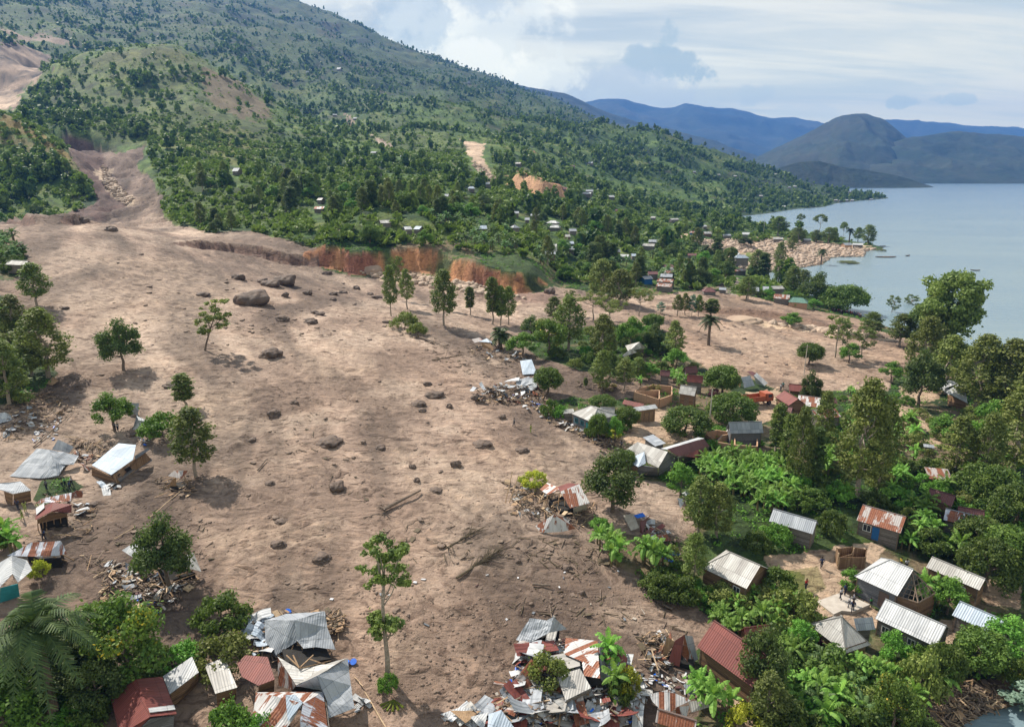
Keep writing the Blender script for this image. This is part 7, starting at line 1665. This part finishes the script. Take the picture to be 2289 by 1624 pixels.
def log(name, label, a, b, r0, r1, cat, roots=0, m='bark', h=(.1, .3), branches=0):
    A = at(*a); B = at(*b); A.z += r0 + h[0]; B.z += r1 + h[1]; o = empty(name, A); B -= A; A_ = Vector((0, 0, 0)); tag(o, label, cat)
    pts = [A_.lerp(B, t) + Vector((mn.noise(Vector((t * 3, a[0], 0))) * .25, 0, mn.noise(Vector((t * 3, 0, a[1]))) * .15)) for t in (0, .25, .5, .75, 1)]
    part('trunk', tube(pts, [r0, r0 * .9, (r0 + r1) / 2, r1 * 1.1, r1], 8), M[m], o)
    Q = []; rr = random.Random(a[0]); d = B.normalized()
    for i in range(roots): v = (-d * .7 + Vector((rr.uniform(-1, 1), rr.uniform(-1, 1), rr.uniform(-.2, 1.1)))).normalized(); Q.append(tube([A_, v * .6, v * rr.uniform(.9, 1.6) + Vector((0, 0, -.1))], [r0 * .6, r0 * .35, .03], 5))
    for i in range(branches):
        t = rr.uniform(.3, 1); s = A_.lerp(B, t); v = (d * 1.2 + Vector((rr.uniform(-.8, .8), rr.uniform(-.8, .8), rr.uniform(-.1, .5)))).normalized(); L = rr.uniform(1.0, 3.2); Q.append(tube([s, s + v * L * .5, s + v * L + Vector((0, 0, -.2))], [.05, .035, .012], 4))
    if Q: part('roots' if roots and not branches else 'branches', join(Q), M['dry'] if branches else M[m], o)
    return o
log('fallen_log','long dark fallen trunk with root end on the central mud',(857,1142),(940,1100),.26,.14,'log',6)
log('fallen_log','thin log lying below the long dark trunk',(812,1158),(862,1148),.08,.05,'log')
log('fallen_log','pale short log standing out left of the rough brown boulder',(576,1052),(596,1030),.12,.1,'log')
log('brush_heap','uprooted tree with a broom of dry branches on the mud',(1020,1294),(1112,1238),.16,.05,'brush',0,'dry',(.1,.4),90)
log('brush_heap','dark tangle of roots and branches in the centre right mud',(1000,1225),(1065,1190),.12,.04,'brush',5,'dry',(.1,.3),30)
log('fallen_tree','toppled bare tree with root plate below the slim trees',(938,757),(1000,778),.3,.1,'fallen tree',8,'bark',(.3,.2),14)
log('fallen_tree','bare fallen branches on the mud left of the wreckage',(965,806),(1035,796),.14,.05,'fallen tree',0,'dry',(.1,.3),24)
log('fallen_log','short dark log on the lower right mud sheet',(1190,1308),(1230,1313),.16,.12,'log')
log('fallen_log','small log on the lower mud near the hedge',(1480,1352),(1502,1366),.14,.1,'log')
log('fallen_log','long pale pole lying behind the small wrecked hut',(336,1156),(405,1100),.07,.05,'pole',0,'pale_wood')
log('fallen_log','pale pole on the mud below the rusty double roof',(255,1206),(300,1182),.07,.05,'pole',0,'pale_wood')
log('fallen_log','bent dark branch line on the left mud',(75,1000),(166,918),.10,.05,'log',0,'bark',(.1,.1),6)
log('fallen_log','long thin pale pole at the bottom centre beside the silver roof',(792,1514),(812,1538),.06,.05,'pole',0,'pale_wood')
log('fallen_log','long half buried pale beam running to the bottom edge',(815,1545),(862,1624),.07,.07,'beam',0,'pale_wood',(0,0))
for a, b, lb in (((1128,1122),(1145,1052),'left bamboo stake leaning beside the yellow green bush'),((1136,1122),(1158,1062),'right bamboo stake leaning beside the yellow green bush')):
    P = at(*a); o = empty('stake', P); tag(o, lb, 'stake'); e = ray(*b); top = Vector((e[0] * P.y, P.y, CAMZ + e[1] * P.y)) - P; part('pole', tube([Vector((0, 0, -.4)), top], [.07, .05], 6), M['pale_wood'], o)
def pole(label, u, vb, vt, r=.14, arm=True):
    P = at(u, vb); h = dims(P, vt, 1)[0]; o = empty('utility_pole', P); tag(o, label, 'utility pole'); part('pole', tube([(0, 0, -.3), (0, 0, h)], [r, r * .7], 8), M['concrete'], o)
    if arm: part('crossarm', join([boxm(-.8, .8, -.05, .05, h - .6, h - .5)] + [tube([(q, 0, h - .5), (q, 0, h - .3)], [.05, .04], 6) for q in (-.7, 0, .7)]), M['timber'], o)
pole('tall thin utility pole between the two large mango trees', 1584, 960, 868); pole('shorter pole left of the tall one between the mangos', 1577, 920, 885, .1, False)
pole('leaning pole beside the round dark tree on the mud', 1796, 838, 770, .12); pole('pale pole rising from trees at the road end by the lake', 1672, 668, 626, .14); pole('small pole above the road near the upper village', 1706, 520, 490, .2, False)
def pylon():
    P = at(851, 412); h = dims(P, 372, 1)[0]; o = empty('pylon', P); tag(o, 'steel lattice pylon standing in the trees above the cliff', 'pylon'); Q = []; w = h * .1
    cr = [(-1, -1), (1, -1), (1, 1), (-1, 1)]; lv = [(0, w), (h * .25, w * .75), (h * .5, w * .5), (h * .75, w * .3), (h, w * .12)]
    for (z0, w0), (z1, w1) in zip(lv, lv[1:]):
        for i in range(4):
            a, b = cr[i], cr[(i + 1) % 4]; A0 = (a[0] * w0, a[1] * w0, z0); A1 = (a[0] * w1, a[1] * w1, z1); B0 = (b[0] * w0, b[1] * w0, z0); B1 = (b[0] * w1, b[1] * w1, z1); Q += [beam(A0, A1, .14), beam(A0, B1, .07), beam(B0, A1, .07), beam(A1, B1, .07)]
    part('lattice', join(Q), M['steel'], o); part('crossarm', join([beam((-w * 1.6, 0, h * .86), (w * 1.6, 0, h * .86), .12), beam((-w * 1.2, 0, h * .97), (w * 1.2, 0, h * .97), .12)]), M['steel'], o)
pylon()

# loose roof sheets: bent corrugated panels, each a thing
def sheet_proto(seed, m, L=2.4, W=.85):
    r = random.Random(seed); V = []; F = []; UV = []; nx, ny = 5, 9; bend = r.uniform(-.5, .7); tw = r.uniform(-.4, .4); fold = r.uniform(.2, .8)
    for j in range(ny):
        t = j / (ny - 1); zc = bend * (t - .5) ** 2 * 1.5 + (abs(t - fold) * -.6 if seed % 2 else 0)
        for i in range(nx): s = i / (nx - 1) - .5; V.append((s * W, (t - .5) * L, zc + s * tw * (t - .5) * 1.5 + r.uniform(-.02, .02) + .25))
    for j in range(ny - 1):
        for i in range(nx - 1): a = j * nx + i; F.append((a, a + 1, a + nx + 1, a + nx))
    n = len(V); V += [(x, y, z - .02) for x, y, z in V]; F += [tuple(reversed([q + n for q in f])) for f in F[:]]
    uv = []
    for f in F: uv += [c for q in f for c in (V[q][0], V[q][1])]
    return make('roof_sheet', V, F, M[m], uv=uv)
SH = {k: [sheet_proto(i * 3 + j, k) for j in range(3)] for i, k in enumerate(('grey', 'white', 'beige', 'rust', 'red', 'blue'))}
KW = {'grey': 'grey', 'white': 'bright silver', 'beige': 'dull pale', 'rust': 'rusty', 'red': 'dark red', 'blue': 'bluish'}
def litter(spot, poly, n, seed, pal, pile=0., s=(.6, 1.3), tilt=.5):
    r = random.Random(seed)
    for p in scatter(poly, n, seed, .5):
        k = r.choice(pal); o = obj('roof_sheet', r.choice(SH[k])); q = r.uniform(*s); o.scale = (q * r.uniform(.8, 1.3), q * r.uniform(.5, 1.2), q)
        o.location = (p.x, p.y, p.z + r.uniform(0, pile)); o.rotation_euler = (r.uniform(-tilt, tilt), r.uniform(-tilt, tilt), r.uniform(0, 6.3))
        tag(o, where(p.x, p.y, ('big ' if q > 1.15 else 'small ' if q < .8 else '') + 'torn %s roof sheet' % KW[k]), 'roof sheet', 'torn sheets ' + spot)
litter('in the large rubble heap at the bottom', [(1160,1440),(1260,1440),(1400,1480),(1450,1540),(1440,1600),(1400,1624),(1080,1624),(1110,1560),(1170,1500)], 150, 41, ['grey', 'white', 'beige', 'rust', 'red', 'white'], 1.1, (.8, 1.9))
litter('in the heap beside the bright round tree', [(1060,880),(1100,862),(1200,850),(1215,890),(1150,900),(1070,898)], 34, 42, ['grey', 'white', 'white', 'rust'], 1.0, (.7, 1.6))
litter('strewn along the mud edge above the yard', [(1150,890),(1230,905),(1300,950),(1370,985),(1350,995),(1240,950),(1150,905)], 34, 43, ['white', 'grey', 'beige', 'white'], .3, (.4, .9))
litter('left of the broken grey hipped roof', [(545,1390),(600,1380),(620,1460),(570,1470),(550,1430)], 26, 44, ['white', 'grey', 'blue'], 1.0)
litter('around the tree grown striped roof', [(240,1250),(330,1270),(440,1290),(400,1330),(340,1360),(300,1390),(240,1300)], 24, 45, ['white', 'beige', 'grey'], .4, (.4, .9))
litter('around the rusty striped broken house', [(1150,1080),(1220,1100),(1330,1140),(1300,1170),(1160,1150)], 18, 46, ['grey', 'white', 'beige'], .4, (.4, .9))
litter('by the stranded wooden house', [(170,1010),(215,1030),(190,1050),(160,1030)], 6, 47, ['grey', 'rust'], .5, (.6, 1)); litter('below the stranded wooden house', [(215,1090),(262,1075),(268,1092),(230,1110)], 6, 48, ['white', 'blue'], .3, (.6, 1.1))
litter('beside the rusty double roof', [(155,1130),(190,1120),(200,1150),(165,1160)], 7, 49, ['white', 'blue'], .3, (.5, .9)); litter('at the left edge wreckage', [(0,920),(70,910),(100,960),(0,970)], 14, 50, ['white', 'grey'], .4, (.5, 1))
litter('near the upturned maroon heap', [(1440,1440),(1490,1430),(1500,1500),(1450,1500)], 9, 51, ['white', 'grey', 'rust'], .6, (.5, 1)); litter('by the hut wreck at the upper mud edge', [(1050,775),(1180,790),(1170,815),(1100,800)], 12, 52, ['white', 'grey', 'blue'], .3, (.6, 1.1))
litter('by the cream and maroon overturned hut', [(1430,1150),(1480,1170),(1480,1210),(1440,1200)], 10, 53, ['white', 'rust', 'red'], .4, (.5, 1)); litter('left of the light blue roof at the bottom edge', [(990,1590),(1080,1580),(1080,1620),(1000,1620)], 8, 54, ['white', 'grey', 'beige'], .3)
litter('lying alone on the mud below the porch house', [(1480,1075),(1530,1080),(1530,1130),(1510,1120)], 3, 55, ['white'], .1, (.8, 1.2)); litter('right of the silver folded roof', [(795,1560),(825,1560),(820,1600),(790,1600)], 5, 56, ['white', 'grey'], .2, (.5, .8))
# splintered boards, branches and household litter: uncountable
def debris(name, label, areas, seed, mats, size=(.5, 2.6), thick=.07):
    r = random.Random(seed); V = []; F = []; MI = []
    for poly, n, pile in areas:
        for p in scatter(poly, n, seed, .05):
            L = r.uniform(*size) / 2; w = r.uniform(.03, thick); t = r.uniform(.015, .05); a = r.uniform(0, 6.3); el = r.uniform(-.3, .6) * (1 if pile > .2 else .3)
            if r.random() < .18: w = r.uniform(.15, .45); L *= .4
            vs, fs = boxm(-L, L, -w, w, -t, t); m = Matrix.Rotation(a, 4, 'Z') @ Matrix.Rotation(el, 4, 'Y') @ Matrix.Rotation(r.uniform(-.4, .4), 4, 'X'); z = r.uniform(0, pile) + .06; j = len(V)
            V += [m @ Vector(v) + Vector((p.x, p.y, p.z + z)) for v in vs]; F += [tuple(q + j for q in f) for f in fs]; MI += [r.randrange(len(mats))] * 6
    tag(obj(name, make(name, [v[:] for v in V], F, [M[k] for k in mats], midx=MI)), label, None, None, 'stuff')
HEAP = [(1160,1450),(1260,1440),(1400,1480),(1450,1540),(1440,1600),(1400,1624),(1090,1624),(1110,1560),(1170,1500)]
debris('splintered_timber', 'splintered boards and poles from wrecked houses', [(HEAP, 560, 1.3), ([(1060,885),(1100,862),(1210,870),(1230,900),(1160,905),(1070,900)], 330, .9), ([(1160,890),(1240,915),(1300,950),(1390,990),(1350,1000),(1230,945)], 260, .4),
   ([(1130,1080),(1220,1100),(1330,1130),(1310,1180),(1150,1150)], 330, .7), ([(180,1240),(450,1290),(400,1340),(340,1370),(250,1400),(200,1400),(230,1300)], 420, .4), ([(540,1390),(620,1370),(760,1370),(760,1420),(640,1480),(560,1480)], 300, .6),
   ([(725,1370),(765,1380),(760,1420),(728,1410)], 160, .7), ([(160,980),(260,990),(230,1040),(160,1030)], 120, .5), ([(20,880),(110,870),(180,900),(100,960),(0,990)], 330, .4), ([(1430,1430),(1500,1420),(1500,1500),(1440,1500)], 150, .8),
   ([(1040,770),(1180,790),(1180,815),(1050,800)], 150, .3), ([(350,1070),(440,1070),(430,1110),(360,1110)], 70, .4), ([(2080,1520),(2240,1530),(2230,1624),(2000,1624)], 420, .3), ([(1440,1180),(1520,1200),(1480,1260),(1430,1220)], 90, .4),
   ([(1380,1040),(1450,1060),(1420,1075),(1370,1060)], 90, .4), ([(640,1460),(740,1460),(700,1490),(650,1490)], 120, 1.0), ([(1340,980),(1400,1000),(1420,1020),(1340,1010)], 80, .5), ([(400,1450),(440,1450),(440,1500),(400,1490)], 80, .4), ([(100,1100),(220,1130),(200,1200),(80,1210)], 90, .3)],
   61, ['wood', 'timber', 'timber', 'dry', 'timber', 'clod', 'pale_wood'])
debris('household_litter', 'scattered clothes, plastic and torn sheet scraps', [(HEAP, 420, 1.2), ([(1160,1470),(1190,1470),(1180,1510),(1150,1500)], 90, .5), ([(1180,895),(1240,910),(1300,950),(1280,955),(1200,920)], 130, .3), ([(1060,885),(1200,880),(1170,900)], 60, .5),
   ([(240,1260),(420,1290),(380,1380),(260,1350)], 110, .3), ([(80,950),(140,930),(130,980),(70,990)], 60, .1), ([(1430,1450),(1560,1520),(1540,1560),(1440,1520)], 60, .1), ([(550,1390),(620,1390),(600,1470)], 70, .5), ([(600,1290),(1400,1250),(1500,1400),(900,1400)], 26, .02),
   ([(1330,1580),(1440,1600),(1400,1624),(1300,1624)], 120, .4), ([(1440,1180),(1500,1190),(1480,1215)], 50, .3), ([(300,950),(340,980),(320,1000)], 26, .3)],
   62, ['cloth', 'plaster', 'cloth', 'grey', 'cloth', 'maroon', 'plaster', 'red', 'tarp', 'cloth', 'beige', 'timber'], (.2, .7), .25)
debris('dry_twigs', 'twigs and stripped roots caught on the mud', [([(900,740),(1180,800),(1180,860),(1000,830)], 170, .1), ([(1150,1200),(1330,1190),(1400,1270),(1300,1290),(1180,1250)], 90, .1), ([(820,1180),(1150,1140),(1160,1250),(900,1260)], 60, .1),
   ([(580,850),(640,850),(800,1050),(900,1140),(800,1120),(640,1000)], 60, .1), ([(80,1180),(460,1160),(480,1250),(200,1230)], 50, .1), ([(1280,850),(1420,860),(1400,880),(1290,870)], 80, .3), ([(500,700),(700,680),(720,760),(560,780)], 40, .1), ([(1100,1300),(1500,1330),(1540,1420),(1150,1370)], 45, .06)],
   63, ['dry', 'timber', 'dry', 'clod'], (.4, 2.2), .06)
for (u, v, c) in ((642,1368,'tarp'), (777,1484,'tarp'), (791,1480,'tarp')):
    o = obj('basin', make('basin', *tube([(0, 0, 0), (0, 0, .06), (0, 0, .32)], [.2, .26, .36], 14), M[c])); o.location = at(u, v) + Vector((0, 0, .02)); o.rotation_euler = (.4, .2, u)
    tag(o, {642: 'blue plastic basin above the broken grey hipped roof', 777: 'smaller blue basin right of the folded silver roof', 791: 'larger blue basin right of the folded silver roof'}[u], 'basin')
o = obj('fallen_palm_leaf', make('fallen_palm_leaf', *join([tube([(0, 0, .2), (math.cos(a) * 1.4, math.sin(a) * 1.4, .08)], [.05, .14], 4) for a in (3.6, 4.0, 4.4, 4.8, 5.2, 5.6)]), L_['yellow'])); o.location = at(880, 1565); tag(o, 'wilted yellow green banana leaves on the mud below the tall tree', 'leaf bundle')

# ---------------------------------------------------------------- truck, boats
def truck():
    p = at(1688, 903); o = empty('dump_truck', p, R(18)); tag(o, 'orange dump truck with empty tipper bed parked by the mango tree', 'truck')
    B = [boxm(-3.4, 1.6, -1.2, 1.2, 1.1, 1.2), boxm(-3.4, 1.6, -1.2, -1.1, 1.2, 2.2), boxm(-3.4, 1.6, 1.1, 1.2, 1.2, 2.2), boxm(1.5, 1.6, -1.1, 1.1, 1.2, 2.7), boxm(-3.4, -3.3, -1.1, 1.1, 1.2, 2.1), boxm(1.6, 2.2, -1.1, 1.1, 2.6, 2.7)]
    B += [boxm(x, x + .1, s * 1.2 - .05, s * 1.2 + .05, 1.15, 2.2) for x in (-3.2, -2, -.8, .4) for s in (-1, 1)]
    part('tipper_bed', join(B), M['orange'], o)
    cab = part('cab', ([(1.8, -1.15, .9), (3.7, -1.15, .9), (3.7, 1.15, .9), (1.8, 1.15, .9), (1.8, -1.1, 2.65), (3.4, -1.1, 2.65), (3.4, 1.1, 2.65), (1.8, 1.1, 2.65), (3.7, -1.15, 1.8), (3.7, 1.15, 1.8)],
        [(0, 3, 2, 1), (4, 5, 6, 7), (0, 1, 8, 5, 4), (3, 7, 6, 9, 2), (1, 2, 9, 8), (8, 9, 6, 5), (0, 4, 7, 3)]), M['orange'], o)
    part('windscreen', ([(3.72, -1, 1.85), (3.72, 1, 1.85), (3.44, .95, 2.55), (3.44, -.95, 2.55)], [(0, 1, 2, 3)]), M['glass'], cab); part('side_window', boxm(2.3, 3.3, -1.17, -1.16, 1.8, 2.4), M['glass'], cab)
    part('chassis', boxm(-3.2, 3.5, -.5, .5, .7, 1.05), M['steel'], o)
    for x in (-2.6, -1.4, 2.7):
        for s in (-1, 1): w = part('wheel', tube([(x, s * 1.15, .5), (x, s * .8, .5)], [.5, .5], 16), M['tyre'], o); part('rim', tube([(x, s * 1.18, .5), (x, s * 1.1, .5)], [.24, .26], 12), M['steel'], w)
truck()
def boat(label, u, v, L, rz, z=None):
    p = atz(u, v, .02) if z is None else at(u, v); o = empty('wooden_canoe', (p.x, p.y, max(p.z, 0) - .06), rz); tag(o, label, 'canoe'); V = []; F = []; n = 12
    for i in range(n + 1):
        t = i / n * 2 - 1; w = L * .13 * (1 - abs(t) ** 2.4) + .04; rise = .22 * t * t
        for (q, z_) in ((-1, .5), (-.6, .08), (.6, .08), (1, .5), (.88, .5), (.5, .16), (-.5, .16), (-.88, .5)): V.append((t * L / 2, q * w, z_ + rise))
    for i in range(n):
        for j in range(8): F.append((i * 8 + j, i * 8 + (j + 1) % 8, (i + 1) * 8 + (j + 1) % 8, (i + 1) * 8 + j))
    F += [tuple(range(8)), tuple(n * 8 + j for j in range(7, -1, -1))]
    part('hull', (V, F), M['timber'], o)
    for x in (-.22, .1, .3): part('bench', boxm(x * L - .1, x * L + .1, -L * .11, L * .11, .42, .47), M['timber'], o)
boat('long dark wooden canoe at the debris shore, lower right', 2186, 1562, 6.5, .1); boat('square ended wooden boat nearer the water, lower right', 2212, 1572, 3.6, .45)
boat('tiny dark boat on the lake right of the spit', 1972, 550, 5, .2); boat('small boat on the lake beyond the flooded brush', 2028, 571, 5, .5); boat('small boat far out on the open lake', 2179, 604, 5, -.3); boat('low dark floating boat off the spit tip', 1979, 574, 14, .0)
for (u, vb, vt, w, lb) in ((1895, 587, 578, 42, 'flooded yellowish reeds in the shallow inlet'), (1968, 560, 551, 22, 'flooded shrub just off the spit tip')):
    p = atz(u, vb, 0); put('busho', p, 1.6, w * S / FPX * p.y, None, 'reed_bed', lb, 'shrub')

# ---------------------------------------------------------------- people
def skin_body(J, E, Rd, name, m, sub=2):
    me = bpy.data.meshes.new('t'); me.from_pydata(J, E, []); ob = bpy.data.objects.new('t', me); col.objects.link(ob)
    sk = ob.modifiers.new('s', 'SKIN'); sd = ob.modifiers.new('d', 'SUBSURF'); sd.levels = sub; sd.render_levels = sub
    for i, v in enumerate(me.skin_vertices[0].data): v.radius = Rd[i] if isinstance(Rd[i], tuple) else (Rd[i], Rd[i]); v.use_root = (i == 0)
    bpy.context.view_layer.update(); dg = bpy.context.evaluated_depsgraph_get(); out = bpy.data.meshes.new_from_object(ob.evaluated_get(dg)); bpy.data.objects.remove(ob)
    out.name = name; out.materials.clear(); out.materials.append(M[m]); out.polygons.foreach_set('use_smooth', [True] * len(out.polygons)); return out
def pose(walk, arms, bend=0.):
    fy = .22 * walk
    J = [(0, 0, .95), (0, .02, 1.15), (0, .02 + bend * .1, 1.38), (0, .01 + bend * .15, 1.50), (0, .03 + bend * .2, 1.60), (0, .02 + bend * .2, 1.70), # 0-5 pelvis..crown
         (.10, 0, .90), (.11, fy * .6 + .03, .50), (.11, fy, .08), (.11, fy + .16, .03), (-.10, 0, .90), (-.11, -fy * .3 + .04, .50), (-.11, -fy, .08), (-.11, -fy + .16, .03),
         (.19, .0, 1.40), (.25 + arms * .12, .02, 1.14), (.24 + arms * .1, .12 + walk * .1, .90), (.24 + arms * .1, .16 + walk * .12, .80), (-.19, 0, 1.40), (-.25 - arms * .1, -.02, 1.14), (-.24 - arms * .1, .10 - walk * .1, .90), (-.24 - arms * .1, .13 - walk * .1, .80)]
    E = [(0, 1), (1, 2), (2, 3), (3, 4), (4, 5), (0, 6), (6, 7), (7, 8), (8, 9), (0, 10), (10, 11), (11, 12), (12, 13), (2, 14), (14, 15), (15, 16), (16, 17), (2, 18), (18, 19), (19, 20), (20, 21)]
    Rd = [(.13, .10), (.12, .09), (.14, .10), .05, .085, .075, .085, .055, .04, .035, .085, .055, .04, .035, .055, .04, .03, .03, .055, .04, .03, .03]
    body = (J, E, Rd)
    T = [0, 1, 2, 14, 15, 18, 19]; ti = {a: i for i, a in enumerate(T)}; shirt = ([J[a] for a in T], [(ti[a], ti[b]) for a, b in E if a in ti and b in ti], [(.155, .12), (.145, .11), (.165, .12), .075, .06, .075, .06])
    P = [0, 6, 7, 8, 10, 11, 12]; pi = {a: i for i, a in enumerate(P)}; pants = ([J[a] for a in P], [(pi[a], pi[b]) for a, b in E if a in pi and b in pi], [(.15, .115), .10, .075, .06, .10, .075, .06])
    return body, shirt, pants
POSE = []
for i, (w, a, b) in enumerate(((.1, .2, 0), (.9, .4, .2), (-.7, .1, .4))):
    bd, sh, pt = pose(w, a, b); shm = {}
    POSE.append((skin_body(*bd, 'body', 'skin'), sh, pt, {}))
def hair_mesh():
    bm = bmesh.new(); bmesh.ops.create_uvsphere(bm, u_segments=12, v_segments=8, radius=.1); me = bpy.data.meshes.new('hair')
    for v in bm.verts: v.co = Vector((v.co.x * .93, v.co.y * 1.02 - .015, v.co.z * .75 + 1.69))
    bm.to_mesh(me); bm.free(); me.materials.append(M['hair']); return me
HAIR = hair_mesh()
def person(u, v, top, low, lb, k=0, rz=None, z=None, grp=None, s=1.0):
    p = at(u, v) if z is None else atz(u, v, z); b, sh, pt, cache = POSE[k % 3]; o = empty('person', p, random.uniform(0, 6.3) if rz is None else rz); o.scale = (s, s, s); tag(o, lb, 'person', grp)
    if ('s', top) not in cache: cache[('s', top)] = skin_body(*sh, 'shirt', top, 1)
    if ('p', low) not in cache: cache[('p', low)] = skin_body(*pt, 'trousers', low, 1)
    obj('body', b, o); obj('shirt', cache[('s', top)], o); obj('trousers', cache[('p', low)], o)
    h = obj('hair', HAIR, o); h.location = (0, (.0, .04, .08)[k % 3], 0)
for row in ((1887,1328,'sh_blue','trousers','person in dark blue on the slab, furthest from the camera',0,None,SLABZ),(1878,1338,'sh_white','trousers','person in pale top and dark trousers on the slab edge',1,None,SLABZ),
    (1906,1350,'sh_grey','trousers','person in grey in the middle of the slab',2,None,SLABZ),(1896,1356,'sh_white','sh_grey','person in white leaning on the slab, left of the grey one',0,None,SLABZ),(1904,1366,'sh_blue','trousers','person nearest the camera at the slab front',1,None,SLABZ),
    (1835,1268,'sh_blue','trousers','person in dark blue walking on the garden path',1),(1800,1317,'sh_red','trousers','person in a bright red top left of the slab',0),(1945,1354,'sh_green','trousers','person in a green top crouched by the slab corner',2,None,None,None,.75),
    (2143,1344,'sh_red','skirt','person in red and white by the long dull silver house',0),(2146,1340,'sh_white','trousers','person standing behind the one in red and white',2),(2011,1268,'sh_yellow','trousers','person in yellow behind the bright white roof',0),(2024,1272,'sh_white','trousers','person in white behind the bright white roof',1),
    (140,1090,'sh_lime','trousers','person in light green behind the rusty double roof',0),(146,1088,'sh_green','trousers','person in bright green behind the rusty double roof',1),(161,1086,'sh_white','trousers','person in white walking behind the rusty double roof',2),(105,1094,'sh_grey','trousers','person in grey on the grass patch',0),
    (157,1096,'sh_blue','trousers','person in dark clothes at the rear of the rusty roof',1),(57,1142,'sh_lime','sh_lime','person in pale yellow green beside the dark hut',0),(41,1138,'sh_blue','trousers','person in dark clothes beside the dark hut',2),(100,1206,'sh_blue','trousers','person in dark blue below the rusty double roof',1),
    (51,1160,'sh_lime','sh_lime','second person in pale green bending below the dark hut',2),(258,962,'sh_grey','trousers','person in dark grey under the olive crowned tree',0),(264,963,'sh_white','trousers','person in pale clothes under the olive crowned tree',1),(1758-14,872,'sh_white','trousers','person in white at the mud edge near the red square roof',0),
    (1749,868,'teal','trousers','person in turquoise at the mud edge near the red square roof',1),(1186,966,'sh_lime','sh_lime','person in pale green alone on the mud by the litter line',0),(1149,952,'sh_grey','trousers','person in dark clothes alone on the mud left of the litter',1),(1388,1002,'sh_grey','trousers','person by the mud edge behind the porch house',0)):
    person(*row)
pr = random.Random(4)
for i in range(24):
    u = 1852 + i * 3.1 + pr.uniform(-1, 1); v = 693 + i * .62 + pr.uniform(-.6, 1.2)
    person(u, v, pr.choice(['sh_red', 'sh_white', 'sh_blue', 'sh_yellow', 'sh_grey', 'sh_red', 'sh_white']), pr.choice(['trousers', 'skirt']), 'person in the lakeside crowd, ' + ('leftmost of all' if i == 0 else 'rightmost of all' if i == 23 else 'under the bamboo clump' if i < 12 else 'out in the open by the water'), i, None, None, 'crowd on the shore')
# ---------------------------------------------------------------- air
def air():
    m = bpy.data.materials.new('air'); m.use_nodes = True; t = NT(m.node_tree)
    o = t.n('ShaderNodeOutputMaterial'); v = t.n('ShaderNodeVolumePrincipled')
    v.inputs['Color'].default_value = (.12, .33, .88, 1); v.inputs['Density'].default_value = 1.0e-4
    v.inputs['Anisotropy'].default_value = .0
    t.t.links.new(v.outputs[0], o.inputs['Volume'])
    x0, x1, y0, y1, z0, z1 = -9000, 12500, -400, 10700, -9, 1000
    V = [(x, y, z) for z in (z0, z1) for y in (y0, y1) for x in (x0, x1)]
    F = [(0, 2, 3, 1), (4, 5, 7, 6), (0, 1, 5, 4), (2, 6, 7, 3), (0, 4, 6, 2), (1, 3, 7, 5)]
    tag(obj('haze', make('haze', V, F, m)), kind='stuff')
air()
